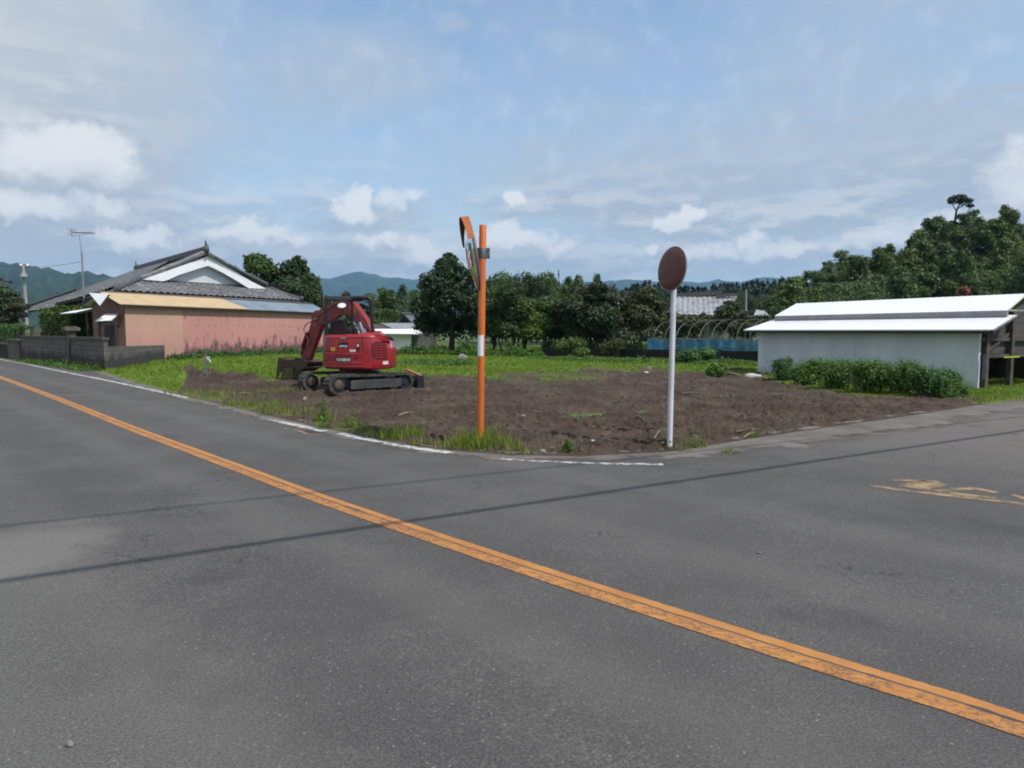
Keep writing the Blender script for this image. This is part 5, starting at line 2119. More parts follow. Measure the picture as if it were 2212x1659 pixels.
# pale outbuilding half hidden by the shrubs
ob = thing('outbuilding', Vector((AT(1640, 690, 66).x, 66, 0)), 'scrap of a pale grey outbuilding roof behind the shrubs beside the white shed', 'outbuilding')
m1 = MB()
corr_slab(m1, AT(1628, 681, 65), AT(1662, 681, 65), AT(1652, 671.5, 67), AT(1634, 669, 67), .3, .02)
m1.build('roof', pmat('pale_grey_roof', (.34, .36, .35), (.26, .28, .27), .6), ob)
m1 = MB()
a, b_ = AT(1629, 681, 65.4), AT(1648, 681, 65.4)
m1.prism([lev(a, -.05), lev(b_, -.05), lev(b_, a.z - .05), lev(a, a.z - .05)], Vector((0, 1.5, 0)))
m1.build('wall', pmat('beige_wall', (.28, .25, .22), (.22, .2, .18), .8), ob)

# --- black low wall across the back of the lot ---------------------------
k0, k1 = G(1174, 769.5), G(1700, 783)
bwk = thing('low_wall', k0, 'long low blackened wall across the back of the lot under the blue netting', 'wall')
mb = MB()
dd = block_wall(mb, k0, k1, .56, .56, .16)
wall_uv(mb.build('blockwork', pmat('blackened_concrete', (.020, .018, .017), (.010, .0095, .009), .95, 0, 1.6), bwk), dd)
kb0, kb1 = G(860, 765), G(1108, 771)
lk = thing('low_wall', kb0, 'thin low dark kerb wall in the grass behind the excavator', 'wall')
mb = MB()
dd = block_wall(mb, kb0, kb1, .11, .10, .14)
wall_uv(mb.build('blockwork', pmat('brown_kerb', (.075, .06, .05), (.045, .038, .034), .95, 0, 2), lk), dd)

# --- greenhouse skeleton with blue netting -------------------------------
n0, n1 = AT(1399, 756, 42.0), AT(1645, 761.5, 37.9)
ndir = Vector((n1.x - n0.x, n1.y - n0.y, 0)).normalized()
nacr = Vector((-ndir.y, ndir.x, 0))
if nacr.x < 0: nacr = -nacr
gh_ = thing('greenhouse_frame', Vector((n0.x, n0.y, 0)), 'bare pipe greenhouse hoops with blue netting along the foot', 'greenhouse')
NL = (n1 - n0).length
ztop = 1.18
M['pipe'] = pmat('weathered_pipe', (.21, .20, .18), (.08, .06, .048), .6, .3, .5)
mb = MB()
hw, hz = 2.9, 2.30
o0 = Vector((n0.x, n0.y, 0))
for i in range(11):
    s_ = .35 + i * .72
    pth = []
    for j in range(19):
        a = math.pi * j / 18
        xx = hw - hw * math.cos(a)
        zz_ = .95 + (hz - .95) * math.sin(a) ** .82
        pth.append(o0 + ndir * s_ + nacr * xx + UP * zz_)
    pth = [o0 + ndir * s_ + UP * -.05] + pth + [o0 + ndir * s_ + nacr * 2 * hw + UP * -.05]
    mb_ = MB()
    mb_.tube(pth, .017, 6)
    mb_.build('hoop', M['pipe'], gh_)
mb = MB()
mb.cyl(o0 + ndir * .2 + nacr * hw + UP * hz, o0 + ndir * 9 + nacr * hw + UP * hz, .018, 6)
mb.cyl(o0 + ndir * .0 + UP * ztop, o0 + ndir * 9 + UP * ztop, .018, 6)
mb.cyl(o0 + ndir * .2 + nacr * 2 * hw + UP * 1.0, o0 + ndir * 9 + nacr * 2 * hw + UP * 1.0, .016, 6)
for s_ in (2.6, 5.6):
    mb.cyl(o0 + ndir * s_ + nacr * hw - UP * .05, o0 + ndir * s_ + nacr * hw + UP * hz, .022, 6)
mb.build('purlin', M['pipe'], gh_)
mat, q, b, o = new_mat('blue_netting')
pos = q.n('ShaderNodeNewGeometry').outputs['Position']
nn_ = q.noise(pos, 2.2, 6.0, .65)
q.put(b.inputs['Base Color'], q.mix(q.ss(nn_, .3, .7), (.018, .115, .235), (.055, .25, .42)))
b.inputs['Roughness'].default_value = .6
tr = q.n('ShaderNodeBsdfTransparent')
mx = q.n('ShaderNodeMixShader')
q.put(mx.inputs[0], q.m('ADD', .58, q.m('MULTIPLY', q.ss(q.noise(pos, .9, 4.0), .3, .7), .36)))
mat.node_tree.links.new(tr.outputs[0], mx.inputs[1])
mat.node_tree.links.new(b.outputs[0], mx.inputs[2])
mat.node_tree.links.new(mx.outputs[0], o.inputs[0])
vs, fs = [], []
ns = 70
for i in range(ns + 1):
    t = i / ns
    for j in range(7):
        w_ = j / 6
        fold = .05 * math.sin(t * 60 + w_ * 2) * (1 - w_ * .5) + .03 * math.sin(t * 23)
        dz = -.06 * abs(math.sin(t * NL / .72 * math.pi)) * (w_ == 1)
        vs.append(o0 + ndir * (NL * t * 1.02) - nacr * (.06 + fold) + UP * (.30 + (ztop + dz - .30) * w_))
for i in range(ns):
    for j in range(6):
        a = i * 7 + j
        fs.append((a, a + 7, a + 8, a + 1))
mb = MB()
mb.add(vs, fs, True)
# end piece turning the corner
vs = []
for i in range(13):
    for j in range(5):
        t, w_ = i / 12, j / 4
        vs.append(o0 - nacr * .06 + nacr * (2.0 * t) - ndir * (.1 * math.sin(t * 9)) + UP * (.3 + (ztop - .3 - .1 * t) * w_))
mb.add(vs, [(i * 5 + j, i * 5 + 5 + j, i * 5 + 6 + j, i * 5 + j + 1) for i in range(12) for j in range(4)], True)
mb.build('blue_net', mat, gh_)
mb = MB()
for s_, w_ in ((1.2, 1.3), (3.7, 1.6)):
    mb.cyl(o0 + ndir * s_ - nacr * .08 + UP * .75, o0 + ndir * (s_ + w_) - nacr * .08 + UP * .78, .012, 6)
mb.build('net_batten', M['galv'], gh_)
# blue sheet hanging over the black wall
mb = MB()
a, b_ = G(1516, 778.6), G(1556, 779.6)
vs, fs = [], []
for i in range(13):
    for j in range(6):
        t, w_ = i / 12, j / 5
        p = a.lerp(b_, t)
        vs.append(p + Vector((0, -.10 - .04 * math.sin(t * 14 + w_), .08 + .56 * w_)))
mb.add(vs, [(i * 6 + j, i * 6 + 6 + j, i * 6 + 7 + j, i * 6 + j + 1) for i in range(12) for j in range(5)], True)
o_ = mb.build('hanging_sheet', pmat('dark_blue_tarp', (.010, .030, .060), (.006, .016, .034), .6, 0, 5), None, loc=(0, 0, 0))
tag(o_, 'dark blue sheet draped over the blackened low wall', 'tarpaulin')
# ================================================================== VEGETATION
RS = np.random.RandomState(11)


def unit(n, rs):
    d = rs.normal(size=(n, 3))
    return d / np.linalg.norm(d, axis=1)[:, None]


def cards(C, N, S, rs, aspect=1.9, bend=.25):
    """pointed leaf quads: centres C, facing N, length S -> verts, faces"""
    n = len(C)
    r = unit(n, rs)
    T = np.cross(N, r)
    T /= np.linalg.norm(T, axis=1)[:, None] + 1e-9
    Bt = np.cross(N, T)
    S = S[:, None]
    L = T * S * .5
    W_ = Bt * S * .5 / aspect
    V = np.empty((n * 4, 3))
    V[0::4] = C - L
    V[1::4] = C + W_ - N * S * bend * .3
    V[2::4] = C + L - N * S * bend * .2
    V[3::4] = C - W_ - N * S * bend * .3
    F = np.arange(n * 4).reshape(n, 4)
    return V, F


def leaf_cloud(lobes, n, size, rs, clump=.30, k=9, up=.35, flat=1.0, fill=.35):
    """lobes: (centre, radii). leaves gather in clumps near each lobe's skin"""
    vol = np.array([(l[1][0] * l[1][1] * l[1][2]) ** .667 for l in lobes])
    w_ = vol / vol.sum()
    Cs, Ns = [], []
    for (c_, rad), ww in zip(lobes, w_):
        m_ = max(8, int(n * ww))
        kc = max(8, int(k * 2.6 * (1 + ww * len(lobes) * .6)))
        d = unit(kc, rs)
        d[:, 2] = np.where(d[:, 2] < -.35, -d[:, 2] * .6, d[:, 2])
        rr = (fill + (1 - fill) * rs.rand(kc) ** .35)[:, None]
        cc = np.array(c_) + d * rr * np.array(rad) * .92
        idx = rs.randint(0, kc, m_)
        q_ = unit(m_, rs) * (rs.rand(m_) ** .45)[:, None]
        cr = clump * np.array(rad).mean() * (.45 + 1.1 * rs.rand(kc) ** 1.5)[idx][:, None]
        p = cc[idx] + q_ * cr * np.array([1.15, 1.15, .75 * flat])
        stray = rs.rand(m_) < .22
        p[stray] = (np.array(c_) + unit(m_, rs) * (rs.rand(m_) ** .4)[:, None] * np.array(rad) * 1.06)[stray]
        out = (p - cc[idx])
        out /= np.linalg.norm(out, axis=1)[:, None] + 1e-6
        out2 = (p - np.array(c_)) / np.array(rad)
        out2 /= np.linalg.norm(out2, axis=1)[:, None] + 1e-6
        nn_ = out * .5 + out2 * .5 + unit(m_, rs) * .95 + np.array([0, 0, up])
        nn_ /= np.linalg.norm(nn_, axis=1)[:, None] + 1e-9
        Cs.append(p)
        Ns.append(nn_)
    C, N_ = np.concatenate(Cs), np.concatenate(Ns)
    S = size * (.6 + .8 * rs.rand(len(C)))
    return C, N_, S


LM = {
    'dark': leafmat('dark_evergreen_leaf', (0.052, 0.098, 0.026), (.012, .028, .011), .22, (.08, .11, .04)),
    'deep': leafmat('deep_green_leaf', (0.036, 0.072, 0.023), (.009, .021, .010), .2, (.07, .09, .035)),
    'mid': leafmat('mid_green_leaf', (0.097, 0.164, 0.035), (0.024, 0.054, 0.016), .26, (.12, .15, .05)),
    'light': leafmat('light_green_leaf', (0.140, 0.214, 0.037), (0.040, 0.078, 0.017), .30, (.15, .17, .04)),
    'bamboo': leafmat('bamboo_leaf', (0.154, 0.224, 0.045), (0.031, 0.066, 0.017), .28, (.15, .17, .05), .5, .25),
    'bamboo_d': leafmat('dark_bamboo_leaf', (0.101, 0.173, 0.042), (0.023, 0.052, 0.017), .24, (.11, .13, .05), .5, .25),  # darker green tone for part of the bamboo
    'grey': leafmat('grey_green_leaf', (0.075, 0.098, 0.044), (.022, .032, .016), .2, (.13, .13, .07)),
    'olive': leafmat('olive_green_leaf', (0.091, 0.111, 0.034), (.026, .036, .014), .22, (.15, .13, .06)),
    'conifer': leafmat('conifer_needles', (.022, .042, .020), (.008, .018, .010), .1),
    'hedge': leafmat('hedge_leaf', (0.117, 0.182, 0.031), (.026, .056, .012), .28, (.16, .20, .05)),
    'topiary': leafmat('browned_topiary_needles', (.082, .085, .042), (.040, .040, .024), .15),
    'weed': leafmat('weed_leaf', (0.127, 0.254, 0.040), (0.039, 0.098, 0.018), .32, (.15, .22, .06)),
    'weed_d': leafmat('dark_weed_leaf', (0.092, 0.217, 0.051), (0.028, 0.075, 0.022), .28, (.08, .14, .04)),
    'grass': leafmat('grass_blade', (.235, .345, .034), (.125, .215, .022), .42, (.32, .30, .10), .6, .35),
    'straw': leafmat('dry_straw', (.30, .22, .11), (.16, .11, .055), .2),
    'red': leafmat('reddish_leaf', (0.325, 0.111, 0.072), (.13, .05, .035), .2),
}
M['bark'] = pmat('dark_bark', (.055, .044, .034), (.026, .022, .018), .9, 0, 6, bump=.5)


def limbs(base, top, lobes, r0, rs, n=6):
    mb = MB()
    base, top = Vector(base), Vector(top)
    mid = base.lerp(top, .5) + Vector((rs.rand() - .5, rs.rand() - .5, 0)) * r0 * 2.4
    mb.tube([base - UP * .2, base + UP * .15, mid, top], [r0 * 1.25, r0, r0 * .72, r0 * .28], 8)
    for (c_, rad) in lobes[:n]:
        s_ = base.lerp(top, .25 + .45 * rs.rand())
        e_ = Vector(c_)
        m_ = s_.lerp(e_, .5) + UP * (.1 * (e_ - s_).length)
        mb.tube([s_, m_, e_], [r0 * .5, r0 * .32, r0 * .1], 6)
    return mb


def tree(name, foot, lobes, n, size, mat, label, cat='tree', group=None, r0=.16, trunk_h=.6, seed=0, mats2=None, clump=.30, k=9, aspect=1.9, flat=1.0, stems=1, fill=.35, up=.35):
    rs = np.random.RandomState(seed + 100)
    foot = Vector(foot)
    t = thing(name, foot, label, cat, group)
    topz = max(l[0][2] for l in lobes)
    cx_ = sum(l[0][0] for l in lobes) / len(lobes)
    cy_ = sum(l[0][1] for l in lobes) / len(lobes)
    allmb = MB()
    for s_ in range(stems):
        off = Vector(((rs.rand() - .5), (rs.rand() - .5), 0)) * (.9 if stems > 1 else 0)
        tp_ = Vector((foot.x * .3 + cx_ * .7, foot.y * .3 + cy_ * .7, foot.z + (topz - foot.z) * trunk_h)) + off * 2
        q_ = limbs(foot + off, tp_, lobes, r0 * (1 if stems == 1 else .62), rs)
        allmb.add(q_.v, q_.f, True)
    allmb.build('trunk', M['bark'], t)
    C, N_, S = leaf_cloud(lobes, n, size, rs, clump, k, up, flat, fill)
    V, F = cards(C, N_, S, rs, aspect)
    np_mesh('crown', V, F, LM[mat], t)
    return t


def lobes_px(dep, items, dj=1.0, seed=0):
    """crown lobes from survey outline: (u, v, half width px, half height px)"""
    rnd = random.Random(seed)
    out = []
    for it in items:
        u, v, ru, rv = it[:4]
        d = dep + (it[4] if len(it) > 4 else rnd.uniform(-dj, dj))
        p = AT(u, v, d)
        s_ = d / FPX
        out.append(((p.x, p.y, p.z), (ru * s_, (ru + rv) * .5 * s_, rv * s_)))
    return out


# two trees behind the pink shed
tree('evergreen_tree', AT(566, 712, 66) * 1.0, lobes_px(66, [(566, 585, 34, 26), (548, 566, 20, 18), (590, 605, 26, 24), (535, 622, 30, 24), (572, 645, 45, 30), (560, 560, 14, 14)], 1.5, 1), 15000, .30, 'mid',
     'tall evergreen tree rising behind the right end of the farmhouse roof', seed=1, k=12, r0=.25)
tree('evergreen_tree', AT(640, 712, 64), lobes_px(64, [(636, 588, 32, 28), (662, 612, 30, 26), (625, 628, 38, 30), (668, 650, 38, 34), (645, 570, 18, 18), (690, 660, 18, 26), (640, 685, 46, 26)], 1.5, 2), 17000, .30, 'dark',
     'broad dark evergreen tree between the farmhouse roof and the thin pole', seed=2, k=12, r0=.26)
tree('young_tree', AT(752, 725, 60), lobes_px(60, [(748, 640, 9, 10), (755, 655, 7, 14), (757, 690, 8, 24)], .3, 3), 1500, .26, 'olive', 'slim young tree standing against the far mountain', seed=3, r0=.06)

# large dark tree left of the orange pole
D1 = 50.0
tree('broadleaf_tree', G(975, 764), lobes_px(D1, [(968, 585, 34, 30), (945, 620, 42, 34), (1005, 610, 36, 32), (930, 665, 42, 34), (985, 655, 46, 38), (1020, 665, 34, 36), (955, 705, 54, 30), (1005, 705, 46, 30), (970, 562, 20, 16), (915, 700, 24, 24)], 1.4, 4),
     26000, .24, 'deep', 'big dense dark tree just left of the orange mirror pole', seed=4, k=13, r0=.24, clump=.27)
# row of small lighter trees to the right of the orange pole
for (u, v, its, n, mt, lab, sd, st) in (
    (1066, 766, [(1066, 665, 28, 24), (1058, 700, 30, 24), (1078, 715, 26, 20), (1062, 640, 20, 20)], 7500, 'mid', 'small green tree immediately right of the orange mirror pole', 5, 1),
    (1098, 767, [(1100, 655, 30, 26), (1085, 690, 32, 28), (1118, 690, 30, 28), (1100, 715, 36, 20), (1095, 635, 22, 18)], 9500, 'dark', 'bushy small tree with a forked trunk in the row behind the grass', 6, 2),
    (1143, 767, [(1142, 670, 30, 26), (1160, 695, 30, 26), (1130, 705, 30, 24), (1150, 720, 36, 18)], 9500, 'light', 'yellowish green small tree above the left end of the black wall', 7, 2),
    (1185, 767, [(1182, 668, 28, 24), (1200, 690, 28, 26), (1175, 700, 30, 24), (1195, 720, 30, 16)], 8500, 'mid', 'round green small tree behind the left end of the black wall', 8, 2)):
    tree('small_tree', G(u, v), lobes_px(47, its, 1.0, sd), n, .21, mt, lab, group='row of small trees behind the grass', seed=sd, k=10, r0=.10, stems=st, trunk_h=.5)
# dark grey green shrubs behind the black wall
D2 = 46.0
for (u, its, n, mt, lab, sd) in (
    (1240, [(1232, 665, 34, 30), (1225, 700, 34, 26), (1250, 640, 26, 26), (1245, 720, 34, 20)], 8000, 'grey', 'dark ragged grey green tree behind the black wall', 21),
    (1290, [(1290, 650, 34, 32), (1275, 690, 40, 30), (1310, 690, 36, 32), (1295, 722, 44, 22), (1290, 625, 22, 18)], 10000, 'deep', 'dark spreading tree with bare lower stems over the middle of the black wall', 22),
    (1345, [(1340, 655, 34, 28), (1360, 690, 38, 30), (1330, 700, 36, 28), (1350, 725, 40, 18)], 9000, 'grey', 'dull grey green tree left of the blue netting', 23),
    (1398, [(1392, 648, 26, 24), (1412, 664, 26, 26), (1385, 685, 32, 28), (1418, 700, 28, 24), (1395, 722, 34, 18), (1402, 632, 16, 14)], 8500, 'olive', 'olive green tree left of the white mirror pole', 24)):
    tree('shrub_tree', G(u, 768), lobes_px(D2, its, 1.2, sd), n, .23, mt, lab, group='dark shrubby trees behind the black wall', seed=sd, k=10, r0=.11, stems=3, trunk_h=.55)
# bushes round the tiled house, behind the greenhouse
D3 = 55.0
for (u, its, n, mt, lab, sd) in (
    (1450, [(1446, 690, 26, 22), (1468, 698, 26, 18), (1440, 715, 30, 18)], 5000, 'grey', 'dull bush under the left edge of the tiled roof', 31),
    (1500, [(1498, 700, 28, 18), (1520, 690, 12, 16), (1488, 718, 30, 16)], 4800, 'olive', 'low bush with a pointed shoot below the tiled roof', 32),
    (1575, [(1570, 682, 28, 24), (1592, 690, 28, 24), (1558, 705, 26, 20), (1600, 708, 30, 18), (1580, 662, 18, 14)], 7500, 'grey', 'dark rounded bush hiding the right side of the tiled roof', 33),
    (1630, [(1628, 705, 26, 18), (1650, 700, 24, 20), (1612, 718, 24, 14)], 4200, 'dark', 'low dark bush beside the left end of the white shed', 34)):
    tree('bush', AT(u, 740, D3), lobes_px(D3, its, 1.0, sd), n, .24, mt, lab, group='bushes around the tiled house', seed=sd, k=9, r0=.08, stems=3)

# wood across the back: one builder, several crowns, copied
def proto_tree(name, h, wd_, n, size, mat, seed, shape, k=9):
    rs = np.random.RandomState(seed)
    lb = []
    if shape == 'round':
        for i in range(9):
            a = rs.rand() * 6.28
            z = .18 + .70 * rs.rand()
            rr = wd_ * .32 * (1.2 - abs(z - .55))
            lb.append(((math.cos(a) * rr, math.sin(a) * rr, h * z), (wd_ * .26, wd_ * .26, h * .17)))
        lb.append(((0, 0, h * .88), (wd_ * .2, wd_ * .2, h * .12)))
    elif shape == 'plume':
        for i in range(7):
            z = .25 + .7 * i / 6
            a = rs.rand() * 6.28
            lb.append(((math.cos(a) * wd_ * .10, math.sin(a) * wd_ * .10, h * z), (wd_ * (.34 - .20 * (z - .25)), wd_ * (.34 - .20 * (z - .25)), h * .13)))
        lb.append(((wd_ * .12, 0, h * 1.0), (wd_ * .10, wd_ * .10, h * .06)))
    else:
        for i in range(6):
            z = .22 + .74 * i / 5
            lb.append(((0, 0, h * z), (wd_ * .44 * (1.08 - z), wd_ * .44 * (1.08 - z), h * .12)))
    C, N_, S = leaf_cloud(lb, n, size, rs, .42, k, .75, 1.0, .2)
    V, F = cards(C, N_, S, rs, 1.9)
    me = bpy.data.meshes.new(name + '_crown')
    V32 = V.astype(np.float32)
    m_ = len(F)
    me.vertices.add(len(V)); me.vertices.foreach_set('co', V32.ravel())
    me.loops.add(m_ * 4); me.loops.foreach_set('vertex_index', F.astype(np.int32).ravel())
    me.polygons.add(m_)
    me.polygons.foreach_set('loop_start', np.arange(0, m_ * 4, 4, dtype=np.int32))
    me.polygons.foreach_set('loop_total', np.full(m_, 4, dtype=np.int32))
    me.materials.append(LM[mat])
    me.update(calc_edges=True)
    q_ = limbs((0, 0, 0), (0, 0, h * .75), lb, h * .022, rs, 5)
    tm = bpy.data.meshes.new(name + '_trunk')
    tm.from_pydata([tuple(p) for p in q_.v], [], q_.f)
    tm.materials.append(M['bark'])
    tm.update()
    return me, tm


PT = {
    'round_dark': proto_tree('a', 8, 7.0, 7800, .33, 'dark', 201, 'round'),
    'round_mid': proto_tree('b', 8, 7.5, 7800, .33, 'mid', 202, 'round'),
    'round_grey': proto_tree('c', 8, 7.0, 7200, .33, 'grey', 203, 'round'),
    'plume_a': proto_tree('d', 10, 5.0, 7600, .32, 'bamboo', 204, 'plume'),
    'plume_b': proto_tree('e', 10, 5.5, 7600, .32, 'bamboo_d', 205, 'plume'),
    'plume_c': proto_tree('f', 10, 4.2, 6600, .32, 'bamboo', 206, 'plume'),
    'cone': proto_tree('g', 10, 4.6, 2600, .50, 'conifer', 207, 'cone'),
    'cone_b': proto_tree('h', 10, 4.0, 2400, .50, 'conifer', 208, 'cone'),
}


def plant(kind, name, loc, h, wscale, rz, label, group, cat='tree', parts=True):
    cm, tm = PT[kind]
    h0 = 10 if kind[:5] in ('plume', 'cone', 'cone_') or kind.startswith('cone') else 8
    t = thing(name, loc, label, cat, group)
    t.rotation_euler = (0, 0, rz)
    t.scale = (h / h0 * wscale, h / h0 * wscale, h / h0)
    for nm, me in (('crown', cm), ('trunk', tm)):
        o_ = bpy.data.objects.new(nm, me)
        COL.objects.link(o_)
        o_.parent = t
    return t


rnd = random.Random(5)


def back_tree(kind, name, u, vtop, dep, wpx, label, group, z0=0.0, vbase=None):
    """a tree whose top reaches a surveyed skyline point"""
    tp_ = AT(u, vtop, dep)
    h = tp_.z - z0
    w0 = {'round_dark': 7.0, 'round_mid': 7.5, 'round_grey': 7.0, 'plume_a': 5.0, 'plume_b': 5.5, 'plume_c': 4.2, 'cone': 4.6, 'cone_b': 4.0}[kind]
    h0 = 8 if kind.startswith('round') else 10
    want = wpx * dep / FPX
    return plant(kind, name, Vector((tp_.x, tp_.y, z0)), h, want / (w0 * h / h0), rnd.uniform(0, 6.3), label, group)


L_a = 'feathery bamboo in the grove between the thin pole and the big dark tree'
for (u, v, w_) in ((770, 660, 60), (800, 640, 60), (823, 628, 46), (848, 632, 50), (866, 622, 40), (884, 628, 44), (905, 632, 50), (925, 628, 50), (835, 650, 60), (780, 676, 60), (870, 655, 60), (900, 660, 60), (720, 680, 50), (745, 690, 50)):
    back_tree(rnd.choice(['plume_a', 'plume_b', 'plume_c', 'round_mid']), 'bamboo_tree', u + rnd.uniform(-4, 4), v, rnd.uniform(84, 100), w_ * 1.25, L_a, 'bamboo grove behind the excavator')
for (u, v, dp, lab) in ((850, 668, 76, 'yellowish green bush above the low white house roof'), (800, 690, 74, 'green bush left of the low white house roof'), (900, 690, 78, 'green bush beside the dark gable behind the white house')):
    back_tree('round_mid', 'tall_bush', u, v, dp, 90, lab, 'bushes behind the low white house')
L_b = 'tree of the mixed wood standing behind the row of small trees'
for (u, v, w_, kd) in ((1040, 612, 60, 'round_dark'), (1062, 596, 56, 'round_dark'), (1085, 604, 60, 'round_mid'), (1108, 592, 70, 'round_mid'), (1135, 586, 76, 'round_dark'), (1160, 592, 66, 'round_mid'), (1180, 606, 60, 'round_mid'),
                       (1207, 592, 18, 'cone'), (1200, 608, 50, 'plume_b'), (1226, 606, 50, 'plume_a'), (1246, 604, 44, 'plume_c'), (1268, 610, 50, 'round_grey'), (1288, 600, 34, 'plume_b'), (1306, 612, 46, 'round_grey'), (1325, 622, 50, 'round_dark'),
                       (1070, 640, 80, 'round_mid'), (1120, 635, 90, 'round_dark'), (1175, 640, 90, 'round_grey'), (1235, 640, 90, 'round_mid'), (1290, 640, 80, 'round_grey'), (1335, 645, 70, 'round_mid'), (1370, 655, 60, 'round_dark')):
    back_tree(kd, 'wood_tree', u, v, rnd.uniform(82, 104) if v < 630 else rnd.uniform(66, 80), w_ * 1.2, L_b, 'mixed wood across the back of the lot')
for i in range(14):
    u_ = 1046 + 300 * i / 13 + rnd.uniform(-8, 8)
    back_tree(rnd.choice(['round_mid', 'round_dark', 'round_mid', 'round_grey', 'plume_b']), 'wood_tree', u_, float(np.interp(u_, [1046, 1140, 1200, 1346], [612, 598, 612, 632])) + rnd.uniform(0, 16), rnd.uniform(88, 112), rnd.uniform(70, 100), L_b, 'mixed wood across the back of the lot')
# dark conifer plantation in the distance
L_c = 'dark conifer on the low ridge behind the tiled house'
cx_pts = [1335, 1360, 1380, 1395, 1410, 1440, 1480, 1520, 1545, 1570, 1600, 1625, 1650, 1690, 1720]
cv_pts = [625, 612, 606, 604, 604, 610, 612, 616, 610, 606, 608, 600, 602, 596, 598]
for i in range(64):
    u = 1335 + 390 * (i + rnd.uniform(-.4, .4)) / 64
    v = float(np.interp(u, cx_pts, cv_pts)) + abs(rnd.gauss(0, 5)) - 2
    dp = rnd.uniform(205, 240)
    back_tree(rnd.choice(['cone', 'cone_b', 'round_dark'] if i % 4 == 0 else ['cone', 'cone_b']), 'conifer', u, v + 9, dp, rnd.uniform(18, 28) * 2.3, L_c, 'conifer ridge behind the tiled house', z0=0)
for i in range(26):
    u = 1330 + 400 * (i + rnd.uniform(-.4, .4)) / 26
    v = float(np.interp(u, cx_pts, cv_pts)) + rnd.uniform(22, 45)
    back_tree(rnd.choice(['round_dark', 'cone', 'round_grey', 'round_dark']), 'ridge_tree', u, v, rnd.uniform(130, 190), rnd.uniform(36, 56), 'dark rounded tree below the conifer ridge behind the tiled house', 'trees under the conifer ridge')

mb = MB()
ru = list(range(1180, 1800, 20))
rv = [float(np.interp(u_, [1180, 1300, 1335] + cx_pts[1:], [660, 640, 630] + cv_pts[1:])) + 12 for u_ in ru]
fr_ = [AT(u_, 712, 190) for u_ in ru]
tp2 = [AT(u_, v_, 245) for u_, v_ in zip(ru, rv)]
bk2 = [Vector((p.x * 1.2, 300, -.1)) for p in tp2]
k_ = len(ru)
mb.add(fr_ + tp2 + bk2, [(i, i + 1, k_ + i + 1, k_ + i) for i in range(k_ - 1)] + [(k_ + i, k_ + i + 1, 2 * k_ + i + 1, 2 * k_ + i) for i in range(k_ - 1)], True)
tag(mb.build('ridge', pmat('dark_wooded_slope', (.022, .036, .016), (.010, .018, .009), .95, 0, .25)), 'low dark wooded ridge behind the tiled house', 'ridge', kind='structure')

# wooded hill on the right
hill_u = [1600, 1660, 1700, 1750, 1800, 1850, 1900, 1950, 2000, 2040, 2080, 2130, 2170, 2212, 2300, 2450, 2700, 3000]
hill_v = [650, 622, 596, 588, 566, 552, 532, 516, 500, 486, 484, 464, 468, 474, 470, 480, 500, 520]
HD = 135.0


def hill_z(u, dep):
    """hill surface: rises from its foot at 78 m to a crest about 135 m out"""
    vt = float(np.interp(u, hill_u, hill_v))
    crest = EYE + (714.5 - vt) / FPX * HD - 8.0
    t = min(1.0, max(0.0, (dep - 76) / (HD - 76)))
    return max(-.05, crest * (t * t * (3 - 2 * t)))


vs, fs = [], []
nu, nd = 70, 26
for j in range(nd):
    dep = 70 + (HD + 40 - 70) * j / (nd - 1)
    for i in range(nu):
        u = 1560 + 1440 * i / (nu - 1)
        z = hill_z(u, min(dep, HD)) * (1 if dep < HD else max(0, 1 - (dep - HD) / 45)) - (.3 if dep < 76 else 0)
        vs.append((dep * (u - CX) / FPX, dep, z))
mb = MB()
mb.add(vs, [(j * nu + i, j * nu + i + 1, (j + 1) * nu + i + 1, (j + 1) * nu + i) for j in range(nd - 1) for i in range(nu - 1)], True)
tag(mb.build('hill', pmat('wooded_hill_floor', (.020, .034, .012), (.012, .020, .009), .95, 0, .3)), 'steep hill on the right under bamboo and trees', 'hill', kind='structure')
L_d = 'bamboo or broadleaf tree in the thick cover of the right hand hill'
cnt = 0
for row, (dlo, dhi, step) in enumerate(((128, 137, 24), (118, 127, 27), (107, 116, 30), (97, 105, 33), (88, 95, 36), (80, 86, 38))):
    u = 1640 + row * 9
    while u < 2420:
        dep = rnd.uniform(dlo, dhi)
        z0 = hill_z(u, dep)
        if row == 0 or z0 > .2 or row >= 4:
            kd = rnd.choice(['plume_a', 'plume_a', 'plume_b', 'plume_c', 'round_mid', 'plume_b', 'round_mid'] if row < 4 else ['round_mid', 'round_dark', 'plume_b', 'round_mid', 'plume_a'])
            h = rnd.uniform(5.8, 10.2) if kd.startswith('plume') else rnd.uniform(5.0, 7.4)
            if u < 1760: h *= .8
            if row == 0: h *= rnd.uniform(.92, 1.1)
            w0 = {'round_dark': 7.0, 'round_mid': 7.5, 'round_grey': 7.0, 'plume_a': 5.0, 'plume_b': 5.5, 'plume_c': 4.2}[kd]
            h0 = 8 if kd.startswith('round') else 10
            wide = rnd.uniform(3.6, 6.4) if kd.startswith('plume') else rnd.uniform(5, 8)
            tr_ = plant(kd, 'hill_tree', Vector((dep * (u - CX) / FPX, dep, z0 - .4)), h, wide / (w0 * h / h0), rnd.uniform(0, 6.3), L_d, 'trees covering the right hand hill')
            tr_.rotation_euler = (rnd.uniform(-.16, .16), rnd.uniform(-.16, .16), rnd.uniform(0, 6.3))
            cnt += 1
        u += step * rnd.uniform(.75, 1.25)
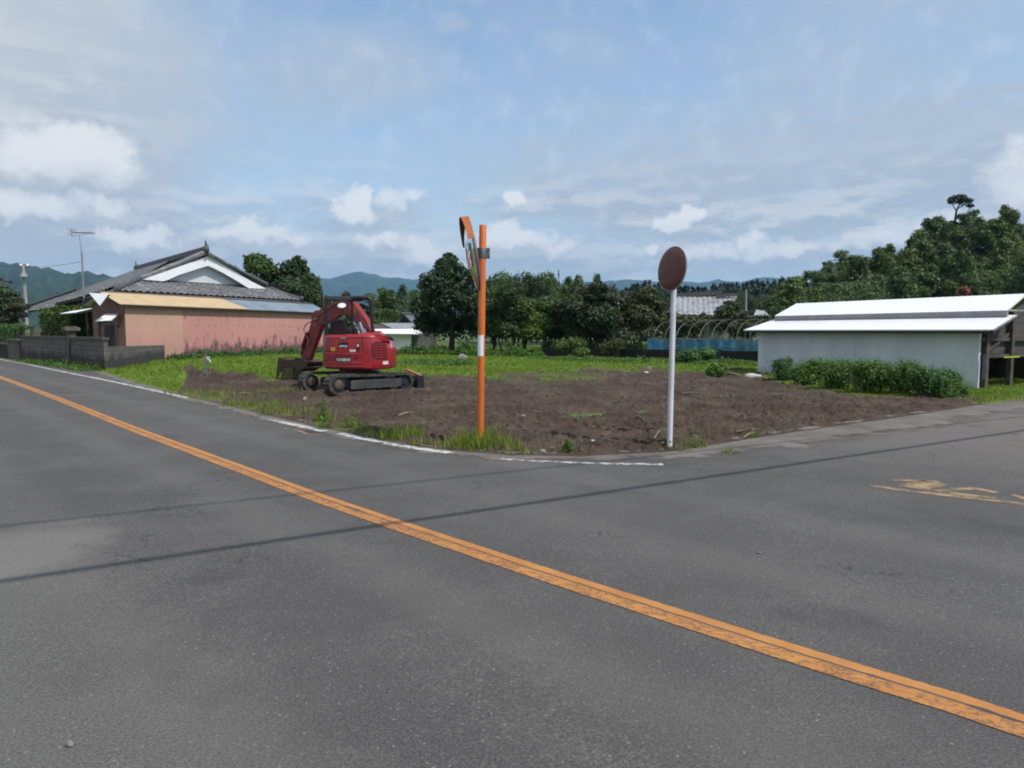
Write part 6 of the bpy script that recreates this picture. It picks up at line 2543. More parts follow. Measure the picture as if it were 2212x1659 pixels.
# lone umbrella-shaped tree on the crest
lb = lobes_px(131, [(2066, 430, 17, 9), (2084, 436, 16, 9), (2056, 437, 9, 6), (2075, 427, 14, 7), (2096, 445, 7, 5)], .4, 9)
tf = AT(2062, 500, 131)
lt = thing('pine_tree', Vector((tf.x, tf.y, tf.z - 1)), 'lone umbrella shaped tree standing above the hill crest', 'tree')
mb = MB()
mb.tube([tf - UP * 1, AT(2063, 478, 131), AT(2066, 456, 131), AT(2073, 440, 131)], [.30, .22, .17, .08], 8)
mb.tube([AT(2066, 456, 131), AT(2056, 440, 131)], [.12, .05], 6)
mb.tube([AT(2067, 452, 131), AT(2088, 440, 131)], [.12, .05], 6)
mb.build('trunk', M['bark'], lt)
rs = np.random.RandomState(9)
C, N_, S = leaf_cloud(lb, 2600, .34, rs, .40, 9, .3, .7)
V, F = cards(C, N_, S, rs)
np_mesh('crown', V, F, LM['conifer'], lt)
lb2 = lobes_px(131, [(2057, 482, 9, 6), (2066, 487, 8, 6)], .3, 10)
C, N_, S = leaf_cloud(lb2, 500, .36, rs, .4, 6)
V, F = cards(C, N_, S, rs)
np_mesh('branch', V, F, LM['conifer'], lt)
# reddish shrub behind the white roof
tree('red_shrub', AT(2082, 660, 70), lobes_px(70, [(2082, 628, 12, 11), (2090, 636, 9, 8), (2075, 640, 9, 8)], .3, 12), 1100, .26, 'red', 'reddish brown shrub showing above the white shed roof', cat='shrub', seed=12, r0=.06)

# left: hedges, garden trees
def hedge(name, a, b_, h, th, n, size, mat, label, seed, wob=.15):
    rs = np.random.RandomState(seed)
    a, b_ = np.array(a), np.array(b_)
    d = b_ - a
    L = np.linalg.norm(d)
    d = d / L
    s_ = np.array([-d[1], d[0], 0])
    t = rs.rand(n) * L
    f = rs.rand(n)
    face = rs.randint(0, 3, n)
    y = np.where(face == 0, -th / 2, np.where(face == 1, th / 2, (rs.rand(n) - .5) * th))
    z = np.where(face == 2, h, f * h)
    bul = fbm(t * 1.1, z * 1.3 + face * 7, 3, seed) * wob
    y = y + np.sign(y) * bul + rs.normal(size=n) * .05
    z = z + np.where(face == 2, bul * 1.3, 0) + rs.normal(size=n) * .05
    inn = rs.rand(n) < .2
    y = np.where(inn, y * .6, y)
    C = a + d * t[:, None] + s_ * y[:, None] + np.array([0, 0, 1]) * z[:, None]
    N_ = s_ * np.where(face < 2, np.sign(y), 0)[:, None] + np.array([0, 0, 1]) * np.where(face == 2, 1, .35)[:, None] + unit(n, rs) * .8
    N_ /= np.linalg.norm(N_, axis=1)[:, None]
    V, F = cards(C, N_, size * (.6 + .8 * rs.rand(n)), rs)
    V[:, 2] = np.maximum(V[:, 2], .02)
    t_ = thing(name, Vector(a), label, 'hedge')
    np_mesh('foliage', V, F, LM[mat], t_)
    mb = MB()
    for i in range(max(2, int(L / .8))):
        p = Vector(a + d * (.4 + i * .8))
        mb.tube([p, p + Vector((.05, 0, h * .5)), p + Vector((-.1, .1, h * .85))], [.05, .04, .015], 6)
    mb.build('stem', M['bark'], t_)
    return t_


ha, hb = G(158, 777), G(58, 769)
hedge('hedge', (ha.x, ha.y + 1.0, 0), (hb.x + .2, hb.y + 2.4, 0), 2.8, 1.3, 18000, .20, 'hedge', 'tall bright green hedge growing over the block wall', 61, .3)
hc, hd_ = G(52, 768), G(-150, 748)
hedge('hedge', (hc.x, hc.y, 0), (hd_.x, hd_.y, 0), 2.0, 1.2, 12000, .20, 'weed_d', 'lower clipped dark green hedge at the left edge', 62, .12)
tree('garden_tree', AT(8, 725, 60), lobes_px(60, [(5, 640, 30, 26), (22, 655, 22, 26), (-15, 660, 30, 30), (12, 685, 36, 22), (-20, 690, 36, 24)], 1.0, 71), 9000, .28, 'dark', 'dark garden tree at the left edge beyond the slate roof', seed=71, r0=.16)
tp_t = thing('topiary_pine', AT(36, 722, 56), 'cloud pruned garden pine with browned rounded pads', 'tree')
lbs = lobes_px(56, [(34, 663, 17, 8), (50, 664, 11, 7), (30, 648, 11, 6), (22, 672, 10, 6), (40, 680, 18, 8), (20, 690, 14, 7)], .4, 72)
mb = limbs(AT(38, 722, 56), AT(34, 655, 56), lbs, .11, np.random.RandomState(3))
mb.build('trunk', M['bark'], tp_t)
for l in lbs:
    rs = np.random.RandomState(int(abs(l[0][0]) * 100) % 1000)
    C, N_, S = leaf_cloud([l], 900, .18, rs, .5, 9, .3, .8, .6)
    V, F = cards(C, N_, S, rs)
    np_mesh('pad', V, F, LM['topiary'], tp_t)
back_tree('cone', 'conifer', 125, 637, 110, 26, 'small dark conifer beyond the farmhouse wing', None)
for u, v in ((-40, 660), (-90, 650)):
    back_tree('round_dark', 'garden_tree', u, v, 75, 70, 'dark tree out past the left edge of the gardens', 'trees past the left edge')

# weed thicket against the white shed
def weed_clump(name, foot, lobes, n, size, mat, label, cat='weeds', group=None, seed=0, aspect=3.0, stems=14):
    rs = np.random.RandomState(seed + 300)
    t = thing(name, foot, label, cat, group)
    C, N_, S = leaf_cloud(lobes, n, size, rs, .55, 9, .9, 1.0, .1)
    C = C + np.stack([rs.normal(size=len(C)) * .05, rs.normal(size=len(C)) * .05, rs.normal(size=len(C)) * .07], 1)
    V, F = cards(C, N_, S, rs, aspect)
    V[:, 2] = np.maximum(V[:, 2], .02)
    np_mesh('leaves', V, F, LM[mat], t)
    mb = MB()
    f = Vector(foot)
    for i in range(stems):
        l = lobes[i % len(lobes)]
        e_ = Vector(l[0]) + Vector((rs.normal() * l[1][0] * .4, rs.normal() * l[1][1] * .4, l[1][2] * .5))
        b0_ = Vector((e_.x * .8 + f.x * .2, e_.y * .8 + f.y * .2, f.z))
        mb.tube([b0_, b0_.lerp(e_, .6) + Vector((.03, 0, 0)), e_], [.012, .009, .004], 5)
    mb.build('stalk', pmat('weed_stalk', (.07, .10, .025), (.05, .07, .02), .8), t)
    return t


ths = [(1688, 822, 22, [(1694, 805, 14, 20), (1688, 790, 8, 12)], 'weed_d', 'slender dark ferny weed at the left end of the thicket by the white shed'),
       (1745, 832, 44, [(1745, 808, 30, 22), (1765, 795, 22, 18), (1725, 812, 20, 16)], 'weed', 'dense weed bush in front of the left part of the white shed wall'),
       (1815, 840, 50, [(1810, 812, 32, 24), (1835, 800, 26, 22), (1795, 795, 20, 16)], 'weed', 'yellowish green weed bush under the second seam of the white shed wall'),
       (1880, 848, 48, [(1878, 815, 34, 26), (1900, 800, 24, 20), (1860, 798, 18, 16)], 'weed', 'tall weed bush before the middle of the white shed wall'),
       (1948, 852, 48, [(1945, 818, 34, 28), (1965, 802, 24, 20)], 'weed', 'bushy green weeds right of the middle of the white shed wall'),
       (2015, 856, 44, [(2010, 828, 34, 22), (2035, 818, 22, 18), (1990, 810, 20, 16)], 'weed_d', 'spreading weed bush towards the right end of the white shed wall'),
       (2058, 858, 28, [(2055, 840, 24, 14), (2072, 846, 16, 9)], 'weed', 'low weeds tailing off at the right end of the white shed wall')]
for i, (u, v, _, its, mt, lab) in enumerate(ths):
    ft = G(u, v)
    weed_clump('weed_bush', ft, lobes_px(ft.y, [(a, b, c_ * 1.08, d_ * 1.05) for a, b, c_, d_ in its] + [(its[0][0] + 9, its[0][1] - 19, 8, 12), (its[0][0] - 16, its[0][1] - 13, 8, 11), (its[0][0], its[0][1] + 16, its[0][2], 12)], .3, 80 + i), 6200, .085, mt, lab, 'weed bush', 'weed thicket in front of the white shed', 80 + i)
# bush and rank growth in front of the black wall
for i, (u, v, its, mt, lab) in enumerate(((1548, 812, [(1548, 800, 18, 10), (1538, 805, 12, 8)], 'weed', 'bright leafy weed among the rubble near the white shed'),
                                          (1490, 786, [(1490, 768, 22, 14), (1470, 772, 14, 10)], 'weed_d', 'leafy weeds growing up the black wall beside the white pole'),
                                          (1525, 786, [(1530, 766, 12, 12), (1520, 774, 14, 10)], 'weed', 'tall weed sprouting in front of the draped blue sheet'),
                                          (1255, 776, [(1255, 762, 16, 9)], 'weed', 'pale weed tuft in front of the middle of the black wall'),
                                          (1330, 774, [(1320, 752, 22, 14), (1335, 744, 16, 14)], 'olive', 'twiggy shrub leaning over the black wall'),
                                          (1235, 772, [(1240, 742, 26, 14), (1215, 748, 22, 10)], 'light', 'yellowish shrub on top of the left part of the black wall'))):
    ft = G(u, v)
    weed_clump('wall_weed', ft, lobes_px(ft.y, its, .3, 90 + i), 1500, .17, mt, lab, 'weeds', 'rank weeds along the black wall', 90 + i)

# ---- grass -------------------------------------------------------------
def blades(X, Y, Z, H, Wd, rs, lean=.35):
    n = len(X)
    a = rs.rand(n) * 2 * np.pi
    la_ = rs.rand(n) * 2 * np.pi
    ll = H * lean * rs.rand(n)
    dx, dy = np.cos(a) * Wd / 2, np.sin(a) * Wd / 2
    V = np.empty((n * 3, 3))
    V[0::3] = np.stack([X - dx, Y - dy, Z - .01], 1)
    V[1::3] = np.stack([X + dx, Y + dy, Z - .01], 1)
    V[2::3] = np.stack([X + np.cos(la_) * ll, Y + np.sin(la_) * ll, Z + H], 1)
    return V, np.arange(n * 3).reshape(n, 3)


rs = np.random.RandomState(77)
n = 330000
u = rs.uniform(60, 2212, n)
v = 736 + (900 - 736) * rs.rand(n) ** 1.5
X, Y = ground_xy(u, v)
jit = rs.normal(size=(2, n)) * .02 * Y
X, Y = X + jit[0], Y + jit[1]
ok = Y < 66
X, Y = X[ok], Y[ok]
m, uu, vv = soil_mask(X, Y)
edge = np.interp(uu, EDGE_U, EDGE_V)
# keep clear of the buildings' insides
inside = ((X - A.x) * pout.x + (Y - A.y) * pout.y < .02) & (uu > 200) & (uu < 705) & (Y > 30)
inside |= (uu < 236) & (vv < np.interp(uu, [51, 231], [778, 802]))
inside |= (uu > 1630) & (((X - S0.x) * sin_.x + (Y - S0.y) * sin_.y) > -.02) & (uu < 2118)
keep = (rs.rand(len(X)) < (1 - m) ** 1.5) & (vv < edge - 1.5) & ~inside
X, Y, m, uu, vv = X[keep], Y[keep], m[keep], uu[keep], vv[keep]
Z = lot_h(X, Y)
patch = fbm(X * .35, Y * .35, 3, 55)
H = (.07 + .08 * rs.rand(len(X))) * (1 + .7 * np.clip(patch, -.6, 1)) * np.clip(1.15 - m, .25, 1)
H *= np.where(vv > 815, .5, 1.0)
V, F = blades(X, Y, Z, H, .012 + .0011 * Y, rs, 1.3)
o_ = np_mesh('grass', V, F, LM['grass'])
tag(o_, 'bright green grass over the uncleared part of the lot', 'grass', kind='stuff')

# rank weeds along the foot of walls and at the far side: uncountable
def weed_strip(name, pts_fn, n, hmin, hmax, size, mat, label, seed):
    rs = np.random.RandomState(seed)
    P, Hs = pts_fn(rs, n)
    k = 5
    C = np.repeat(P, k, 0) + np.stack([rs.normal(size=n * k) * .10, rs.normal(size=n * k) * .10, rs.rand(n * k) * np.repeat(Hs, k)], 1)
    N_ = unit(n * k, rs) + np.array([0, 0, .6])
    N_ /= np.linalg.norm(N_, axis=1)[:, None]
    V, F = cards(C, N_, size * (.6 + .8 * rs.rand(n * k)), rs, 2.4)
    V[:, 2] = np.maximum(V[:, 2], .01)
    o_ = np_mesh(name, V, F, LM[mat])
    return tag(o_, label, 'weeds', kind='stuff')


def along(a, b_, out, w0, hfun):
    def f(rs, n):
        t = rs.rand(n)
        P = np.array(a)[None, :] * (1 - t[:, None]) + np.array(b_)[None, :] * t[:, None]
        P = P + np.array(out)[None, :] * (rs.rand(n) ** 1.5 * w0)[:, None]
        P[:, 2] = .02
        return P, hfun(t, rs)
    return f


st0, st1 = A + pdir * 2.6, A + pdir * (Lp + .5)
weed_strip('undergrowth', along(st0, st1, pout, .9, lambda t, rs: np.clip(.12 + .75 * np.clip(fbm(t * 22, t * 0, 3, 4) + .35, 0, 1.2) * rs.rand(len(t)), .08, 1.5)), 2600, 0, 1, .14, 'weed_d', 'dark weeds grown up along the foot of the pink wall', 401)
wn0 = Wf + Vector((0, 0, 0))
outw = Vector((d.y, -d.x, 0))
if outw.y > 0: outw = -outw
weed_strip('undergrowth', along(Wc + outw * .15, Wc.lerp(Wf, .85) + outw * .1, outw, .7, lambda t, rs: np.clip((.10 + .5 * np.clip(fbm(t * 14, t * 0, 3, 14) + .3, 0, 1.2) * rs.rand(len(t))) * (1 - .6 * t), .05, 1.0)), 900, 0, 1, .10, 'weed', 'weeds along the foot of the tall block wall', 402)
ka, kb_ = G(1150, 775), G(1640, 789)
weed_strip('undergrowth', along(ka, kb_, (0, -1, 0), 2.0, lambda t, rs: .06 + .30 * np.clip(fbm(t * 26, t * 0, 3, 24) + .35, 0, 1) * rs.rand(len(t))), 2600, 0, 1, .13, 'weed', 'weeds in front of the black wall', 403)
kc_, kd_ = G(848, 766), G(1172, 772)
weed_strip('undergrowth', along(kc_, kd_, (0, 1, 0), 9.0, lambda t, rs: .15 + .95 * np.clip(fbm(t * 9, t * 0, 3, 34) + .3, 0, 1) * rs.rand(len(t))), 5600, 0, 1, .17, 'weed', 'rank green growth under the trees behind the excavator', 404)
weed_strip('undergrowth', along(G(1175, 767), G(1640, 774), (0, 1, 0), 5.0, lambda t, rs: .4 + 1.2 * np.clip(fbm(t * 12, t * 0, 3, 44) + .4, 0, 1) * rs.rand(len(t))), 5200, 0, 1, .18, 'weed_d', 'dark undergrowth behind the black wall', 405)
weed_strip('undergrowth', along(G(845, 790), G(1010, 792), (0, 1, 0), 5.0, lambda t, rs: .05 + .28 * np.clip(fbm(t * 9, t * 0, 3, 54) + .2, 0, 1) * rs.rand(len(t))), 1600, 0, 1, .14, 'weed', 'leafy weeds in the grass right of the excavator', 406)

# separate tufts along the road edge
def tuft(u, v, n, h, spread, label, straw=.15, seed=0, leafy=0):
    rs = np.random.RandomState(seed + 900)
    f = G(u, v)
    z = float(lot_h(np.array([f.x]), np.array([f.y]))[0])
    f.z = max(z, .006)
    t = thing('grass_tuft', f, label, 'grass tuft', 'grass tufts along the road edge')
    r_ = spread * np.sqrt(rs.rand(n))
    a = rs.rand(n) * 6.283
    X_, Y_ = f.x + r_ * np.cos(a) * 1.2, f.y + r_ * np.sin(a) * .8
    Z_ = np.full(n, f.z)
    H_ = h * (.4 + .6 * rs.rand(n)) * (1 - .45 * (r_ / spread) ** 2)
    V, F = blades(X_, Y_, Z_, H_, .011 + .012 * rs.rand(n), rs, .75)
    k = int(n * (1 - straw))
    np_mesh('blades', V[:k * 3], F[:k], LM['grass'], t)
    if k < n:
        V2 = V[k * 3:]
        np_mesh('dry_blades', V2, np.arange(len(V2)).reshape(-1, 3), LM['straw'], t)
    if leafy:
        C = np.stack([f.x + rs.normal(size=leafy) * spread * .4, f.y + rs.normal(size=leafy) * spread * .4, f.z + h * (.1 + .8 * rs.rand(leafy))], 1)
        N_ = unit(leafy, rs) + np.array([0, 0, .8])
        N_ /= np.linalg.norm(N_, axis=1)[:, None]
        V, F = cards(C, N_, .07 * (.6 + .8 * rs.rand(leafy)), rs, 2.0)
        np_mesh('leaves', V, F, LM['weed'], t)
    return t


tuft(1040, 966, 420, .44, .38, 'large grass tuft growing round the foot of the orange mirror pole', .18, 1)
tuft(1000, 968, 150, .26, .34, 'straggling grass just left of the orange pole foot', .35, 2)
tuft(1080, 972, 150, .28, .28, 'grass fringe just right of the orange pole foot', .3, 3)
tuft(868, 950, 190, .34, .30, 'dull grass tuft in the gutter left of the orange pole', .12, 4)
tuft(700, 912, 90, .42, .16, 'upright leafy weed halfway along the soil edge', .05, 5, 60)
tuft(700, 925, 40, .2, .12, 'small sprig in front of the upright leafy weed', .1, 6, 20)
tuft(760, 925, 60, .30, .14, 'thin weed with stalks in the gutter', .35, 7, 20)
tuft(780, 934, 70, .22, .2, 'small green sprig near the white line bend', .1, 8, 16)
tuft(552, 876, 300, .28, .62, 'wide grass clump nearest the worn white line', .1, 9)
tuft(622, 893, 260, .30, .52, 'mown looking grass clump with cut stalks beside the gutter', .4, 10)
tuft(585, 884, 120, .22, .35, 'short grass between the two wide clumps', .15, 11)
tuft(475, 857, 220, .26, .8, 'grass clump below the soil heap by the tap', .3, 12)
tuft(430, 850, 200, .24, .8, 'yellowish grass at the near foot of the soil heap', .45, 13)
tuft(610, 850, 140, .24, .5, 'scrap of grass on the soil left of the excavator', .3, 14)
tuft(1226, 979, 60, .16, .09, 'small round green plant on the bare soil corner', .0, 15, 70)
tuft(1500, 966, 50, .26, .14, 'thin weed just right of the white pole foot', .25, 16, 10)
tuft(1468, 973, 40, .12, .16, 'low sprigs at the foot of the white pole', .3, 17, 8)
tuft(1620, 944, 40, .14, .14, 'small pale weed on the soil edge of the side road', .2, 18, 12)
tuft(1575, 979, 24, .07, .16, 'flat weed growing from a pavement crack', .1, 19, 14)
tuft(1130, 980, 60, .16, .25, 'dry grass wisps on the corner verge', .6, 20)
tuft(925, 962, 80, .20, .22, 'sparse grass between the gutter tuft and the orange pole', .4, 21)
tuft(1720, 846, 120, .2, .5, 'yellow green grass patch on the soil before the thicket', .2, 22)
tuft(2120, 862, 300, .14, 1.1, 'short yellowish grass by the right corner of the white shed', .35, 23)
tuft(2200, 855, 320, .22, 1.2, 'green grass in front of the open end of the white shed', .05, 24)
tuft(820, 945, 70, .18, .2, 'little grass sprig on the gutter edge', .25, 25)
# ================================================================== FAR HILLS
def range_mesh(name, outline, dist, depth, zbase, mat, label, seed, rough=.02):
    us = np.array([p[0] for p in outline], float)
    vs_ = np.array([p[1] for p in outline], float)
    nu, nd = 260, 22
    U_ = np.linspace(us[0], us[-1], nu)
    top = EYE + (714.5 - np.interp(U_, us, vs_)) / FPX * dist
    x = (U_ - CX) / FPX * dist
    top = top + fbm(x / dist * 90, x * 0, 4, seed) * rough * dist * .06
    V, F = [], []
    for j in range(nd):
        t = j / (nd - 1)
        y = dist - depth * (1 - t) if t <= 1 else dist
        prof = t ** 1.25
        n1 = fbm(x / dist * 22 + 3, np.full(nu, y / dist * 9), 5, seed + 1)
        h = zbase + (top - zbase) * np.clip(prof * (1 + .35 * n1 * (1 - t) * 2), 0, 1.0)
        sc_ = y / dist
        V.append(np.stack([x * sc_, np.full(nu, y), h], 1))
    for k in (1, 2):
        V.append(np.stack([x, np.full(nu, dist + depth * .35 * k), zbase + (top - zbase) * (.55 if k == 1 else 0)], 1))
    nd2 = nd + 2
    V = np.concatenate(V)
    ii = np.arange(nd2 - 1)[:, None] * nu + np.arange(nu - 1)[None, :]
    F = np.stack([ii.ravel(), (ii + 1).ravel(), (ii + nu + 1).ravel(), (ii + nu).ravel()], 1)
    o_ = np_mesh(name, V, F, mat, smooth=True)
    return tag(o_, label, 'hills', kind='structure')


def forest_mat(name, c1, c2, sc):
    mat, q, b, o = new_mat(name)
    pos = q.n('ShaderNodeNewGeometry').outputs['Position']
    f = q.ss(q.noise(pos, sc, 8.0, .7), .35, .68)
    q.put(b.inputs['Base Color'], q.mix(f, c2, c1))
    b.inputs['Roughness'].default_value = .95
    b.inputs['Specular IOR Level'].default_value = .1
    bn = q.n('ShaderNodeBump')
    bn.inputs['Strength'].default_value = 1.0
    bn.inputs['Distance'].default_value = 12.0
    q.put(bn.inputs['Height'], q.noise(pos, sc * 6, 6.0, .7))
    q.put(b.inputs['Normal'], bn.outputs[0])
    return mat


range_mesh('hills', [(-500, 560), (-200, 563), (0, 568.5), (50, 571.5), (107, 580), (147, 591), (165, 592), (185, 587), (215, 593), (240, 597), (300, 612), (380, 640), (470, 690), (520, 712)],
           2600, 1500, -1, forest_mat('forested_hillside', (.045, .075, .026), (.016, .032, .014), .012), 'forested green blue hills beyond the farmhouse on the left', 5, .05)
range_mesh('mountains', [(-300, 625), (300, 618), (560, 610), (690, 602.5), (703, 602.5), (721, 602.5), (748, 593.7), (777.6, 587.9), (787, 588.9), (812.7, 594.7), (834, 600.6), (855.7, 600.6), (875, 603.5), (916, 606.4), (1000, 612), (1150, 615), (1306, 608.7),
                             (1353, 604.8), (1386, 607.2), (1430, 610), (1472, 608.6), (1511, 612.5), (1544, 604.7), (1564, 607.6), (1595, 611), (1618, 605), (1647, 599.8), (1667, 600.8), (1720, 612), (1900, 622), (2300, 630)],
           6200, 2600, -1, forest_mat('distant_forest', (.040, .066, .026), (.018, .034, .016), .005), 'blue mountains in the far distance', 15, .02)

# ================================================================== POLES AND WIRES
def upole(u, vb, vt, dep, r, name, label, mat, vtop_arm=None):
    b_, t_ = AT(u if not isinstance(u, tuple) else u[0], vb, dep), AT(u if not isinstance(u, tuple) else u[1], vt, dep)
    root = thing(name, Vector((b_.x, b_.y, -.05)), label, 'utility pole', None)
    mb = MB()
    mb.tube([Vector((b_.x, b_.y, -.05)), b_, t_], [r * 1.15, r, r * .7], 10)
    mb.build('pole', mat, root)
    return root, b_, t_


M['concrete_pole'] = pmat('concrete_pole', (.36, .37, .36), (.28, .29, .28), .8, 0, 2)
r1, b1_, t1_ = upole((57, 50.5), 690, 573, 62, .17, 'utility_pole', 'pale concrete utility pole at the left before the green hills', M['concrete_pole'])
mb = MB()
mb.bar(AT(42, 577.5, 62), AT(61, 578, 62), .10, .12)
arm_ = mb.build('crossarm', M['bracket'], r1)
mb = MB()
for u_ in (45, 59):
    mb.blob(AT(u_, 573.5, 62), (.13, .13, .16), 3, .1, 1)
mb.build('insulator', M['white_paint'], arm_)
mb = MB()
mb.cyl(AT(51.5, 598, 61.7), AT(51.5, 590, 61.7), .28, 14)
mb.build('transformer', pmat('pale_transformer', (.42, .43, .43), (.35, .36, .36), .6), r1)
r2, b2_, t2_ = upole((8, 7), 690, 594, 90, .16, 'utility_pole', 'thin dark utility pole with crossarm at the far left edge', pmat('dark_pole', (.10, .09, .08), (.07, .065, .06), .85))
mb = MB()
mb.bar(AT(-12, 603, 90), AT(26, 611, 90), .10, .14)
a2 = mb.build('crossarm', M['steel_dark'], r2)
mb = MB()
for u_, v_ in ((-4, 601), (2, 602.5), (24, 608)):
    mb.blob(AT(u_, v_, 90), (.22, .16, .18), 4, .1, 1)
mb.build('insulator', M['steel_dark'], a2)
r3, b3_, t3_ = upole((698.5, 699.5), 716, 603, 62, .055, 'antenna_pole', 'thin pale metal pole between the pink shed and the far mountain', M['galv'])
mb = MB()
mb.bar(AT(696, 609, 62), AT(703, 609, 62), .04, .05)
mb.build('cap_bar', M['galv'], r3)
r4, b4_, t4_ = upole((1611, 1612), 705, 626, 96, .14, 'utility_pole', 'grey concrete utility pole right of the tiled house roof', M['concrete_pole'])


def cable(name, a, b_, r, sag, label, group=None, parent=None):
    a, b_ = Vector(a), Vector(b_)
    P = []
    for i in range(25):
        t = i / 24
        P.append(a.lerp(b_, t) - UP * sag * 4 * t * (1 - t))
    mb = MB()
    mb.tube(P, r, 5)
    o_ = mb.build(name, M['black_plastic'], None, loc=a)
    return tag(o_, label, 'cable', group)


cable('overhead_wire', AT(51, 575, 62), AT(-120, 545, 62), .018, .4, 'overhead wire rising left from the pale utility pole to the frame edge')
cable('overhead_wire', AT(58, 576, 62), AT(172, 566, 46), .014, .12, 'faint overhead wire from the pale pole to the television aerial')
cable('overhead_wire', AT(59, 578, 62), AT(190, 594, 50), .014, .2, 'faint overhead wire from the pale pole to the farmhouse roof')
cable('overhead_wire', AT(1613, 632, 96), AT(1596, 640, 74), .014, .2, 'short overhead wire from the grey pole to the tiled house')

# line along the near side of the junction, out of the picture, whose shadow crosses the road
tanc = 1 / math.tan(R(SUN_EL))
sh_dir = Vector((math.sin(R(SUN_AZ)), math.cos(R(SUN_AZ)), 0))


def shadow_line(p0, p1, h):
    a, b_ = G(*p0), G(*p1)
    d_ = (b_ - a).normalized()
    off = sh_dir * (h * tanc) + UP * h
    return a + off - d_ * 16, b_ + off + d_ * 22


wA, wB = shadow_line((0, 1256), (2212, 930), 5.6)
cable('telephone_cable', wA, wB, .042, .0, 'thick overhead cable outside the frame that shades the road')
wC, wD2 = shadow_line((0, 1137), (1100, 1019), 7.4)
cable('power_cable', wC, wD2, .024, .0, 'thin overhead cable outside the frame that shades the road')
for (p, q_, lab) in ((wA, wC, 'utility pole standing behind the viewer'), (wB, wD2, 'utility pole standing beyond the right edge of the picture')):
    c_ = (p + q_) / 2
    root = thing('utility_pole', Vector((p.x, p.y, -.05)), lab, 'utility pole')
    mb = MB()
    mb.tube([Vector((p.x, p.y + .25, -.05)), Vector((p.x, p.y + .25, 9))], [.17, .11], 12)
    mb.build('pole', M['concrete_pole'], root)

# ================================================================== TAP POST AND DEBRIS
f = G(446.5, 824)
f.z = .05
tap = thing('tap_post', f, 'grey standpipe post with a small white tap in front of the pink wall', 'standpipe')
tt = AT(447, 774, f.y)
mb = MB()
mb.box((f.x, f.y, (f.z + tt.z) / 2), (.07, .07, tt.z - f.z + .3))
mb.build('post', pmat('grey_post', (.17, .17, .165), (.11, .11, .108), .8, 0, 8), tap, bevel=.006)
mb = MB()
mb.cyl((tt.x, tt.y, tt.z - .05), (tt.x + .10, tt.y - .05, tt.z - .05), .022, 10)
mb.cyl((tt.x + .10, tt.y - .05, tt.z - .05), (tt.x + .15, tt.y - .07, tt.z - .12), .018, 10)
mb.box((tt.x + .03, tt.y, tt.z + .02), (.10, .08, .035))
mb.build('tap', M['white_paint'], tap, bevel=.006)


def zlot(p):
    return float(lot_h(np.array([p.x]), np.array([p.y]))[0])


def lump(u, v, rad, mat, name, label, cat, seed, sink=.3):
    p = G(u, v)
    p.z = zlot(p)
    mb = MB()
    mb.blob((p.x, p.y, p.z + rad[2] * (1 - sink)), rad, seed, .28, 2)
    o_ = mb.build(name, mat, None, loc=p)
    return tag(o_, label, cat)


M['stone'] = pmat('grey_stone', (.26, .25, .24), (.15, .145, .14), .9, 0, 12, bump=.4)
M['pale_scrap'] = pmat('pale_scrap', (.62, .62, .60), (.45, .45, .44), .7, 0, 20)
lump(1627, 816, (.26, .16, .10), M['pale_scrap'], 'white_bag', 'crumpled white bag on the soil beside the white shed', 'bag', 1)
lump(1282, 951, (.05, .035, .025), pmat('bluish_plastic', (.45, .50, .62), (.35, .4, .5), .5), 'plastic_scrap', 'bluish white plastic scrap between the two mirror poles', 'scrap', 2)
lump(1171, 978, (.05, .04, .03), M['stone'], 'stone', 'grey stone on the corner in front of the soil', 'stone', 3)
lump(1129, 898, (.07, .05, .05), M['stone'], 'stone', 'grey stone standing on the soil right of the orange pole', 'stone', 4)
lump(1395, 806, (.12, .09, .07), M['pale_scrap'], 'stone', 'pale stone at the grass edge left of the white pole', 'stone', 5)
lump(1402, 798, (.14, .1, .09), M['stone'], 'stone', 'larger pale rock at the grass edge left of the white pole', 'stone', 6)
lump(999, 742 + 35, (.35, .2, .18), M['stone'], 'stone', 'weathered grey stone under the big dark tree', 'stone', 7)
lump(1790, 852, (.2, .1, .07), M['dirt_cake'], 'soil_lump', 'brown soil lump before the weed thicket', 'soil lump', 8)


def stick(u0, v0, u1, v1, r, mat, label, lift=.02, bendz=.03):
    a, b_ = G(u0, v0), G(u1, v1)
    a.z, b_.z = zlot(a) + lift, zlot(b_) + lift + bendz
    m_ = a.lerp(b_, .5) + Vector((.02, .03, bendz))
    mb = MB()
    mb.tube([a, m_, b_], [r, r * .9, r * .6], 6)
    o_ = mb.build('stick', mat, None, loc=a)
    return tag(o_, label, 'stick', 'sticks lying on the soil')


M['bleached'] = pmat('bleached_wood', (.24, .19, .13), (.15, .115, .08), .8, 0, 20)
M['brown_stick'] = pmat('brown_wood', (.13, .085, .055), (.08, .055, .04), .9, 0, 20)
stick(513, 853, 540, 857, .035, M['bleached'], 'pale stick lying on the soil heap left of the excavator')
stick(1694 * .0 + 1472, 1008 * 0 + 1008 - 155, 1000 + 523, 851, .03, M['brown_stick'], 'brown stick lying flat right of the white pole')
stick(1590, 1078 - 6 - 135, 1560 + 82, 935, .02, M['brown_stick'], 'reddish stick near the edge of the side road')
stick(1606, 955 * 0 + 950, 1628, 945, .015, M['bleached'], 'pale twig near the edge of the side road')
stick(1412, 964, 1432, 954, .012, M['bleached'], 'pale twig leaning at the white pole foot', .02, .06)
stick(1385, 934, 1426, 946, .014, M['brown_stick'], 'long dark twig left of the white pole foot')
stick(1318, 928, 1366, 934, .022, M['brown_stick'], 'dark root lying on the soil between the poles')
stick(1370, 904, 1392, 912, .012, M['bleached'], 'pale split twig left of the white pole')
stick(860, 903, 892, 898, .02, M['bleached'], 'pale wood splinter on the soil below the excavator')
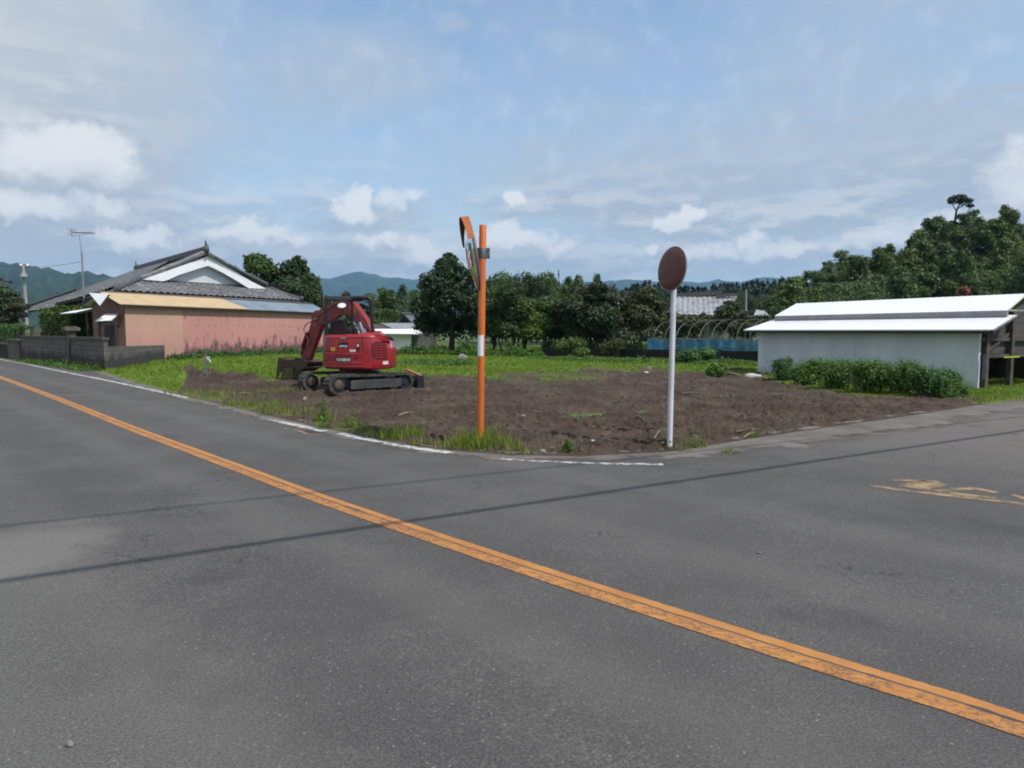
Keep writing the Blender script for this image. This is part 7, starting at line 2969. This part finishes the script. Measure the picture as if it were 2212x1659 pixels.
stick(1555, 806, 1600, 800, .06, M['bleached'], 'bleached branch in the rubble near the white shed', .05)
stick(1600, 815, 1560, 811, .05, M['bleached'], 'second bleached branch in front of the rubble', .04)
stick(655, 867, 660, 865, .05, M['bleached'], 'pale chip of wood in front of the left track')

# crumbs of soil and bits of straw all over the lot
rs = np.random.RandomState(31)
n = 4200
u = rs.uniform(380, 2140, n)
v = 800 + (985 - 800) * rs.rand(n) ** .8
X, Y = ground_xy(u, v)
m, uu, vv = soil_mask(X, Y)
keep = (m > .6) & (vv < np.interp(uu, EDGE_U, EDGE_V) - 1) & (fbm(X * .9, Y * .9, 3, 66) > -.25)
X, Y = X[keep], Y[keep]
Z = lot_h(X, Y)
n = len(X)
sz = .008 + .040 * rs.rand(n) ** 5
ok_ = np.array([[1, 0, 0], [0, 1, 0], [-1, 0, 0], [0, -1, 0], [0, 0, 1.0], [0, 0, -.6]])
of = np.array([[0, 1, 4], [1, 2, 4], [2, 3, 4], [3, 0, 4], [1, 0, 5], [2, 1, 5], [3, 2, 5], [0, 3, 5]])
V = (ok_[None, :, :] * (sz[:, None, None] * (.25 + 1.2 * rs.rand(n, 6, 1))) + np.stack([X, Y, Z + sz * .05], 1)[:, None, :]).reshape(-1, 3)
F = (of[None] + (np.arange(n) * 6)[:, None, None]).reshape(-1, 3)
tag(np_mesh('soil_crumbs', V, F, pmat('soil_crumb', (.070, .049, .037), (.042, .029, .022), .95, 0, 3)), 'loose crumbs of dark soil scattered over the lot', 'soil crumbs', kind='stuff')
n = 520
idx = rs.choice(len(X), n)
Xs, Ys = X[idx] + rs.normal(size=n) * .1, Y[idx] + rs.normal(size=n) * .1
Zs = lot_h(Xs, Ys) + .012
a = rs.rand(n) * 6.283
Ls = .015 + .06 * rs.rand(n) ** 2
ws_ = .004 + .004 * rs.rand(n)
dx, dy = np.cos(a), np.sin(a)
tl = rs.normal(size=n) * .25 * Ls
V = np.empty((n * 4, 3))
V[0::4] = np.stack([Xs - dx * Ls - dy * ws_, Ys - dy * Ls + dx * ws_, Zs], 1)
V[1::4] = np.stack([Xs - dx * Ls + dy * ws_, Ys - dy * Ls - dx * ws_, Zs + .006], 1)
V[2::4] = np.stack([Xs + dx * Ls + dy * ws_, Ys + dy * Ls - dx * ws_, Zs + .006 + np.abs(tl)], 1)
V[3::4] = np.stack([Xs + dx * Ls - dy * ws_, Ys + dy * Ls + dx * ws_, Zs + np.abs(tl)], 1)
tag(np_mesh('plant_litter', V, np.arange(n * 4).reshape(n, 4), LM['straw']), 'bits of dry straw and root lying on the soil', 'litter', kind='stuff')
# a few pebbles on the road
for i, (u, v, r_, lab) in enumerate(((152, 1612, .016, 'pale pebble on the asphalt near the bottom left corner'), (1640, 1196, .012, 'small dark pebble on the asphalt right of the orange line'))):
    p = G(u, v)
    mb = MB()
    mb.blob((p.x, p.y, r_ * .6), (r_ * 1.3, r_, r_ * .8), i, .2, 1)
    tag(mb.build('pebble', M['stone'], None, loc=p), lab, 'pebble')

# ================================================================== AIR
mat = bpy.data.materials.new('haze_air')
mat.use_nodes = True
mat.node_tree.nodes.clear()
q = NT(mat.node_tree)
pv = q.n('ShaderNodeVolumePrincipled')
pv.inputs['Color'].default_value = (.33, .62, 1.0, 1)
pv.inputs['Density'].default_value = 9.5e-5
pv.inputs['Anisotropy'].default_value = 0.0
oo = q.n('ShaderNodeOutputMaterial')
mat.node_tree.links.new(pv.outputs[0], oo.inputs['Volume'])
mat.cycles.homogeneous_volume = True if hasattr(mat.cycles, 'homogeneous_volume') else True
mb = MB()
mb.box((0, 3800, 299), (19000, 11000, 602))
hz_ = mb.build('haze', mat)
tag(hz_, 'thin blue summer haze over the whole valley', 'haze', kind='stuff')
